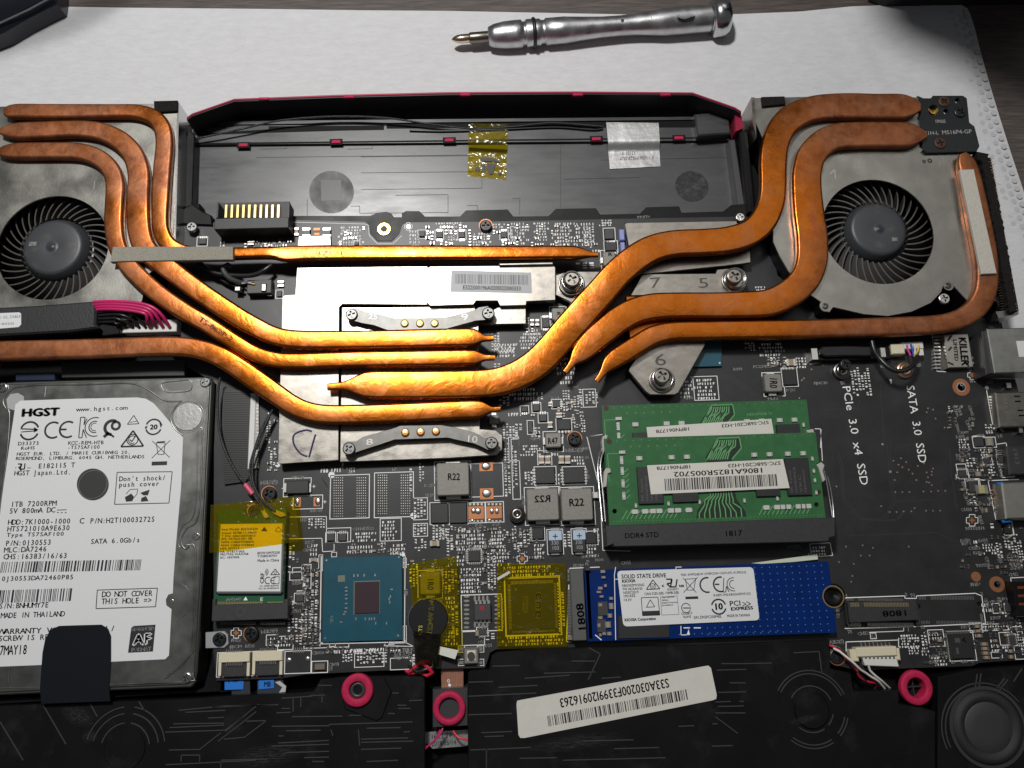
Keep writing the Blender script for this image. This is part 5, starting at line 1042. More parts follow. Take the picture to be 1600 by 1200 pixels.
o = port(1565, 754, 1640, 811, .55, M('usb_shell', (.48, .47, .42), .4, .9, var=.08, vs=4), 'bare metal port shell with blue ends', 'usb_port'); m_ = MB(); m_.pp([(1558, 754), (1569, 753), (1569, 758), (1561, 759)], .3, .4, .03); m_.pp([(1566, 813), (1581, 811), (1581, 816), (1569, 817)], .3, .4, .03); m_.build('blue_insulator', BLUEP, o)
g = MB(); g2 = MB()
for u, v in ((1551, 769), (1554, 781), (1557, 793), (1559, 805)): p = U(u, v, .01); g.ring(p.x, p.y, .055, .085, 0, .012, 20); g2.cyl(p.x, p.y, .055, 0, .006, 16)
g.build('copper_rings', M('pad_pinkish', (.55, .28, .2), .4, .7), BD, kind='stuff'); g2.build('via_holes', DULL, BD, kind='stuff'); SK.line([(1544, 752), (1556, 812), (1600, 812)], ZS, 1.1)
m_ = MB(); m_.pb(1586, 908, 1640, 962, 0, .4, .02); o = m_.build('edge_header', PLB, BD); m_ = MB(); [m_.pb(1590 + j, 916 + j * 13, 1602, 920 + j * 13, .39, .43) for j in range(3)]; m_.build('pins', M('maroon_pin', (.25, .06, .03), .4, .5), o, kind='stuff'); SK.line([(1579, 903), (1588, 963), (1600, 963)], ZS, 1.2); SK.line([(1579, 903), (1600, 902)], ZS, 1.2); boardtext('CN12', (1577, 901), (1591, 899), 5)
for u, v, r, rh in ((1502, 605, 13.5, 8), (1558, 913, 12, 6.5)):
    p = U(u, v, .012); k = 1 / pxs(u, v, 0); m_ = MB(); m_.ring(p.x, p.y, rh * k, r * k, .0, .012, 36); f = m_.build('mounting_ring', RAWCU, BD); m_ = MB(); m_.ring(p.x, p.y, rh * k * .72, rh * k * .98, -.14, .01, 28); m_.build('hole_lining', SOLDER, f); m_ = MB(); m_.cyl(p.x, p.y, rh * k * .9, -.5, -.3, 24); m_.build('standoff_below', ALUB, f); occ.append((u - r, v - r, u + r, v + r))
m_ = MB(); disc(m_, 1525, 901, .01, 7.5, 0, 28); f = m_.build('fiducial', RAWCU, BD); m_ = MB(); disc(m_, 1525, 901, .016, 2.2, 0, 12); m_.build('fiducial_centre', SOLDER, f); occ.append((1516, 892, 1534, 910))
for u, v, s in ((369, 989, 7), (816, 873, 7), (1519, 813, 8), (1519, 586, 6), (640, 552, 1), (638, 354, 5)):
    m_ = MB(); m_.seg(u - s * .6, v, u + s * .6, v, 0, .012, 3); m_.seg(u, v - s * .6, u, v + s * .6, 0, .0125, 3); m_.build('fiducial', RAWCU if v > 400 else SOLDER, BD)
    s2 = s * .55; SK.line([(u - s2, v - s - 1), (u + s2, v - s - 1), (u + s2, v - s2), (u + s + 1, v - s2), (u + s + 1, v + s2), (u + s2, v + s2), (u + s2, v + s + 1), (u - s2, v + s + 1), (u - s2, v + s2), (u - s - 1, v + s2), (u - s - 1, v - s2), (u - s2, v - s2)], ZS, 1, True); occ.append((u - s, v - s, u + s, v + s))
# ---- screws and posts on the board
def bscrew(u, v, r, mat, ring=None, z=.16):
    if ring: m_ = MB(); p = U(u, v, .012); k = 1 / pxs(u, v, 0); m_.ring(p.x, p.y, r * k * .9, (r + 1.3) * k, 0, .012, 32); m_.build('copper_ring', RAWCU, BD)
    occ.append((u - r, v - r, u + r, v + r)); return screw(u, v, z, r, mat, BD, random.random(), h=.5)
bscrew(420, 771, 11, BLKM, 1); bscrew(397, 798, 10, BLKM, 1); bscrew(392, 990, 11, BLKM, 1); bscrew(898, 685, 10.5, BLKM, 1); bscrew(759, 352, 9.5, BLKM, 1); bscrew(1308, 1026, 12, BLKM, 1, .05)
bscrew(299, 354, 8.5, ALUB, None, .3); bscrew(1157, 339, 7.5, ALUB, None, .3)
for u, v, z in ((808, 803, .35), (1317, 578, .25), (1416, 577, .2)):
    p = U(u, v, z); k = 1 / pxs(u, v, z); m_ = MB(); m_.lathe(p.x, p.y, [(13 * k, 0), (13 * k, z * .5), (11.5 * k, z * .62), (9 * k, z * .62), (9 * k, z * .9), (8 * k, z), (4.2 * k, z), (3.8 * k, z - .12), (.001, z - .12)], 40, caps=False); m_.build('standoff', STEEL if u < 1400 else M('standoff_copper', (.6, .36, .25), .35, .9), BD); occ.append((u - 13, v - 13, u + 13, v + 13))
screw(1322, 569, .75, 8.5, BLKM, BD, .4, h=1.1)
o = thing('steel_bracket', 'small bright steel tab with a black screw at the lower left board corner', 'bracket', 340, 1000, -.1)
m_ = MB(); m_.pp([(321, 988), (350, 986), (356, 992), (357, 1006), (350, 1012), (321, 1013)], -.02, .05, .01); m_.build('tab', M('pale_steel', (.6, .62, .62), .35, .7), o); screw(342, 999, .14, 10.5, BLKM, o, .4)
# ---- fpc zif + ribbon left of the board, brown flex
m_ = MB(); m_.pb(389, 614, 398, 733, 0, .15, .02); o = m_.build('display_socket', WHITEP, BD); m_ = MB(); [m_.pb(396, 618 + j * 2.2, 404, 619.2 + j * 2.2, .02, .10) for j in range(52)]; m_.build('pins', SOLDER, o, kind='stuff')
th = lone(MB().pp([(349, 606), (392, 612), (391, 740), (384, 752), (350, 757), (345, 700)], .0, .10).build('display_cable', M('ridged_cable', (.016, .016, .017), .4)), 'wide black ridged flat display cable left of the graphics plate', 'cable')
m_ = MB(); [m_.seg(350, 612 + j * 2.85, 389, 613 + j * 2.8, .09, .118, 1.3) for j in range(49)]; m_.build('ridges', M('ridge_grey', (.05, .05, .05), .35), th, kind='stuff')
lone(MB().pp([(341, 608), (350, 607), (348, 726), (338, 728)], -.3, -.25).build('flex_strip', BRFLEX), 'narrow brown flex strip beside the ridged display cable', 'cable')
# ---- fan / misc connectors around 380-430, 430-470
m_ = MB(); m_.pb(386, 437, 424, 458, 0, .35, .02); o = m_.build('fan_socket', M('dark_socket', (.06, .055, .05), .5), BD); m_ = MB(); m_.pb(408, 443, 416, 455, .3, .42, .03); m_.pb(366, 447, 376, 455, .2, .36, .03); m_.build('socket_latch', ALUB, o); m_ = MB(); m_.pb(419, 452, 424, 462, .1, .2); m_.build('socket_pin', SOLDER, o)
m_ = MB(); wire(m_, [(376, 442, .3), (360, 436, .5), (350, 425, .6), (348, 418, .6), (356, 414, .6), (362, 418, .55)], .10, 10); lone(m_.build('fan_cable', M('sleeve_grey', (.05, .05, .05), .55)), 'short looped dark grey sleeve below the long straight pipe', 'cable')
m_ = MB(); wire(m_, [(300, 400, .4), (330, 424, .45), (360, 430, .45), (395, 430, .5), (415, 421, .55), (424, 414, .5)], .085, 10); wire(m_, [(320, 418, .2), (350, 440, .25), (380, 452, .3)], .05); lone(m_.build('antenna_cable', BKWIRE), 'black cable curving beneath the speckled bar towards the fan socket', 'cable')
for i, (mt, nm) in enumerate(((BWIRE, 'blue'), (YWIRE, 'yellow'))):
    m_ = MB(); wire(m_, [(378, 441 + i * 2, .35), (386 + i * 3, 442, .42), (396 + i * 2, 440 + i * 4, .4)], .025); lone(m_.build('fan_wire', mt), 'thin %s wire entering the fan socket under the straight pipe' % nm, 'wire')
# right fan connector
m_ = MB(); m_.pb(1268, 545, 1392, 562, 0, .28, .02); m_.build('display_connector', PLB, BD); m_ = MB(); m_.pb(1268, 544, 1278, 562, .0, .31, .01); m_.pb(1376, 543, 1384, 558, 0, .31, .01); m_.pb(1284, 560, 1390, 562.5, .1, .2); m_.build('connector_shell', SOLDER, BD)
m_ = MB(); m_.pp([(1264, 555), (1282, 552), (1282, 567), (1266, 570)], .0, .03); m_.build('pad_frame', SOLDER, BD)
m_ = MB(); m_.pp([(1286, 541), (1324, 540), (1352, 541), (1362, 541), (1362, 556), (1324, 556), (1290, 557), (1282, 553), (1282, 545)], .28, .46, .04); lone(m_.build('connector_plug', RUB), 'flat black plug with rounded end pressed on the long board connector', 'plug')
m_ = MB(); wire(m_, [(1362, 532, .5), (1366, 548, .55), (1376, 562, .7), (1390, 575, .8), (1404, 580, .85), (1418, 577, .85), (1428, 568, .75), (1434, 557, .6)], .085, 12); lone(m_.build('fan_cable', BKWIRE), 'black sleeved cable looping between the flat plug and the white fan socket', 'cable')
m_ = MB(); m_.pb(1409, 534, 1443, 545, 0, .34, .02); m_.pb(1435, 545.2, 1443, 555, 0, .3); o = m_.build('fan_socket', WHITEP, BD); m_ = MB(); m_.pb(1393, 537, 1414, 553, 0, .36, .03); m_.build('socket_body', CREAM, o)
for i, (mt, nm, q) in enumerate(((M('magenta_wire', (.6, .05, .35), .4), 'magenta', [(1417, 539), (1419, 547), (1423, 556)]), (BWIRE, 'blue', [(1423, 538), (1426, 546), (1427, 555)]), (WWIRE, 'white', [(1428, 538), (1430, 545), (1429, 554)]), (YWIRE, 'yellow', [(1436, 540), (1434, 548), (1428, 556)]))):
    m_ = MB(); wire(m_, [(*q[0], .4), (*q[1], .5), (*q[2], .62)], .032, 8, .06); lone(m_.build('fan_wire', mt), 'thin %s wire at the white fan socket on the right' % nm, 'wire')
# ---- battery connector
m_ = MB(); m_.pb(335, 340, 451, 357, -.1, .72, .02); m_.pb(338, 316, 341, 340, .1, .72); m_.pb(448, 316, 452, 340, .1, .72); m_.pb(338, 316, 452, 341, -.5, -.35); o = m_.build('battery_socket', CONN, BD)
gm = mesh_of(MB().box(-.035, .035, -.24, .24, -.16, .16), 'gold_blade', GOLD)
for i in range(10): p = U(354 + i * 9.05, 331, .5); inst('pin', gm, o, p.x, p.y, p.z - .1, 0)
# ---- PCB lettering
for s, p0, p1, h in [('PEC40', (456, 749), (475, 748), 5), ('PEC41', (485, 800), (504, 799), 5), ('M2L3(5)', (407, 757), (434, 755), 5.5), ('M2L3(6)', (408, 990), (434, 987), 5), ('M2L3(2)', (884, 706), (911, 705), 5), ('MH13', (907, 703), (921, 702), 4), ('A2L3(7)', (1296, 1006), (1319, 1004), 5), ('FM22', (361, 1003), (376, 1002), 5), ('FPC10', (359, 1014), (378, 1012), 5), ('R586', (383, 1012), (398, 1011), 4.5),
   ('CN11', (971, 882), (986, 881), 5), ('CN10', (415, 978), (432, 977), 4), ('C1102', (1070, 624), (1083, 623), 4), ('PC220', (1177, 575), (1196, 574), 4.5), ('PR260', (1196, 575), (1212, 573), 4.5), ('R444', (1146, 579), (1160, 578), 4.5), ('PQ36', (1228, 612), (1243, 611), 4.5), ('PL12', (1200, 625), (1216, 624), 4.5), ('PJNC10', (1272, 601), (1293, 600), 4.5),
   ('E4', (1314, 601), (1320, 600), 5), ('CN4', (1283, 572), (1293, 571), 4.5), ('EC6', (1376, 575), (1384, 574), 4), ('E5', (1433, 573), (1440, 572), 4.5), ('FM7', (1516, 598), (1527, 597), 5), ('CN7', (1543, 600), (1552, 599), 5), ('U44', (1527, 683), (1538, 682), 4.5), ('CN8', (1556, 684), (1567, 683), 4.5), ('D16', (1514, 657), (1524, 656), 4.5), ('C1009', (1497, 679), (1514, 677), 4.5), ('R495', (1494, 685), (1508, 684), 4.5), ('D17', (1499, 706), (1509, 705), 4.5), ('R507', (1494, 714), (1508, 713), 4.5), ('Q72', (1495, 719), (1506, 718), 4.5),
   ('C1016', (1511, 738), (1526, 737), 4.5), ('C1131', (1502, 799), (1519, 798), 5), ('R512', (1509, 828), (1523, 827), 4.5), ('R511', (1525, 828), (1539, 827), 4.5), ('CN9', (1566, 829), (1577, 828), 4.5), ('R658', (1501, 847), (1516, 846), 4.5), ('R654', (1503, 852), (1517, 851), 4.5), ('R655', (1529, 847), (1544, 846), 4.5), ('C1253', (1514, 859), (1532, 858), 4.5), ('R656', (1521, 866), (1536, 866), 4.5), ('TVS57', (1525, 886), (1543, 885), 4.5), ('FM19', (1517, 916), (1532, 915), 5), ('ESD14', (1574, 872), (1592, 871), 4.5), ('C1048', (1576, 878), (1594, 877), 4.5), ('ESD15', (1578, 884), (1596, 883), 4.5), ('ESD19', (1579, 890), (1598, 889), 4.5),
   ('Q75', (1544, 944), (1555, 943), 5), ('PQ42', (1566, 938), (1580, 937), 4.5), ('R587', (1548, 968), (1564, 967), 4.5), ('L31', (1543, 976), (1555, 975), 4.5), ('R594', (1502, 982), (1516, 981), 4.5), ('74', (1318, 934), (1324, 933), 5), ('2', (1414, 931), (1418, 931), 5), ('74', (1423, 933), (1430, 932), 5), ('2', (1532, 930), (1536, 930), 5), ('75', (1325, 990), (1332, 989), 5), ('CN13', (1341, 993), (1357, 991), 5), ('1', (1418, 986), (1421, 986), 5), ('75', (1439, 983), (1446, 982), 5), ('C', (1362, 997), (1367, 997), 7), ('15', (1486, 1037), (1493, 1036), 5), ('USB', (1501, 1036), (1512, 1035), 4.5), ('2', (1518, 1035), (1521, 1035), 4.5), ('R614', (1467, 1023), (1481, 1022), 4.5), ('R620', (1452, 1028), (1466, 1027), 4.5), ('R677', (1453, 1037), (1468, 1035), 4.5), ('CN14', (1537, 935), (1541, 950), 5),
   ('C1030', (487, 1023), (506, 1022), 5), ('C1091', (513, 1041), (530, 1040), 5), ('Y5', (513, 1048), (520, 1047), 5), ('FPC9', (477, 1017), (491, 1015), 5), ('TPJNC48', (615, 1024), (643, 1023), 5), ('TPJNC50', (615, 1030), (643, 1029), 5), ('TPJNC', (629, 1018), (648, 1017), 5), ('U47', (469, 815), (480, 814), 5), ('R527', (477, 850), (491, 849), 4.5), ('L20', (480, 856), (491, 855), 4.5), ('C1031', (473, 862), (491, 861), 4.5), ('H', (479, 889), (483, 889), 5), ('R550', (457, 914), (471, 913), 4.5), ('U51', (632, 921), (632, 931), 5), ('C1114', (551, 829), (568, 828), 4.5), ('R522', (568, 828), (584, 827), 4.5), ('R5(Y)', (456, 957), (470, 956), 4.5),
   ('CHOKE6', (679, 727), (681, 752), 5), ('CHOKE7', (787, 722), (786, 742), 5), ('PQ36', (743, 823), (754, 822), 4), ('PQ37', (770, 822), (781, 821), 4), ('PU23', (734, 859), (747, 858), 4.5), ('PC250', (663, 761), (680, 760), 4.5), ('PR281', (665, 776), (680, 775), 4.5), ('PC241', (733, 829), (748, 828), 4.5), ('PC254', (920, 871), (936, 870), 4.5), ('PR313', (909, 872), (921, 871), 4.5), ('PR310', (896, 886), (912, 885), 4.5), ('74', (919, 884), (921, 876), 5), ('PR306', (930, 877), (943, 876), 4), ('R47', (0, 0), (1, 0), 1), ('Q76', (747, 1006), (757, 1005), 4.5), ('D21', (758, 1011), (769, 1010), 4.5), ('PO31', (861, 624), (874, 623), 4), ('C1003', (829, 688), (846, 687), 4.5), ('EC44', (909, 717), (920, 716), 4), ('PQ32', (915, 735), (918, 748), 4), ('CHOKE9', (815, 772), (817, 790), 4), ('C1109', (890, 607), (904, 606), 4), ('PR176', (996, 341), (1016, 340), 4), ('SOCKET2', (1229, 857), (1251, 856), 4.5), ('C1073', (1312, 966), (1311, 948), 5),
   ('C1002', (1512, 634), (1518, 650), 5), ('C1100', (1489, 634), (1494, 651), 5), ('C1101', (1494, 634), (1500, 650), 5), ('C1006', (1491, 659), (1496, 675), 5), ('C1007', (1508, 657), (1514, 673), 5), ('R502', (1556, 713), (1560, 729), 5), ('R503', (1560, 730), (1563, 746), 5), ('R509', (1502, 753), (1507, 767), 5), ('C1255', (1505, 772), (1512, 790), 5), ('EC45', (1543, 777), (1547, 790), 5), ('C1256', (1528, 784), (1534, 802), 5), ('FM21', (1528, 806), (1533, 820), 5), ('C1250', (1539, 870), (1543, 889), 5), ('C1033', (1558, 862), (1562, 880), 5), ('R572', (1558, 934), (1562, 950), 5), ('C1067', (1583, 956), (1588, 975), 5), ('U51', (0, 0), (1, 0), 1)]:
    if p0[0] > 2: boardtext(s, p0, p1, h)
T(SK, 'PCIe  3.0  x4  SSD', (1316, 603), (1345, 759), 13, ZS); T(SK, 'SATA  3.0  SSD', (1416, 602), (1436, 724), 13, ZS)
SK.rect(1360, 989, 1369, 998, ZS, 1); SK.line([(1358, 988), (1412, 986), (1412, 981)], ZS, 1)
# outlines around groups
for r in [(510, 825, 548, 847), (547, 813, 0, 0), (594, 810, 627, 845), (646, 778, 668, 812), (646, 818, 668, 838), (474, 882, 486, 890), (457, 887, 471, 905), (464, 923, 476, 942), (484, 873, 496, 878), (722, 985, 757, 1008), (474, 890, 486, 920), (871, 838, 0, 0), (911, 608, 931, 636), (795, 683, 811, 720), (800, 686, 812, 780), (1084, 588, 1122, 625), (1300, 0, 0, 0), (475, 1004, 545, 1012), (416, 992, 434, 1008), (434, 994, 458, 1015), (554, 1020, 600, 1042), (610, 1028, 645, 1046), (840, 704, 852, 726), (852, 704, 862, 726), (1451, 984, 1475, 1010), (1515, 973, 1535, 988), (1534, 975, 1575, 985), (1562, 988, 1578, 1008), (1583, 979, 1600, 1030), (1549, 1019, 1566, 1028), (1509, 748, 1532, 772), (1494, 742, 1503, 746), (1523, 0, 0, 0), (1569, 815, 1583, 836), (1495, 725, 1510, 742), (1520, 682, 1538, 699), (1540, 683, 1556, 699), (0, 0, 0, 0), (810, 0, 0, 0), (776, 380, 0, 0), (798, 354, 808, 372), (804, 0, 0, 0), (843, 350, 0, 0)]:
    if r[2]: SK.rect(*r, ZS, 1.0)
SK.line([(440, 808), (510, 807), (510, 826)], ZS, 1); SK.line([(445, 842), (503, 841), (504, 862), (522, 861), (522, 850)], ZS, 1); SK.line([(500, 1003), (500, 1010)], ZS, 1); SK.line([(634, 1004), (646, 1010), (600, 1009), (602, 1006)], ZS, 1); SK.line([(917, 682), (935, 680)], ZS, 1); SK.line([(917, 682), (937, 765), (942, 860), (985, 861)], ZS, 1.1); SK.line([(917, 682), (947, 678)], ZS, 1); SK.line([(1273, 670), (1282, 670), (1285, 720)], ZS, 1.1); SK.line([(1283, 671), (1282, 700)], ZS, 1); SK.line([(958, 890), (1034, 888)], ZS, 1.1); SK.line([(890, 888), (885, 1002), (893, 1004)], ZS, 1.3); SK.line([(890, 888), (937, 886)], ZS, 1.3)
SK.line([(1265, 850), (1297, 848), (1301, 868), (1268, 870)], ZS, 1, True); SK.line([(455, 347), (570, 350), (577, 353)], ZS, .8); SK.line([(576, 354), (577, 368), (590, 381), (614, 381), (628, 368)], ZS, .9)
# dense designator text blocks: x0,y0,x1,y1, rows, vertical?
for x0, y0, x1, y1, n, vt in [(528, 352, 572, 385, 7, 0), (640, 358, 660, 386, 5, 0), (664, 346, 752, 350, 1, 0), (700, 350, 716, 384, 4, 1), (735, 362, 772, 384, 5, 0), (766, 348, 792, 356, 2, 0), (795, 346, 830, 382, 7, 0), (834, 346, 862, 376, 7, 0), (862, 346, 900, 384, 7, 0), (900, 346, 932, 384, 6, 0), (912, 350, 930, 390, 4, 1), (936, 342, 964, 353, 3, 0), (926, 388, 942, 400, 2, 0), (440, 384, 520, 389, 1, 0), (395, 376, 455, 386, 2, 0), (344, 376, 356, 385, 2, 0),
   (766, 538, 812, 550, 2, 0), (768, 520, 782, 552, 3, 1), (768, 535, 812, 558, 4, 0), (812, 518, 850, 545, 5, 0), (826, 512, 850, 530, 3, 0), (800, 560, 830, 580, 3, 0), (772, 568, 784, 590, 2, 1), (870, 556, 900, 600, 6, 0), (795, 604, 850, 625, 3, 0), (790, 642, 820, 650, 1, 0), (780, 620, 798, 640, 3, 1), (840, 618, 850, 630, 2, 1), (880, 610, 892, 650, 3, 1), (892, 618, 912, 644, 4, 1), (905, 608, 912, 640, 1, 1), (915, 612, 936, 636, 4, 1), (805, 658, 818, 690, 2, 1), (830, 668, 846, 686, 3, 1), (786, 662, 806, 690, 4, 1), (788, 688, 810, 778, 4, 1), (813, 694, 848, 712, 4, 0), (893, 650, 905, 668, 3, 0), (908, 648, 916, 684, 2, 1), (862, 700, 876, 712, 2, 0), (893, 711, 918, 726, 3, 0), (868, 738, 880, 757, 3, 0), (820, 733, 834, 762, 3, 1),
   (655, 720, 664, 758, 2, 1), (640, 732, 646, 776, 1, 1), (647, 780, 667, 812, 4, 1), (647, 820, 667, 838, 4, 1), (648, 842, 668, 866, 4, 1), (597, 812, 625, 843, 6, 0), (551, 830, 592, 846, 3, 0), (492, 810, 509, 830, 4, 1), (482, 810, 490, 828, 2, 1), (485, 848, 500, 868, 3, 0), (538, 850, 592, 864, 2, 0), (610, 848, 636, 866, 3, 0), (595, 848, 604, 864, 2, 1), (676, 820, 696, 850, 4, 1), (698, 822, 710, 872, 2, 1), (688, 826, 700, 850, 3, 1), (712, 822, 732, 860, 4, 0), (728, 826, 762, 856, 5, 0), (764, 828, 792, 856, 5, 0), (768, 856, 798, 884, 5, 0), (714, 866, 730, 884, 3, 0), (716, 886, 762, 900, 3, 0), (716, 902, 760, 926, 4, 0), (762, 860, 776, 926, 3, 1), (800, 822, 808, 846, 2, 1), (812, 830, 830, 860, 3, 1), (803, 848, 814, 866, 2, 1), (835, 848, 856, 872, 4, 0), (880, 826, 894, 862, 2, 1), (916, 854, 934, 870, 3, 0), (928, 826, 938, 850, 2, 1), (787, 826, 796, 846, 2, 1),
   (640, 880, 655, 925, 3, 1), (690, 888, 716, 928, 5, 1), (692, 930, 718, 950, 3, 0), (700, 950, 718, 1000, 3, 1), (692, 985, 718, 1008, 4, 0), (783, 882, 880, 900, 3, 0), (780, 992, 884, 1008, 3, 0), (872, 906, 884, 1000, 2, 1), (778, 930, 788, 990, 2, 1), (759, 988, 776, 1004, 2, 1),
   (452, 852, 462, 880, 2, 1), (454, 930, 462, 954, 1, 1), (474, 894, 484, 920, 2, 1), (486, 894, 498, 1004, 2, 1), (474, 914, 484, 945, 2, 1), (450, 962, 472, 990, 4, 1), (462, 992, 474, 1010, 2, 1), (470, 950, 488, 1004, 3, 1), (418, 994, 456, 1010, 3, 0), (513, 1012, 600, 1020, 1, 0), (535, 1022, 552, 1038, 4, 1), (558, 1020, 606, 1038, 10, 1), (610, 1012, 628, 1020, 1, 0), (640, 1018, 650, 1044, 2, 1), (450, 880, 456, 905, 1, 1), (548, 1010, 610, 1018, 1, 0),
   (1085, 590, 1120, 624, 6, 0), (1062, 586, 1084, 622, 6, 0), (1164, 534, 1182, 548, 4, 0), (1186, 534, 1236, 556, 4, 0), (1244, 557, 1262, 575, 4, 0), (1204, 558, 1218, 572, 3, 1), (1331, 574, 1362, 622, 6, 1), (1262, 852, 1296, 868, 3, 0), (1386, 588, 1396, 600, 1, 0), (1482, 633, 1490, 646, 2, 1), (1540, 663, 1552, 680, 3, 1), (1498, 684, 1518, 700, 4, 0), (1532, 700, 1552, 712, 3, 0), (1510, 714, 1526, 732, 3, 1), (1544, 716, 1556, 752, 3, 1), (1526, 726, 1542, 736, 2, 0), (1516, 776, 1528, 798, 2, 1), (1548, 818, 1556, 830, 1, 1), (1536, 848, 1560, 866, 4, 0), (1570, 836, 1590, 868, 4, 1), (1558, 848, 1568, 878, 2, 1), (1566, 954, 1582, 964, 2, 0), (1404, 990, 1438, 1012, 5, 0), (1420, 1010, 1440, 1022, 3, 0), (1440, 988, 1450, 1012, 2, 1), (1452, 986, 1474, 1000, 2, 0), (1440, 1010, 1456, 1024, 3, 0), (1456, 1024, 1484, 1040, 3, 0), (1526, 976, 1580, 984, 2, 0), (1548, 988, 1562, 1020, 4, 0), (1590, 968, 1600, 1030, 3, 1), (1566, 1008, 1580, 1018, 2, 0), (1534, 940, 1552, 956, 2, 0), (1592, 830, 1600, 900, 2, 1), (1520, 842, 1530, 856, 2, 0),
   (443, 700, 452, 712, 1, 1), (416, 644, 424, 708, 2, 1), (422, 700, 432, 740, 2, 1), (497, 728, 540, 738, 1, 0), (1110, 460, 1160, 475, 2, 0), (1180, 446, 1200, 454, 2, 0), (900, 410, 932, 424, 3, 1), (820, 496, 828, 512, 2, 1), (540, 728, 560, 738, 2, 0)]:
    PT(SK, x0, y0, x1, y1, ZS, n, bool(vt))
# tiny resistors and capacitors: two bright ends and a dark or tan body
rb, re_, rt = MB(), MB(), MB(); rr = random.Random(11)
def res(u, v, horiz, big=1.0, tan=False):
    if blocked(u, v): return
    L_, W_ = (5.0 * big, 2.8 * big); b_ = rt if tan else rb; h = .05 * big
    if horiz: b_.pb(u - L_ / 2 + 1.1, v - W_ / 2, u + L_ / 2 - 1.1, v + W_ / 2, 0, h); re_.pb(u - L_ / 2, v - W_ / 2, u - L_ / 2 + 1.2 * big, v + W_ / 2, 0, h); re_.pb(u + L_ / 2 - 1.2 * big, v - W_ / 2, u + L_ / 2, v + W_ / 2, 0, h)
    else: b_.pb(u - W_ / 2, v - L_ / 2 + 1.1, u + W_ / 2, v + L_ / 2 - 1.1, 0, h); re_.pb(u - W_ / 2, v - L_ / 2, u + W_ / 2, v - L_ / 2 + 1.2 * big, 0, h); re_.pb(u - W_ / 2, v + L_ / 2 - 1.2 * big, u + W_ / 2, v + L_ / 2, 0, h)
for x0, y0, x1, y1, nx, ny, p, big in [(664, 350, 812, 384, 20, 4, .55, 1.1), (528, 352, 572, 384, 6, 4, .5, 1), (820, 348, 935, 386, 15, 4, .4, 1), (820, 625, 910, 690, 11, 7, .35, 1.1), (892, 640, 912, 676, 3, 5, .8, 1.1), (700, 822, 800, 924, 13, 11, .45, 1.1), (800, 824, 860, 876, 7, 6, .45, 1.1), (640, 872, 720, 1010, 9, 14, .3, 1.1), (470, 880, 500, 1010, 4, 18, .75, 1.2), (508, 1010, 640, 1022, 17, 2, .6, 1), (540, 846, 636, 866, 12, 2, .7, 1), (450, 870, 480, 1000, 3, 11, .4, 1), (1500, 700, 1560, 800, 8, 13, .45, 1.1), (1444, 984, 1482, 1040, 5, 6, .6, 1.1), (1520, 935, 1600, 1032, 10, 11, .5, 1.2), (1500, 835, 1600, 890, 11, 6, .3, 1.1), (1196, 556, 1230, 574, 4, 2, .8, 1.2), (1480, 630, 1525, 690, 5, 6, .35, 1.1),
     (415, 990, 460, 1014, 6, 3, .7, 1.2), (380, 374, 456, 386, 10, 2, .5, 1), (776, 884, 882, 902, 14, 2, .6, 1), (776, 992, 886, 1010, 14, 2, .6, 1), (812, 488, 860, 520, 6, 4, .5, 1.1), (415, 640, 436, 740, 2, 9, .5, 1), (1560, 820, 1600, 900, 5, 8, .3, 1)]:
    for i in range(nx):
        for j in range(ny):
            if rr.random() < p: res(x0 + (x1 - x0) * (i + .5) / nx + rr.uniform(-.6, .6), y0 + (y1 - y0) * (j + .5) / ny + rr.uniform(-.6, .6), rr.random() < .5, big * rr.uniform(.85, 1.15), rr.random() < .25)
rb.build('tiny_resistors', EPOXY2, BD, kind='stuff'); re_.build('solder_ends', SOLDER, BD, kind='stuff'); rt.build('tiny_capacitors', CERAM, BD, kind='stuff')
# vias and traces
vi = MB()
for u, v in [(1396 + a, 720 + b) for a, b in ((0, 0), (8, 6), (12, -4), (14, 10), (20, 2), (24, 14), (6, 18), (30, 20), (38, 8), (48, 4), (52, 18), (54, 26), (60, 22), (36, 30), (2, 30), (56, 34), (60, 38), (62, 12))] + [(1399, 769), (1410, 769), (1421, 769), (1443, 768), (1455, 768), (1466, 767), (1477, 767), (1390, 800), (1401, 800), (1412, 799), (1424, 799), (1429, 794), (1447, 798), (1458, 798), (1469, 798), (1377, 791), (1456, 737), (1448, 753), (1307, 760), (1322, 854), (1364, 856), (1345, 868), (1359, 868), (1420, 854), (1334, 881), (1311, 878), (1332, 900), (1330, 909), (1348, 852), (1253, 594), (1256, 591), (1249, 622), (1268, 577), (1476, 668), (1481, 668), (1450, 638), (1458, 640), (1448, 644), (1462, 654)]:
    disc(vi, u, v, .008, 1.3, 0, 8)
vi.build('vias', M('via_copper', (.5, .36, .28), .4, .8), BD, kind='stuff')
wv = MB()
for u, v, r in ((1391, 737, 2), (1494, 748, 1.6), (1379, 694, 1.7), (1541, 799, 1.7), (1525, 798, 1.6), (1514, 710, 2.2), (1514, 702, 2.4), (1520, 661, 2)): disc(wv, u, v, .008, r, 0, 10)
wv.build('test_points', SOLDER, BD, kind='stuff')
tr = MB()
def route(pts, n=1, dx=3, dy=0, w_=1.0):
    for k in range(n): tr.line([(a + dx * k, b + dy * k) for a, b in pts], .0025, w_)
route([(1386, 690), (1391, 760), (1396, 780), (1380, 812)], 2, 4); route([(1308, 712), (1314, 730), (1316, 780), (1345, 812), (1400, 814), (1412, 798)], 2, 3, -2, 1.2); route([(1400, 783), (1460, 781), (1472, 772), (1470, 755), (1480, 745)], 1); route([(1325, 837), (1460, 832), (1500, 848)], 1); route([(1484, 700), (1486, 740), (1496, 800)], 1, 3, 0, 1.3)
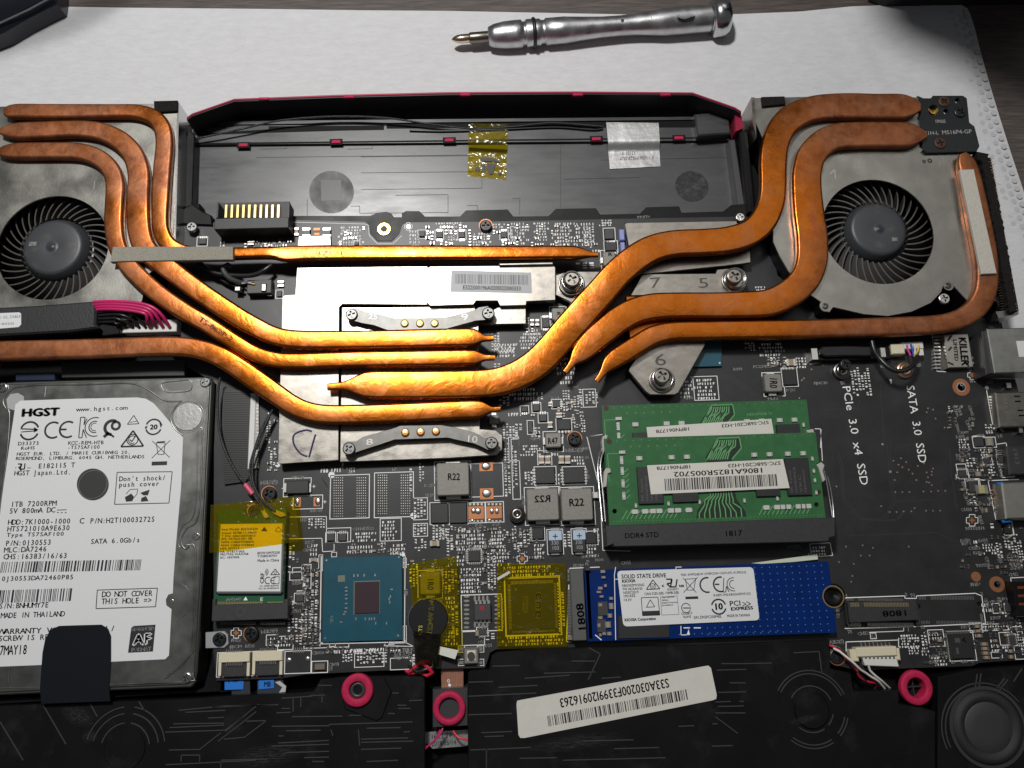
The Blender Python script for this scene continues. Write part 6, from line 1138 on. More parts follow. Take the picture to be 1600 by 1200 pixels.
route([(1230, 520 + 80), (1270, 660), (1280, 672)], 1); route([(1500, 640), (1535, 615)], 3, 3, 3); route([(1375, 600), (1382, 690)], 1, 3, 0, 1); route([(1285, 640), (1340, 638), (1344, 625)], 1); route([(1440, 690), (1400, 700), (1398, 706)], 1)
route([(790, 796), (812, 775)], 5, 4, 4); route([(690, 842), (640, 862)], 2, 4, 0); route([(800, 750), (812, 738)], 4, 4, 1); route([(540, 816), (640, 812)], 6, 1, 3.2, .9); route([(516, 780), (542, 760), (548, 757)], 2, 3, 3); route([(578, 757), (585, 757)], 1); route([(920, 640), (936, 612)], 1); route([(912, 668), (935, 655)], 2, 3, 6); route([(935, 740), (935, 700)], 1)
route([(640, 780), (655, 780)], 4, 0, 8); route([(560, 386), (640, 386)], 1); route([(640, 372), (760, 374), (790, 384)], 3, 0, 3); route([(430, 480), (440, 500), (440, 560)], 3, -3, 0); route([(400, 560), (430, 620), (430, 740)], 4, -4, 0); route([(440, 745), (500, 742), (512, 760)], 3, 2, 4); route([(580, 540 + 320), (600, 850)], 3, 3, 0)
route([(1130, 585), (1180, 620), (1180, 632)], 3, 5, 0); route([(1120, 615), (1150, 640)], 2, 6, 0); route([(740, 828), (760, 806)], 3, 4, 2)
tr.build('board_traces', PCBTR, BD, kind='stuff')
SK.build('silkscreen', SILK, BD, kind='stuff')
# ================================================================== graphics substrate corner, hidden teal chip under the kite plate
m_ = MB(); m_.pp([(1030, 520), (1128, 520), (1128, 572), (1030, 575)], .02, .11, .01); o = m_.build('processor', TEAL, BD); m_ = MB(); disc(m_, 1124.5, 567, .113, 1.5, .11, 12); m_.build('corner_dot', SOLDER, o)
# ================================================================== hard drive
ZH = .36
def at(z): return lambda pts: [U(a, b, z)[:2] for a, b in pts]
HD = thing('hard_drive', 'silver laptop hard drive with a large white printed label', 'hard drive', 160, 830, -.6)
body = [(-9, 606), (2, 598), (24, 596), (180, 592), (322, 588.5), (329, 590), (332, 596), (327, 700), (318, 880), (308, 1050), (304, 1068), (298, 1074), (200, 1078), (70, 1083), (-34, 1088), (-34, 900)]
m_ = MB(); m_.pp(body, -.58, ZH - .06, .04); m_.build('casing', M('drive_casing', (.20, .20, .19), .38, .95), HD)
cov = [(-5, 609), (4, 601), (180, 594.5), (318, 591), (326, 594), (328, 602), (323, 700), (314, 880), (304, 1050), (300, 1064), (292, 1069), (70, 1078), (-30, 1083), (-30, 900)]
m_ = MB(); m_.pp(cov, ZH - .06, ZH, .02); m_.build('cover', ALU, HD)
m_ = MB()
def ridge(pts, w_=2.2, h=.03, z=ZH, close=False):
    Q = spline([(*U(a, b, z)[:2], 0) for a, b in pts], .06)
    m_.tube([(q[0], q[1], z - .004) for q in Q], h, 6)
ridge([(22, 606), (60, 602), (130, 601), (200, 599), (226, 606), (248, 620), (262, 627), (284, 627)]); ridge([(22, 606), (10, 617), (5, 628), (10, 639), (15, 646), (12, 700), (2, 780), (-8, 860)]); ridge([(284, 627), (276, 634), (268, 648), (268, 660), (275, 672), (286, 680)])
ridge([(312, 668), (316, 668), (311, 800), (292, 826), (284, 840), (284, 850), (290, 858), (305, 860), (302, 1000), (297, 1024), (262, 1058), (256, 1060)]); ridge([(309, 672), (305, 795), (286, 822), (279, 840), (281, 855), (300, 864), (297, 1018), (260, 1055)], h=.02)
ridge([(72, 604), (70, 620)], h=.03); ridge([(15, 1044), (13, 1068)], h=.035); ridge([(318, 600), (324, 602), (320, 700), (311, 880), (302, 1045), (296, 1064), (170, 1070)], h=.02); ridge([(0, 1075), (100, 1073), (290, 1066)], h=.02)
ridge([(252, 600), (262, 597), (296, 594), (300, 596), (299, 608), (290, 612), (262, 613), (252, 604), (252, 600)], h=.022)
m_.build('pressed_ridges', ALU, HD)
m_ = MB(); m_.pp([(255, 601), (264, 599), (294, 596.5), (297, 598), (296, 607), (289, 609.5), (265, 610.5)], ZH, ZH + .004); m_.build('pressed_slot', M('slot_dark', (.16, .16, .155), .4, .95), HD)
m_ = MB(); disc(m_, 293, 651, ZH + .03, 22, ZH, 48); m_.build('round_seal', M('seal_foil', (.62, .62, .61), .3, .8, bump=.25, bs=9), HD, 'bright round foil seal at the upper right corner of the drive')
m_ = MB(); arc(m_, 293, 651, ZH + .01, 25, 0, 360, 1.5, 40, ZH); m_.build('pressed_circle', ALU, HD); m_ = MB(); arc(m_, 271, 940, ZH + .01, 28, -70, 70, 1, 24, ZH); m_.build('pressed_circle', ALU, HD)
m_ = MB(); m_.pp([(10, 624), (16, 616), (28, 614), (37, 619), (38, 628), (22, 641), (12, 638)], ZH, ZH + .006); m_.build('round_seal', M('seal_grey', (.40, .40, .41), .5), HD, 'grey octagonal seal at the upper left')
lab = [(23, 640), (24, 632), (32, 626), (120, 623), (215, 621), (228, 623), (240, 630), (254, 646), (286, 684), (283, 760), (275, 850), (271, 903), (270, 927), (263, 929), (259, 937), (260, 946), (268, 952), (264, 1024), (258, 1030), (172, 1034), (64, 1039), (-34, 1043), (-34, 980), (-16, 880), (4, 770)]
m_ = MB(); m_.pp(lab, ZH, ZH + .008, 0, [circ(145, 757, 25, 40)]); LB = m_.build('label', PAPER, HD)
zl = ZH + .011; p = U(145, 757, zl); m_ = MB(); m_.ring(p.x, p.y, .44, .47, ZH, ZH + .012, 40); m_.build('pressed_circle', ALU, HD)
m_ = MB(); m_.cyl(*U(145, 757, ZH)[:2], .52, ZH, ZH + .003, 40); m_.build('hub_recess', M('hub_dark', (.10, .10, .095), .35, .7), HD)
I = MB()
def tx(s, p0, p1, h, **k): T(I, s, p0, p1, h, zl, **k)
tx('HGST', (33, 651), (92, 649), 13, bold=.07); tx('www.hgst.com', (119, 643), (199, 640), 7, mono=True, bold=.015)
for s, p0, p1, h in [('D33373', (28, 696), (61, 695), 6), ('RoHS', (32, 703), (55, 702), 5.5), ('KCC-REM-HTB', (106, 695), (162, 694), 6), ('-TS7SAF100', (105, 702), (156, 701), 6), ('HGST EUR. LTD. / MARIE CURIEWEG 20,', (26, 712), (204, 709), 5.5), ('ROERMOND, LIMBURG. 6045 GH. NETHERLANDS', (24, 719), (226, 716), 5.5), ('E182115 T', (59, 732), (117, 730), 8), ('HGST Japan.Ltd.', (22, 743), (111, 741), 8),
    ('1TB 7200RPM', (16, 792), (88, 790), 8.5), ('5V 800mA DC', (14, 802.5), (86, 800.5), 8.5), ('HDD:7K1000-1000', (12, 820), (110, 818), 8.5), ('HTS721010A9E630', (11, 830.5), (109, 828.5), 8.5), ('Type TS7SAF100', (10, 839), (100, 837), 6.5), ('P/N:0J30553', (8, 853), (80, 851), 8.5), ('MLC:DA7246', (6, 863.5), (73, 861.5), 8.5), ('CHS:16383/16/63', (5, 874), (105, 872), 8.5), ('C', (124, 818), (131, 818), 9), ('P/N:H2T10003272S', (140, 818), (242, 815), 8.5), ('SATA 6.0Gb/s', (141, 850), (219, 847), 8),
    ("Don't shock/", (186, 752), (259, 750), 8), ('push cover', (185, 761), (249, 759), 8), ('0J30553DA72460P85', (2, 908), (115, 905), 7.5), ('S/N:BNHUMY7E', (-2, 951), (76, 949), 8.5), ('MADE IN THAILAND', (1, 966), (101, 963), 8.5), ('WARRANTY VOID IF SEAL/', (-2, 991), (180, 986), 8.5), ('SCREW IS REMOVED', (-3, 1002), (112, 998), 8.5), ('07MAY18', (-9, 1024), (42, 1022), 15), ('DO NOT COVER', (159, 933), (238, 931), 9), ('THIS HOLE =>', (158, 944), (237, 942), 9)]:
    tx(s, p0, p1, h, mono=True, bold=.02)
barcode(I, (3, 878), (222, 874), (0, 895), zl, 62, 2); barcode(I, (-28, 923), (114, 919), (-31, 943), zl, 44, 5)
I.line([(183, 738), (269, 737), (264, 786), (179, 788)], zl, 1.3, True); I.line([(152, 922), (246, 919), (243, 948), (150, 951)], zl, 1.3, True)
# logos: bar-in-circle, CE, KC, round P mark, triangles, recycling 20, bin
def ring_(u, v, r, w_, a0=0, a1=360, sq=1): arc(I, u, v, zl, r, a0, a1, w_, 36)
ring_(46, 673, 14, 3, 20, 160); ring_(46, 673, 14, 3, 200, 340); I.seg(32, 670, 58, 671, zl, zl, 2); I.seg(33, 675, 58, 673, zl, zl, 1.6); I.add([U(a, b, zl) for a, b in ((53, 667), (60, 671.5), (53, 676))], [(2, 1, 0)])
ring_(83, 672, 12.5, 3, 55, 305); ring_(106, 671, 12.5, 3, 55, 305); I.seg(95, 671, 104, 671, zl, zl, 3)
I.line([(126, 652), (123, 684), (128, 684), (130, 671), (135, 684)], zl, 1.5); I.line([(126, 652), (133, 652), (131, 664), (136, 654)], zl, 1.5); ring_(148, 667, 15, 1.6, 70, 290); ring_(148, 667, 9, 1.6, 70, 290); ring_(148, 667, 6, 1.2, 70, 290)
ring_(175, 668, 11, 5, 60, 270); ring_(181, 665, 6, 4); I.seg(170, 676, 162, 683, zl, zl, 5); I.seg(172, 678, 178, 683, zl, zl, 3)
I.line([(209, 649), (199, 663), (217, 662)], zl, 1.3, True); I.seg(203, 660, 214, 658, zl, zl, 1); I.line([(208, 673), (189, 698), (224, 697)], zl, 2.6, True); ring_(207, 687, 8.5, 1.6); ring_(207, 687, 6, 1.4, 60, 300); I.line([(203, 687), (206, 690), (212, 681)], zl, 1.8)
ring_(240, 667, 12, 2.6, 20, 160); ring_(240, 667, 12, 2.6, 200, 340); tx('20', (234, 671), (246, 670.5), 8, bold=.05); I.add([U(a, b, zl) for a, b in ((249, 661), (254, 663), (251, 669))], [(2, 1, 0)]); I.add([U(a, b, zl) for a, b in ((226, 667), (231, 665), (228, 672))], [(2, 1, 0)])
I.line([(238, 689), (265, 715)], zl, 1.1); I.line([(266, 688), (237, 716)], zl, 1.1); I.line([(244, 692), (258, 692), (256, 710), (247, 710)], zl, 1.1, True); I.seg(245, 691, 258, 690, zl, zl, 2); I.flat(237, 721, 261, 727, zl)
tx('c', (23, 732), (26, 732), 3.5); tx('us', (42, 732), (48, 732), 3.5); I.line([(28, 725), (34, 725), (33, 729), (29, 730), (33, 735)], zl, 2); I.line([(33, 724), (32, 733), (38, 733), (39, 724)], zl, 2)
I.seg(89, 797, 104, 796.5, zl, zl, 1.2); [I.seg(89 + i * 6, 801, 92 + i * 6, 801, zl, zl, 1.2) for i in range(3)]
# small warning pictograms
I.line([(197, 772), (203, 765), (215, 764), (214, 772), (207, 780)], zl, 1); I.pp([(195, 777), (205, 771), (209, 776), (207, 783), (197, 784)], ZH + .008, zl); I.pp([(219, 770), (234, 765), (231, 774), (224, 774)], ZH + .008, zl); I.pp([(221, 778), (228, 775), (232, 783), (220, 784)], ZH + .008, zl)
I.build('printing', INK, LB, kind='stuff')
m_ = MB(); m_.pp([(205, 981), (209, 978), (243, 976), (239, 1018), (200, 1020)], ZH + .008, ZH + .0105); ab = m_.build('format_mark', INK, LB)
m_ = MB(); T(m_, 'ADVANCED', (205, 986), (241, 984), 5, ZH + .012, bold=.03); T(m_, 'AF', (208, 1008), (236, 1006), 17, ZH + .012, bold=.08); T(m_, 'FORMAT', (205, 1018), (236, 1016), 5.5, ZH + .012, bold=.03); m_.build('printing', PAPER, ab, kind='stuff')
screw(320, 597, ZH + .05, 8, ALUB, HD, .3); screw(3, 605, ZH + .05, 8, ALUB, HD, .9); screw(306, 838, ZH + .03, 6, ALUB, HD, .5); screw(291, 1059, ZH + .04, 8, ALUB, HD, 1.2); screw(268, 940, ZH + .012, 4, ALUB, HD, .7)
th = lone(MB().pp([(64, 1100), (62, 1075), (66, 1020), (70, 1000), (78, 984), (92, 978), (120, 977), (158, 976), (168, 982), (173, 994), (173, 1030), (170, 1074), (172, 1096)], ZH + .02, ZH + .05, .01).build('pull_strap', M('strap_film', (.006, .008, .012), .3)), 'black rounded pull tab over the lower edge of the hard drive', 'pull tab')
# drive bay surroundings
m_ = MB(); m_.pp([(-40, 1092), (308, 1077), (318, 1074), (330, 1030), (342, 800), (345, 600), (352, 600), (345, 1080), (380, 1078), (-40, 1103)], -.8, -.1, .03); m_.build('drive_bay_wall', PLB, CH)
m_ = MB(); m_.pp([(95, 566), (290, 562), (288, 587), (96, 590)], -.3, .05, .02); m_.build('drive_connector_block', PLG, BD); m_ = MB(); m_.pp([(24, 583), (85, 582), (86, 594), (24, 595)], -.3, .1, .02); m_.build('drive_plug', M('navy_plug', (.01, .018, .05), .4), BD)
# ================================================================== memory modules
def ram(label, TL, z, socket_v):
    w_, L_ = 6.96, 3.0; p = U(TL[0], TL[1], z); th = bpy.data.objects.new('memory_module', None); COL.objects.link(th); th.location = (p.x, p.y, z - .06); PBASE[th.name] = Vector(th.location)
    th['label'] = label; th['category'] = 'memory module'; th['group'] = 'stacked memory modules'
    x, y = p.x, p.y
    pl = [(x, y), (x + w_, y), (x + w_, y - 1.0), (x + w_ - .09, y - 1.02), (x + w_ - .09, y - 1.18), (x + w_, y - 1.2), (x + w_, y - L_ + .1), (x, y - L_ + .1), (x, y - 1.2), (x + .09, y - 1.18), (x + .09, y - 1.02), (x, y - 1.0)]
    m_ = MB(); m_.prism(pl, z - .10, z, .006, [[(x + .2 + .075 * math.cos(t * .6283), y - 2.35 + .075 * math.sin(t * .6283)) for t in range(10)], [(x + w_ - .25 + .075 * math.cos(t * .6283), y - 2.35 + .075 * math.sin(t * .6283)) for t in range(10)]]); m_.build('board', GREEN, th)
    # dark trace patch zigzag in the middle, lighter traces
    m_ = MB(); d = MB(); s = [(3.7, .1), (4.43, .1), (4.46, .45), (4.12, .8), (4.12, 1.85), (4.15, 2.1), (4.4, 2.5), (4.4, 2.66), (2.8, 2.66), (2.85, 2.4), (3.3, 1.9), (3.3, .82), (3.25, .72)]
    d.prism([(x + a, y - b) for a, b in s], z, z + .002); d.build('trace_patch', GREEND, th)
    rr = random.Random(int(z * 100))
    def tl(pts, wd=.018):
        for a, b in zip(pts, pts[1:]):
            A_, B_ = Vector((x + a[0], y - a[1])), Vector((x + b[0], y - b[1])); dd = (B_ - A_)
            if dd.length < 1e-5: continue
            nn = Vector((-dd.y, dd.x)).normalized() * wd; m_.add([(*(A_ + nn), z + .004), (*(A_ - nn), z + .004), (*(B_ - nn), z + .004), (*(B_ + nn), z + .004)], [(0, 1, 2, 3)])
    for i in range(9):
        o = i * .085; tl([(3.72 + o * .85, .16), (3.66 + o * .9, .30 + .04 * (i % 3)), (3.5 + o * .9, .48 + .05 * (i % 2)), (3.5 + o * .8, .58), (3.32 + o * .95, .80)]); tl([(2.9 + o * 2.0, 2.66), (2.9 + o * 2.0, 2.45 + rr.uniform(-.1, .1)), (3.1 + o * 1.35, 2.25 - rr.uniform(0, .1)), (3.12 + o * 1.35, 2.1), (3.32 + o, 1.95), (3.32 + o, 1.8)])
    tl([(3.3, .8), (3.72, .1), (4.43, .1), (4.46, .45), (4.12, .8)]); tl([(.08, .5), (.45, .5)], .01); tl([(.08, .5), (.08, 1.4)], .01)
    for i in range(6): tl([(.52 + i * .0, 1.1 + i * .17), (.62, 1.1 + i * .17), (.72, 1.0 + i * .17)], .012)
    for i in range(17):
        for x0 in (.5, 4.9):
            if i < (13 if x0 < 1 else 12): tl([(x0 + .14 * i + .1, 2.35), (x0 + .14 * i, 2.5), (x0 + .14 * i - .08, 2.62)], .014)
    m_.build('light_traces', GREENT, th, kind='stuff')
    dots = MB(); 
    for i in range(26): dots.cyl(x + .15 + i * .265, y - .07 - .03 * (i % 2), .022, z, z + .003, 8)
    for i in range(6): dots.cyl(x + .85 + i * .29, y - .29, .03, z, z + .003, 8)
    for i in range(60): dots.cyl(x + .15 + i * .113, y - 2.68, .022, z, z + .003, 6)
    dots.build('board_dots', M('ram_dots', (.13, .22, .06), .4, .3), th, kind='stuff')
    g = MB(); g.cyl(x + .16, y - .1, .09, z, z + .004, 18); g.cyl(x + w_ - .14, y - 1.95, .08, z, z + .004, 18); g.build('corner_vias', M('dark_ring', (.06, .03, .02), .4, .5), th, kind='stuff')
    # memory chips
    chips = [(.98, .98, 1.78, 2.16), (2.08, 1.0, 2.9, 2.14), (4.78, 1.0, 5.55, 2.04), (5.80, .84, 6.58, 2.04)]
    for i, (a, b, c, dd) in enumerate(chips):
        if z < .5 and i in (1, 2): continue
        m_ = MB(); m_.box(x + a, x + c, y - dd, y - b, z, z + .10, .012); o = m_.build('memory_chip', EPOXY, th); m_ = MB(); zz_ = z + .103
        if i == 3 or i == 0:
            rx = 0
            for k, tt in enumerate(('SK hynix', 'H5AN8G8NCJR', 'VKC', '730HM4731')):
                A_ = Vector((x + a + .16 + k * .15, y - dd + .08, zz_)); 
                adv = [GL[ch][2] for ch in tt]; tot = sum(adv); Ln = .5 + .03 * len(tt); xx = 0
                for ch, ad in zip(tt, adv):
                    v_, f_, _ = GL[ch]; m_.add([(A_.x - q[1] * .11, A_.y + (xx + q[0]) * Ln / tot, zz_) for q in v_], f_); xx += ad
            m_.build('printing', M('chip_grey_print', (.10, .10, .10), .5), o, kind='stuff')
    # small parts
    sp, se = MB(), MB()
    def r2(a, b, w2, h2, hgt=.05): sp.box(x + a + w2 * .2, x + a + w2 * .8, y - b - h2, y - b, z, z + hgt); se.box(x + a, x + a + w2 * .22, y - b - h2, y - b, z, z + hgt); se.box(x + a + w2 * .78, x + a + w2, y - b - h2, y - b, z, z + hgt)
    def r3(a, b, w2, h2, hgt=.05): sp.box(x + a, x + a + w2, y - b - h2 * .8, y - b - h2 * .2, z, z + hgt); se.box(x + a, x + a + w2, y - b - h2 * .22, y - b, z, z + hgt); se.box(x + a, x + a + w2, y - b - h2, y - b - h2 * .78, z, z + hgt)
    for a in (1.0, 2.05, 2.55, 4.75, 5.25, 5.85, 6.35): r2(a, .62, .19, .13, .06)
    for a in (.45,): r2(a, .42, .2, .1, .06)
    for j, b in enumerate((.6, .95, 1.35, 1.75)): r3(.47, b, .1, .26, .04)
    for a in (.72, 1.05, 1.5, 2.1, 2.45, 1.88, 1.3, 4.95, 5.3, 5.65, 6.0, 6.3, 5.5, 6.15): se.box(x + a, x + a + .24, y - 2.44, y - 2.34, z, z + .035); sp.box(x + a + .03, x + a + .21, y - 2.46, y - 2.32, z, z + .045)
    for a, b in ((.85, 2.13), (1.9, 2.1), (2.9, 2.08), (4.35, 2.08), (5.42, 2.05), (6.7, 1.2), (6.7, 1.5), (6.7, 1.9), (6.7, .8)): r3(a, b, .07, .14, .05)
    sp.build('tiny_resistors', M('pale_resistor', (.5, .5, .47), .5), th, kind='stuff'); se.build('solder_ends', SOLDER, th, kind='stuff')
    # label
    m_ = MB(); lb = [(1.32, .93), (5.75, .86), (5.86, 1.80), (1.38, 1.86)] if z > .5 else [(1.45, .80), (5.65, .64), (5.72, 1.6), (1.50, 1.75)]
    m_.prism([(x + a, y - b) for a, b in lb], z + .10, z + .106); lo = m_.build('label', PAPER2, th); m_ = MB(); zl = z + .109
    def rt(s, a0, a1, h, bold=.02):   # upside-down lettering: from right a0 to left a1
        A_, B_ = Vector((x + a0[0], y - a0[1], zl)), Vector((x + a1[0], y - a1[1], zl)); dd = B_ - A_; adv = [GL[c][2] for c in s]; tot = sum(adv); sx = dd.length / tot; ex = dd.normalized(); ey = Vector((-ex.y, ex.x, 0)); xx = 0
        for c, ad in zip(s, adv):
            v_, f_, _ = GL[c]
            for dx in (-bold, bold): m_.add([A_ + ex * ((xx + q[0] + dx) * sx) + ey * (q[1] * h / .73) for q in v_], f_)
            xx += ad
    if z > .5:
        rt('S7C-S68C201-H23', (5.66, .93), (3.93, .97), .12); rt('18PN061778', (2.75, .96), (1.62, .98), .12); rt('1806A1825R005702', (5.1, 1.12), (2.15, 1.17), .17)
        A_ = (x + 5.48, y - 1.34); n = 70; tt = 0; ws = [(rr.choice((1, 1, 2, 3)), rr.choice((1, 1, 2, 2))) for _ in range(n)]; tot = sum(a + b for a, b in ws)
        for a, b in ws:
            x0, x1 = A_[0] - 3.65 * tt / tot, A_[0] - 3.65 * (tt + a) / tot; yy = -.04 * tt / tot; m_.add([(x1, A_[1] + yy - .38, zl), (x0, A_[1] + yy - .38, zl), (x0, A_[1] + yy, zl), (x1, A_[1] + yy, zl)], [(0, 1, 2, 3)]); tt += a + b
    else:
        rt('S7C-S68C201-H23', (5.55, .70), (3.95, .78), .12); rt('18PN061778', (2.9, .84), (1.75, .90), .12)
    m_.build('printing', INK, lo, kind='stuff')
    if z < .5:
        m_ = MB(); T(m_, 'MERW9S08 73', (1167, 650), (1207, 648), 4.5, z + .003); m_.build('printing', M('faint_green_print', (.12, .3, .13), .5), th, kind='stuff')
    return th
ram('rear green memory module half hidden under the front one', (939.4, 633.6), .28, 0)
ram('front green memory module with full white barcode label', (944, 685.3), .78, 0)
# socket for the memory
SO = U(946, 820, .9); k = 1 / pxs(946, 820, .9)
m_ = MB(); m_.pp([(946, 821), (1305, 808), (1305, 838), (1296, 840), (1295, 846), (960, 854), (958, 850), (948, 854)], 0, .90, .02); o = m_.build('memory_socket', CONN, BD, 'long black socket gripping the front memory module'); occ.append((940, 800, 1310, 870))
m_ = MB(); T(m_, '1817', (1132, 838), (1160, 837), 9, .903, bold=.03); m_.build('printing', INK, o, kind='stuff'); m_ = MB(); T(m_, 'DDR4 STD', (976, 841), (1030, 839), 8, .903, bold=.02); m_.build('printing', M('moulded_print', (.012, .012, .012), .35), o, kind='stuff')
m_ = MB()
for i in range(130):
    t = i / 129
    if .42 < t < .45: continue
    m_.pb(962 + 326 * t, 851 - 10 * t, 963.2 + 326 * t, 857 - 10 * t, .0, .35)
m_.build('pins', M('pin_grey', (.18, .17, .16), .35, .9), o, kind='stuff')
for pts in ([(946, 700), (950, 688), (947, 740), (951, 790), (953, 820)], ):
    m_ = MB(); wire(m_, [(941, 710, .5), (938, 730, .6), (942, 770, .7), (946, 815, .8)], .028, 6); wire(m_, [(936, 712, .5), (934, 730, .5), (936, 760, .6), (941, 815, .8)], .028, 6); wire(m_, [(946, 680, .3), (941, 700, .4), (936, 712, .5)], .04, 6); m_.build('side_latch', ALUB, o)
m_ = MB(); wire(m_, [(1285, 728, .8), (1290, 745, .8), (1296, 780, .8), (1301, 810, .85)], .028, 6); wire(m_, [(1293, 745, .8), (1297, 760, .8), (1301, 785, .8), (1303, 810, .85)], .028, 6); m_.build('side_latch', ALUB, o)
m_ = MB(); m_.pp([(944, 738), (947, 731), (954, 732), (955, 738), (950, 740), (948, 760), (942, 762)], .5, .86, .02); m_.pp([(1276, 726), (1284, 722), (1289, 727), (1286, 735), (1290, 750), (1286, 753), (1280, 733)], .5, .86, .02); m_.pp([(1260, 672), (1271, 670), (1273, 676), (1262, 677)], .2, .5, .02); m_.pp([(940, 690), (942, 681), (950, 680), (946, 700), (942, 712)], .1, .5, .02); m_.build('latch_tip', M('latch_beige', (.42, .42, .38), .45), o)
# ================================================================== solid state drive
ZD = .34
SS = thing('solid_state_drive', 'long blue solid state drive with a white printed label', 'solid state drive', 1110, 940, ZD)
a = U(1299, 877, ZD); b_ = U(1303.5, 992.5, ZD); xr = (a.x + b_.x) / 2; yt, yb = a.y, a.y - 2.2
xl = U(915, 940, ZD).x; ncx, ncy = xr, (yt + yb) / 2
notch = [(xr + .0, ncy + .34)] + [(xr + .02 + .33 * math.cos(math.radians(t)), ncy + .33 * math.sin(math.radians(t))) for t in range(95, 270, 12)] + [(xr, ncy - .34)]
m_ = MB(); m_.prism([(xl, yt - .02), (xl, yb), (xr - .03, yb), (xr, yb + .03)] + notch[::-1] + [(xr, yt - .03), (xr - .03, yt)], ZD - .09, ZD, .006); m_.build('board', BLUE, SS)
m_ = MB(); m_.ring(xr + .02, ncy, .31, .35, ZD - .005, ZD + .006, 36); m_.build('gold_ring', M('ssd_ring', (.6, .42, .2), .35, .9), SS)
m_ = MB()
for i in range(17):
    for j in range(11):
        u = 1190 + i * 12.3 / 1.55 * 1.0; 
        x = xr - .25 - i * .24; y = yt - .12 - j * .2
        if abs(y - ncy) < .36 and x > xr - .45: continue
        m_.cyl(x, y, .018, ZD, ZD + .003, 6)
for i in range(14): m_.cyl(xl + 2.9 + i * .24, yb + .12, .018, ZD, ZD + .003, 6)
m_.build('board_dots', BLUED, SS, kind='stuff')
m_ = MB(); m_.pp([(966, 962), (1046, 964), (1046, 996), (966, 998)], ZD, ZD + .05, .01); m_.build('flash_chip', EPOXY, SS); m_ = MB(); m_.pb(934, 940, 950, 962, ZD, ZD + .06, .01); m_.pb(933, 968, 947, 988, ZD, ZD + .06, .01); m_.build('controller', EPOXY2, SS)
sp, se = MB(), MB()
for u, v, w_, h_ in [(942, 893, 6, 4), (943, 902, 5, 3), (938, 919, 6, 4), (936, 925, 6, 3), (940, 932, 5, 3), (938, 945, 5, 4), (955, 947, 6, 9), (953, 962, 6, 6), (938, 965, 6, 4), (950, 976, 8, 9), (936, 977, 4, 5), (944, 990, 5, 4), (952, 990, 6, 5), (955, 935, 5, 4), (946, 915, 3, 4), (938, 992, 3, 4)]:
    sp.pb(u - w_ / 2, v - h_ / 2, u + w_ / 2, v + h_ / 2, ZD, ZD + .07); se.pb(u - w_ / 2 - .5, v - h_ / 2 - .3, u - w_ / 2 + w_ * .25, v + h_ / 2 + .3, ZD, ZD + .074); se.pb(u + w_ / 2 - w_ * .25, v - h_ / 2 - .3, u + w_ / 2 + .5, v + h_ / 2 + .3, ZD, ZD + .074)
sp.build('tiny_capacitors', CERAM, SS, kind='stuff'); se.build('solder_ends', SOLDER, SS, kind='stuff')
m_ = MB(); m_.line([(962, 886), (960, 898), (962, 1000)], ZD + .003, 1.1); m_.line([(1056, 890), (1056, 886), (1065, 886)], ZD + .003, 1.1); m_.line([(1064, 978), (1064, 992), (1073, 992)], ZD + .003, 1.2); m_.line([(1068, 981), (1078, 981)], ZD + .003, 1.6); m_.line([(1084, 981), (1095, 981)], ZD + .003, 1.6); m_.add([U(p_[0], p_[1], ZD + .004) for p_ in ((1073, 992), (1076, 983), (1078, 992))], [(0, 1, 2)]); m_.line([(930, 992), (940, 1000)], ZD + .003, 1.5); m_.line([(966, 905), (961, 905)], ZD + .003, 1); m_.build('printing', SILK, SS, kind='stuff')
zt = ZD + .06
def rrect(pts, r=.14):
    W = [Vector(U(a, b, zt)[:2]) for a, b in pts]; out = []
    for i in range(4):
        p0, p1, p2 = W[i - 1], W[i], W[(i + 1) % 4]; e1, e2 = (p0 - p1).normalized(), (p2 - p1).normalized()
        for k in range(6):
            t = k / 5; A_, C_ = p1 + e1 * r, p1 + e2 * r; q = A_ * (1 - t)**2 + p1 * 2 * t * (1 - t) + C_ * t**2; out.append((q.x, q.y))
    return out
m_ = MB(); m_.prism(rrect([(964, 892), (1177, 886), (1187, 969), (974, 979)]), ZD + .052, zt); lb = m_.build('label', PAPER, SS)
I = MB(); zl = zt + .003
def tx(s, p0, p1, h, bold=.02, mb=None): T(mb or I, s, p0, p1, h, zl, bold=bold)
tx('SOLID STATE DRIVE', (971, 904), (1041, 902), 6.5, .03); tx('KIOXIA', (972, 910.5), (993, 909.5), 5, .05); tx('KIOXIA Corporation', (976, 971), (1025, 968.5), 4.5, .05)
g2 = MB()
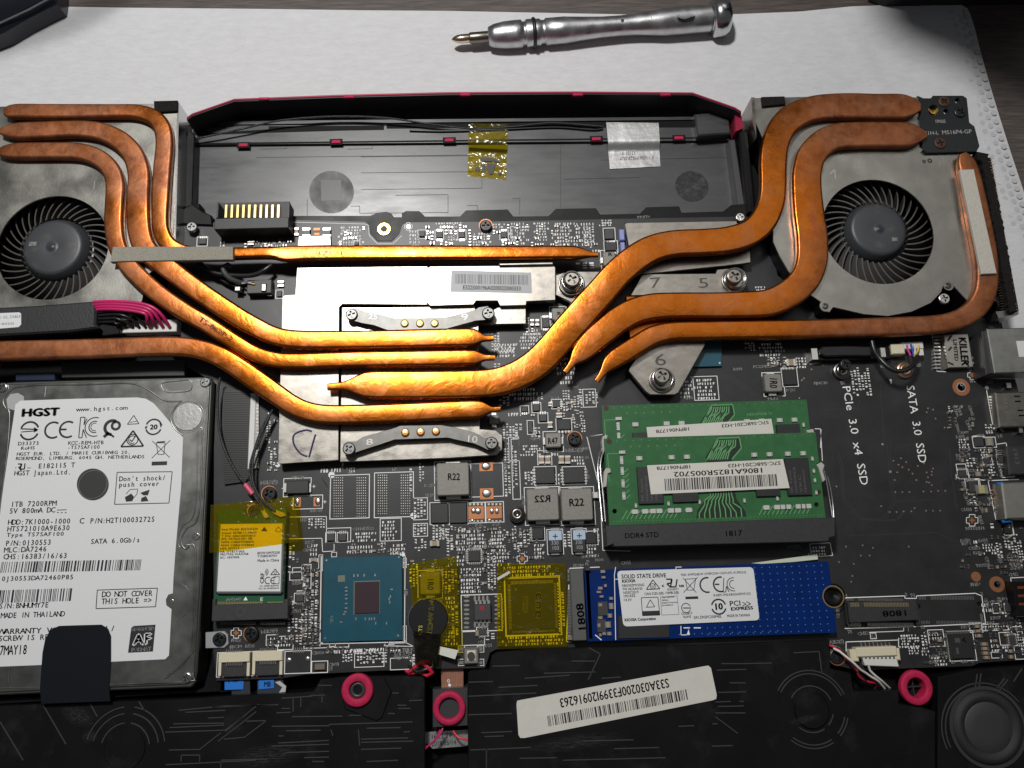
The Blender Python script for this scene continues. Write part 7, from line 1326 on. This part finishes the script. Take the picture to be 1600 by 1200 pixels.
for s, p0, p1, h in [('KBG30ZMV256G', (972, 917), (1007, 915.5), 4), ('FW ADXA0103', (973, 922.5), (1004, 921.5), 4), ('16DEC2019', (973, 928), (998, 927), 4), ('1951KEZ', (974, 933.5), (993, 932.5), 4), ('+3.3V', (974, 939.5), (987, 939), 4), ('CAN ICES-3(B) / NMB-3(B)', (1007, 930), (1061, 927.5), 4), ('PSID: 6WMQ4JUW C97EFCDW CG5YLATL R12PK2LQ', (1064, 900), (1166, 895.5), 3.5), ('R-REM-TM2-KBG3AZMV512G', (1115, 932), (1173, 929), 3.6), ('S/N Z9GPC330P40L', (1084, 967), (1128, 965), 4.2), ('MADE IN TAIWAN', (1136, 964.5), (1172, 963), 4.2), ('D33817', (1065, 961), (1082, 960), 3.8), ('RoHS', (1068, 966), (1080, 965), 3.8), ('E316571', (1043, 923), (1061, 922), 3.5), ('Type Approved', (1034, 934.5), (1054, 933.5), 2.6), ('Safety', (1034, 939), (1044, 938.5), 2.6), ('Regular Production', (1034, 943), (1059, 942), 2.6), ('Surveillance', (1034, 947), (1052, 946), 2.6), ('PCI', (1140, 947), (1158, 946), 8), ('EXPRESS', (1142, 954), (1177, 952), 5)]:
    tx(s, p0, p1, h, .02 if s != 'EXPRESS' else .05)
def ring2(u, v, r, w_, a0=0, a1=360): arc(I, u, v, zl, r, a0, a1, w_, 30)
I.line([(1020, 906), (1010, 921), (1031, 920)], zl, 1.4, True); ring2(1020, 916, 4, 1); I.line([(1018, 915), (1020, 918), (1024, 912)], zl, 1); tx('c', (1034, 917), (1038, 917), 5, .05); tx('us', (1061, 917), (1069, 917), 5, .05)
I.line([(1041, 905), (1050, 905), (1049, 911), (1042, 912), (1048, 918)], zl, 2.2); I.line([(1049, 906), (1048, 917), (1056, 917), (1058, 905)], zl, 2.2); I.seg(1042, 920, 1060, 919, zl, zl, .1)
I.line([(1067, 903), (1088, 926)], zl, 1); I.line([(1090, 902), (1068, 926)], zl, 1); I.line([(1071, 905), (1087, 904), (1084, 922), (1074, 922)], zl, 1, True); I.flat(1071, 932, 1091, 936, zl)
ring2(1105, 914, 11, 2.4, 75, 285); ring2(1126, 913, 11, 2.4, 75, 285); I.seg(1117, 913, 1124, 913, zl, zl, 2.2)
I.line([(1131, 903), (1130, 925), (1134, 925), (1135, 916), (1139, 925)], zl, 1.2); ring2(1146, 913, 10, 1.2, 80, 280); ring2(1146, 913, 6, 1.2, 80, 280)
ring2(1123, 948, 11, 2.4, 15, 165); ring2(1123, 948, 11, 2.4, 195, 345); tx('10', (1116, 953), (1130, 952), 10, .05); I.line([(1160, 941), (1166, 944), (1160, 947)], zl, 1.2); I.line([(1166, 940), (1173, 943.5), (1166, 947)], zl, 1.2)
ring2(1072, 950, 7, 1.2, 20, 340); I.seg(1067, 950, 1080, 950, zl, zl, 1.6)
I.line([(1002, 934), (1028, 933), (1031, 961), (1004, 962)], zl, 1.1, True); I.line([(1016, 937), (1010, 949), (1023, 948)], zl, 1.1, True); I.pp([(1003.5, 955), (1030.5, 954), (1031, 961), (1004, 962)], zt, zl); I.line([(1032, 933), (1058, 931), (1061, 960), (1034, 961)], zl, .6, True)
I.build('printing', INK, lb, kind='stuff')
m_ = MB(); m_.pb(893, 889, 914, 1001, .02, .52, .02); o = m_.build('card_socket', M('socket_grey', (.09, .09, .09), .5, bump=.1, bs=60), BD, 'upright grey card socket printed 1808 holding the blue drive'); occ.append((885, 886, 960, 1004)); m_ = MB(); T(m_, '1808', (916, 987), (911, 942), 12, .523, bold=.04); m_.build('printing', INK, o, kind='stuff')
m_ = MB(); m_.pb(914, 886, 922, 892, .05, .50, .02); m_.pb(918, 892, 923, 998, .05, .34); m_.build('socket_mouth', CONN, o)
m_ = MB(); [m_.pb(887, 891 + j * 2.3, 893, 892.3 + j * 2.3, .0, .2) for j in range(47) if not 7 < j < 13]; m_.pb(887, 890, 893, 895, 0, .25); m_.pb(887, 994, 894, 1000, 0, .25); m_.build('pins', SOLDER, o, kind='stuff')
c = U(1305, 930, .25); m_ = MB(); m_.lathe(c.x + .02, c.y, [(.36, -.1), (.36, .12), (.30, .16), (.18, .14), (.001, .05)], 32, caps=False); m_.build('card_post', PLB, BD); occ.append((1290, 870, 1320, 1000))
lone(MB().pp([(1174, 880), (1240, 871), (1277, 866), (1278, 874), (1240, 878), (1190, 881)], .1, .13).build('pale_tape', M('greenish_tape', (.58, .62, .50), .5)), 'sliver of pale greenish tape between memory socket and blue drive', 'tape')
# ================================================================== wireless card
ZW = .33
WC = thing('wireless_card', 'small green wireless card with a metal lid and yellow white label', 'network card', 395, 870, ZW)
a0, b0 = U(340, 796, ZW), U(451, 795, ZW); x0, x1 = a0.x + .02, a0.x + 2.22; y1 = a0.y; y0 = y1 - 3.0
n0 = [(x0 + 1.1 + .26 * math.cos(math.radians(t)), y1 - .02 + .26 * math.sin(math.radians(t))) for t in range(180, 361, 15)]
m_ = MB(); m_.prism([(x0, y0), (x1, y0), (x1, y1)] + n0[::-1] + [(x0, y1)], ZW - .09, ZW, .006); m_.build('board', WGREEN, WC)
m_ = MB(); m_.pp([(343, 817), (443, 816), (445, 820), (441, 925), (438, 928), (340, 928), (336, 925), (341, 820)], ZW, ZW + .13, .02); sh = m_.build('shield', ALUB, WC)
zw = ZW + .136; m_ = MB(); m_.pp([(345, 819), (441, 818), (438, 924), (339, 924)], ZW + .13, zw); lw = m_.build('label', PAPER, WC)
m_ = MB(); m_.pp([(345, 819), (441, 818), (440, 850), (342, 862)], zw, zw + .002); m_.build('yellow_band', M('yellow_label_band', (.75, .60, .015), .4), lw)
I = MB(); zl = zw + .005
for s, p0, p1, h in [('Intel Model: 8265NGW', (346, 829), (403, 828), 3.6), ('Anatel: 05788-17-04423', (346, 834.5), (401, 833.5), 3.4), ('T P/N: G86C0007S810', (346, 839.5), (399, 838.5), 3.4), ('SPS: 937263-001 0B', (345, 844), (394, 843), 3.4), ('WFM: C0B6F975B83A', (345, 849), (397, 848), 3.4), ('BDM: C0B6F975B83E', (345, 854), (397, 853), 3.4), ('MM: 957715', (344, 859), (374, 858), 3.4), ('FA: J71817-003', (344, 864), (382, 863), 3.4), ('FRU P/N: 01AX768', (344, 868), (388, 867), 3.4), ('EC: 1837606', (344, 873), (374, 872), 3.4), ('8SSW10M75258', (402, 866), (437, 865), 3.8), ('T1SS85H07XV', (402, 871), (433, 870), 3.8), ('Made in China', (402, 878), (436, 877), 4.2), ('IC: 1000M-8265NG', (406, 917), (436, 916), 2.5), ('FCC ID: PD98265NG', (404, 921), (436, 920), 2.5)]:
    T(I, s, p0, p1, h, zl, bold=.02)
T(I, 'CRF', (412, 912), (413, 895), 6, zl, bold=.03); arc(I, 419, 907, zl, 5, 60, 300, 1.4, 20); arc(I, 428, 907, zl, 5, 60, 300, 1.4, 20); I.seg(423, 907, 427, 907, zl, zl, 1.3); I.line([(430, 889), (423, 898), (437, 898)], zl, 1.2, True); arc(I, 430, 895, zl, 2, 0, 360, .8, 12); I.rect(428, 901, 436, 912, zl, .9); I.add([U(a, b, zl) for a, b in ((408, 830), (413, 823), (418, 830))], [(0, 1, 2)]); I.line([(430, 829), (435, 823), (440, 829), (437, 831), (433, 831)], zl, .9, True); [arc(I, 413, 894, zl, r, -60, 60, 1, 10) for r in (2, 4, 6)]
I.build('printing', INK, lw, kind='stuff')
m_ = MB(); [m_.pp(q, ZW, ZW + .1, .01) for q in ([(405, 792), (410, 790), (419, 805), (421, 808), (414, 810), (410, 804)], [(424, 799), (430, 796), (445, 802), (447, 806), (438, 808), (428, 803)])]; m_.build('antenna_plugs', M('gold_plug', (.85, .66, .15), .3, .9), WC)
m_ = MB(); T(m_, 'A08-09', (353, 939), (377, 938), 4.5, ZW + .003, bold=.03); m_.add([U(a, b, ZW + .003) for a, b in ((380, 938), (384, 932), (387, 938))], [(0, 1, 2)]); T(m_, 'E', (406, 939), (411, 939), 5.5, ZW + .003); m_.build('printing', SILK, WC, kind='stuff')
m_ = MB(); [m_.pb(338 + i * 2.5, 940, 339.5 + i * 2.5, 944, ZW, ZW + .004) for i in range(42) if not 28 < i < 32]; m_.build('gold_contacts', GOLD, WC, kind='stuff')
m_ = MB(); m_.pb(331, 936, 337, 968, 0, .42, .02); m_.pb(331, 943, 450, 969, 0, .45, .02); m_.pb(443, 936, 450, 968, 0, .42, .02); o = m_.build('card_socket', CONN, BD, 'black socket holding the wireless card'); m_ = MB(); [m_.pb(345 + i * 2.3, 971, 346.2 + i * 2.3, 976, 0, .2) for i in range(44) if not 23 < i < 27]; m_.build('pins', M('pin_grey', (.18, .17, .16), .35, .9), o, kind='stuff'); m_ = MB(); p = U(376, 956, .45); m_.ring(p.x, p.y, .09, .15, .44, .453, 24); m_.build('moulded_ring', EPOXY2, o)
SK2 = None
# antenna leads
m_ = MB(); wire(m_, [(344, 590, .5), (340, 620, .4), (341, 660, .35), (347, 690, .35), (358, 718, .4), (374, 745, .45), (385, 758, .5), (396, 773, .5), (404, 784, .48), (410, 796, .46)], .042, 8); lone(m_.build('antenna_lead', COAX), 'black braided antenna lead curving along the hard drive to the wireless card', 'cable')
m_ = MB(); m_.tube([tuple(U(383, 757, .48)), tuple(U(395, 772, .5))], .085, 10); lone(m_.build('pink_sleeve', M('pink_sleeve', (.62, .09, .16), .45)), 'short pink sleeve on the braided antenna lead', 'sleeve')
m_ = MB(); wire(m_, [(426, 640, .5), (414, 665, .5), (402, 692, .5), (395, 720, .5), (395, 750, .5), (403, 772, .5), (416, 788, .5), (430, 799, .46)], .042, 8); wire(m_, [(420, 648, .48), (408, 672, .45), (398, 700, .42), (391, 725, .4), (391, 745, .42), (395, 760, .45)], .035, 8); lone(m_.build('antenna_lead', COAX), 'pair of black braided leads coming down from under the pipes to the wireless card', 'cable')
m_ = MB(); m_.seg(421, 648, 400, 702, .42, .5, 3); lone(m_.build('antenna_lead', BKWIRE), 'straight shiny black lead left of the graphics plate', 'cable')
# ================================================================== coin cell, tapes, wires
CC = thing('coin_cell', 'black wrapped coin cell lying under yellow film beside the chipset', 'battery', 668, 968, .02)
p = U(669, 967, .42); m_ = MB(); m_.cyl(p.x, p.y, .62, .02, .42, 56, .03); m_.build('cell', M('cell_wrap', (.012, .012, .012), .3), CC); m_ = MB(); m_.ring(p.x, p.y, .62, .645, .02, .30, 56); m_.build('steel_rim', ALUB, CC)
m_ = MB(); T(m_, 'S4 CR1220W 3.0V', (672, 1022), (679, 933), 8, .424, bold=.02); T(m_, 'KTS', (659, 993), (660, 977), 6, .424); m_.build('printing', M('yellow_print', (.62, .56, .08), .4), CC, kind='stuff')
th = lone(MB().pp([(646, 986), (676, 990), (688, 990), (687, 1012), (683, 1038), (650, 1040), (647, 1010)], .44, .45).build('shrink_film', SHRINK), 'crinkled dark clear shrink film hanging from the coin cell', 'film')
m_ = MB(); m_.pp([(650, 1012), (684, 1010), (683, 1036), (651, 1038)], .1, .28, .05); m_.build('black_sleeve', RUB, CC)
def tape(pts, z, label, wav=.03, mat=KAPTON, g='yellow insulating tapes', z2=None, knee=.25, name='yellow_tape', cat='tape'):
    """thin film draped as a fine grid following the outline quad"""
    m_ = MB(); n = 26; z2 = z if z2 is None else z2; A_, B_ = [U(a, b, z) for a, b in pts[:2]]; C_, D_ = [U(a, b, z2) for a, b in pts[2:]]; from mathutils import noise; V = []
    for j in range(n + 1):
        for i in range(n + 1):
            s, t = i / n, j / n; p_ = (A_ * (1 - s) + B_ * s) * (1 - t) + (D_ * (1 - s) + C_ * s) * t
            V.append((p_.x, p_.y, z + .5 * wav * abs(noise.noise(Vector((p_.x * 2.6 + p_.y, p_.y * .8 - p_.x * 2, 3)))) + (z2 - z) * (lambda q_: q_ * q_ * (3 - 2 * q_))(min(1, max(0, (t - knee) / .22))) + wav * noise.noise(Vector((p_.x * 1.6, p_.y * 1.6, 7)))))
    m_.add(V, [(j * (n + 1) + i, (j + 1) * (n + 1) + i, (j + 1) * (n + 1) + i + 1, j * (n + 1) + i + 1) for j in range(n) for i in range(n)], True)
    return lone(m_.build(name, mat), label, cat, g)
T1 = tape([(732, 193), (793, 194), (791, 281), (731, 275)], -.40, 'yellow tape holding the thin cable in the battery bay, smudged with black marks', .006, z2=-.585, knee=.34)
m_ = MB(); 
for q in ([(750, 248), (762, 246), (780, 250), (781, 254), (768, 252), (752, 252)], [(754, 256), (758, 256), (757, 270), (753, 268)], [(762, 256), (774, 257), (770, 271), (765, 273), (760, 262)], [(743, 261), (750, 261), (749, 267), (743, 266)], [(778, 270), (785, 268), (780, 275)]): m_.pp(q, -.561, -.559)
m_.build('smudge', INK, T1, kind='stuff')
tape([(329, 789), (461, 776), (468, 846), (327, 864)], .50, 'yellow tape over the antenna plugs and the top of the wireless card', .02)
tape([(637, 882), (713, 868), (720, 1012), (652, 1006)], .36, 'yellow tape over the coin cell and the small inductor', .03)
T4 = tape([(777, 880), (884, 880), (886, 1010), (776, 1010)], .17, 'yellow tape over the square controller chip left of the blue drive', .02)
lone(MB().pp([(687, 1010), (716, 1016), (711, 1030), (684, 1022)], .36, .37).build('paper_flap', M('pale_flap', (.66, .66, .60), .5)), 'small folded white paper flap at the lower end of the coin cell tape', 'paper')
m_ = MB(); m_.pp([(776, 903), (795, 892), (798, 895), (778, 907)], .19, .20); lone(m_.build('tape_fold', M('shiny_tape_fold', (.85, .83, .70), .12, .3)), 'shiny folded corner of tape at the upper left of the controller chip', 'tape fold')
# black cloth taped harness, wires, white connector
th = thing('wire_harness', 'black cloth taped harness with a white label, left of the pink wires', 'cable harness', 60, 500, .1)
m_ = MB(); m_.pp([(-40, 482), (60, 477), (148, 470), (150, 482), (149, 506), (154, 512), (110, 518), (0, 524), (-40, 526)], .62, .92, .06); m_.build('wrap', FABR, th)
m_ = MB(); m_.pp([(-20, 490), (30, 488), (33, 490), (33, 507), (29, 511), (-20, 515)], .92, .928); t_ = m_.build('label', PAPER, th); m_ = MB(); T(m_, 'T1 G2_CABLE', (-4, 498), (32, 496), 4.5, .931); T(m_, '18/03/26', (0, 508), (22, 507), 4, .931); m_.build('printing', INKG, t_, kind='stuff')
m_ = MB(); m_.pb(187, 500, 276, 519, 0, .40, .02); o = m_.build('power_socket', WHITEP, BD); m_ = MB(); m_.pp([(152, 508), (187, 500), (187, 522), (160, 525)], .1, .6, .03); lone(m_.build('black_heatshrink', PLB), 'glossy black heat shrink piece left of the white power socket', 'sleeve')
for i in range(4):
    m_ = MB(); wire(m_, [(146, 472 + i * 4, .9 - .04 * i), (175, 471 + i * 4, .98), (212, 473 + i * 4.5, .98), (238 - i * 3, 480 + i * 4, .95), (254 - i * 8, 494 + i * 2, .8), (265 - i * 10.5, 511 - i * .2, .45)], .058, 8); lone(m_.build('power_wire', PINK), '%s pink wire curving from the taped harness into the white socket' % ('outermost', 'second outermost', 'third outermost', 'innermost')[i], 'wire', 'four pink power wires')
for i in range(4):
    m_ = MB(); wire(m_, [(146, 489 + i * 5, .75 - .06 * i), (180, 485 + i * 6, .85 - .03 * i), (204 - i * 8, 488 + i * 6, .8), (219 - i * 10, 500 + i * 1.5, .65), (228 - i * 10, 512, .42)], .05, 8); lone(m_.build('power_wire', BKWIRE), '%s black wire curving from the taped harness into the white socket' % ('outermost', 'second outermost', 'third outermost', 'innermost')[i], 'wire', 'four black power wires')
# speaker lead bottom right
for i, (mt, nm) in enumerate(((RED, 'red'), (BKWIRE, 'black'))):
    m_ = MB(); s_ = 2.2 if i else -2.2; wire(m_, [(1298 + s_, 1008, .1), (1312, 1014 - s_, .2), (1322 + s_, 1026, .3), (1334 - s_, 1042, .25), (1345 + s_, 1057, .1), (1358 - s_ * .5, 1066, -.05), (1370, 1068, -.2), (1366, 1076, -.3)], .036, 8); lone(m_.build('speaker_wire', mt), '%s wire of the twisted speaker lead beside the cream connector' % nm, 'wire')
m_ = MB(); wire(m_, [(1302, 1013, .2), (1312, 1018, .25), (1322, 1026, .35), (1334, 1036, .4), (1344, 1046, .3), (1352, 1051, .2), (1362, 1058, .1), (1372, 1064, .0), (1384, 1078, -.3)], .038, 8); wire(m_, [(1357, 1040, .2), (1359, 1047, .15), (1368, 1056, .1), (1378, 1064, .0), (1391, 1076, -.3)], .036, 8); lone(m_.build('speaker_wire', WWIRE), 'white wires of the twisted speaker lead running to the magenta grommet', 'wire')
m_ = MB(); m_.pp([(1330, 1050), (1398, 1047), (1400, 1079), (1336, 1080)], -.84, -.6); m_.build('cable_channel', DULL, CH)
# thin cables in the battery bay, silver sticker
m_ = MB(); wire(m_, [(296, 218, -.25), (330, 212, -.2), (380, 201, -.15), (440, 188, -.1), (520, 182, -.1), (600, 184, -.12), (680, 195, -.25), (740, 201, -.38), (800, 198, -.38), (860, 192, -.35), (910, 195, -.36), (942, 198, -.38)], .036, 8); lone(m_.build('antenna_lead', COAX), 'thin grey braided lead arching along the rear of the battery bay', 'cable')
m_ = MB(); wire(m_, [(640, 204, -.42), (700, 205, -.42), (790, 202, -.42), (870, 199, -.42), (925, 203, -.42), (942, 201, -.42)], .04, 8); lone(m_.build('antenna_lead', BKWIRE), 'thin black lead lying below the braided one in the battery bay', 'cable')
th = tape([(947, 191), (1029, 192), (1032, 260), (953, 264)], -.40, 'crinkled silver foil sticker with faint dot print in the battery bay', .012, FOIL, None, -.575, .42, 'foil_sticker', 'sticker')
m_ = MB()
for s, p0, p1, h in [('TSPE WUX', (967, 227), (991, 226), 6), ('S79-1806000-H09', (968, 234), (1014, 233), 6), ('18/03/29', (969, 242), (993, 241), 6), ('ATK01KTS6619REV:1.0', (969, 250), (1022, 248), 6)]: T(m_, s, p0, p1, h, -.548, mono=True)
m_.build('printing', INKG, th, kind='stuff')
# barcode stickers
th = lone(MB().prism([U(a, b, ZP + .03)[:2] for a, b in [(807, 1101), (808, 1095), (812, 1094), (1100, 1041), (1107, 1040), (1111, 1044), (1120, 1086), (1119, 1092), (1114, 1094), (820, 1153), (813, 1153), (810, 1148)]], ZP + .023, ZP + .03).build('barcode_sticker', PAPER2), 'long cream barcode sticker lying aslant across the front speaker module', 'sticker')
m_ = MB(); T(m_, 'S33A030200F3399I20916263', (1044, 1060), (873, 1092), 14, ZP + .033, bold=.02); barcode(m_, (1072, 1077), (854, 1119), (1075, 1093), ZP + .033, 75, 9); m_.build('printing', INK, th, kind='stuff')
th = lone(MB().pp([(705, 422), (830, 426), (831, 458), (704, 456)], .60, .606).build('serial_sticker', PAPERG), 'grey barcode sticker on the shiny plate below the straight pipe', 'sticker')
m_ = MB(); T(m_, 'E322500196A0200I22000333', (723, 452), (814, 454), 7, .609, bold=.015); barcode(m_, (711, 428), (826, 430), (711, 443), .609, 52, 4); m_.build('printing', INKG, th, kind='stuff')
# black case corner left of the left fan
# ================================================================== tidy: printed matter and other minute joined detail count as stuff
for o in bpy.data.objects:
    if o.parent and o.type == 'MESH' and o.name.split('.')[0] in ('printing', 'stamped_number', 'scratched_mark', 'dimple', 'circular_rib', 'rim_tabs', 'cover_plate_marks', 'pressed_ridges', 'spring', 'side_latch', 'latch_tip', 'antenna_plugs', 'solder_points', 'connector_shell', 'blue_insulator') and 'kind' not in o: o['kind'] = 'stuff'
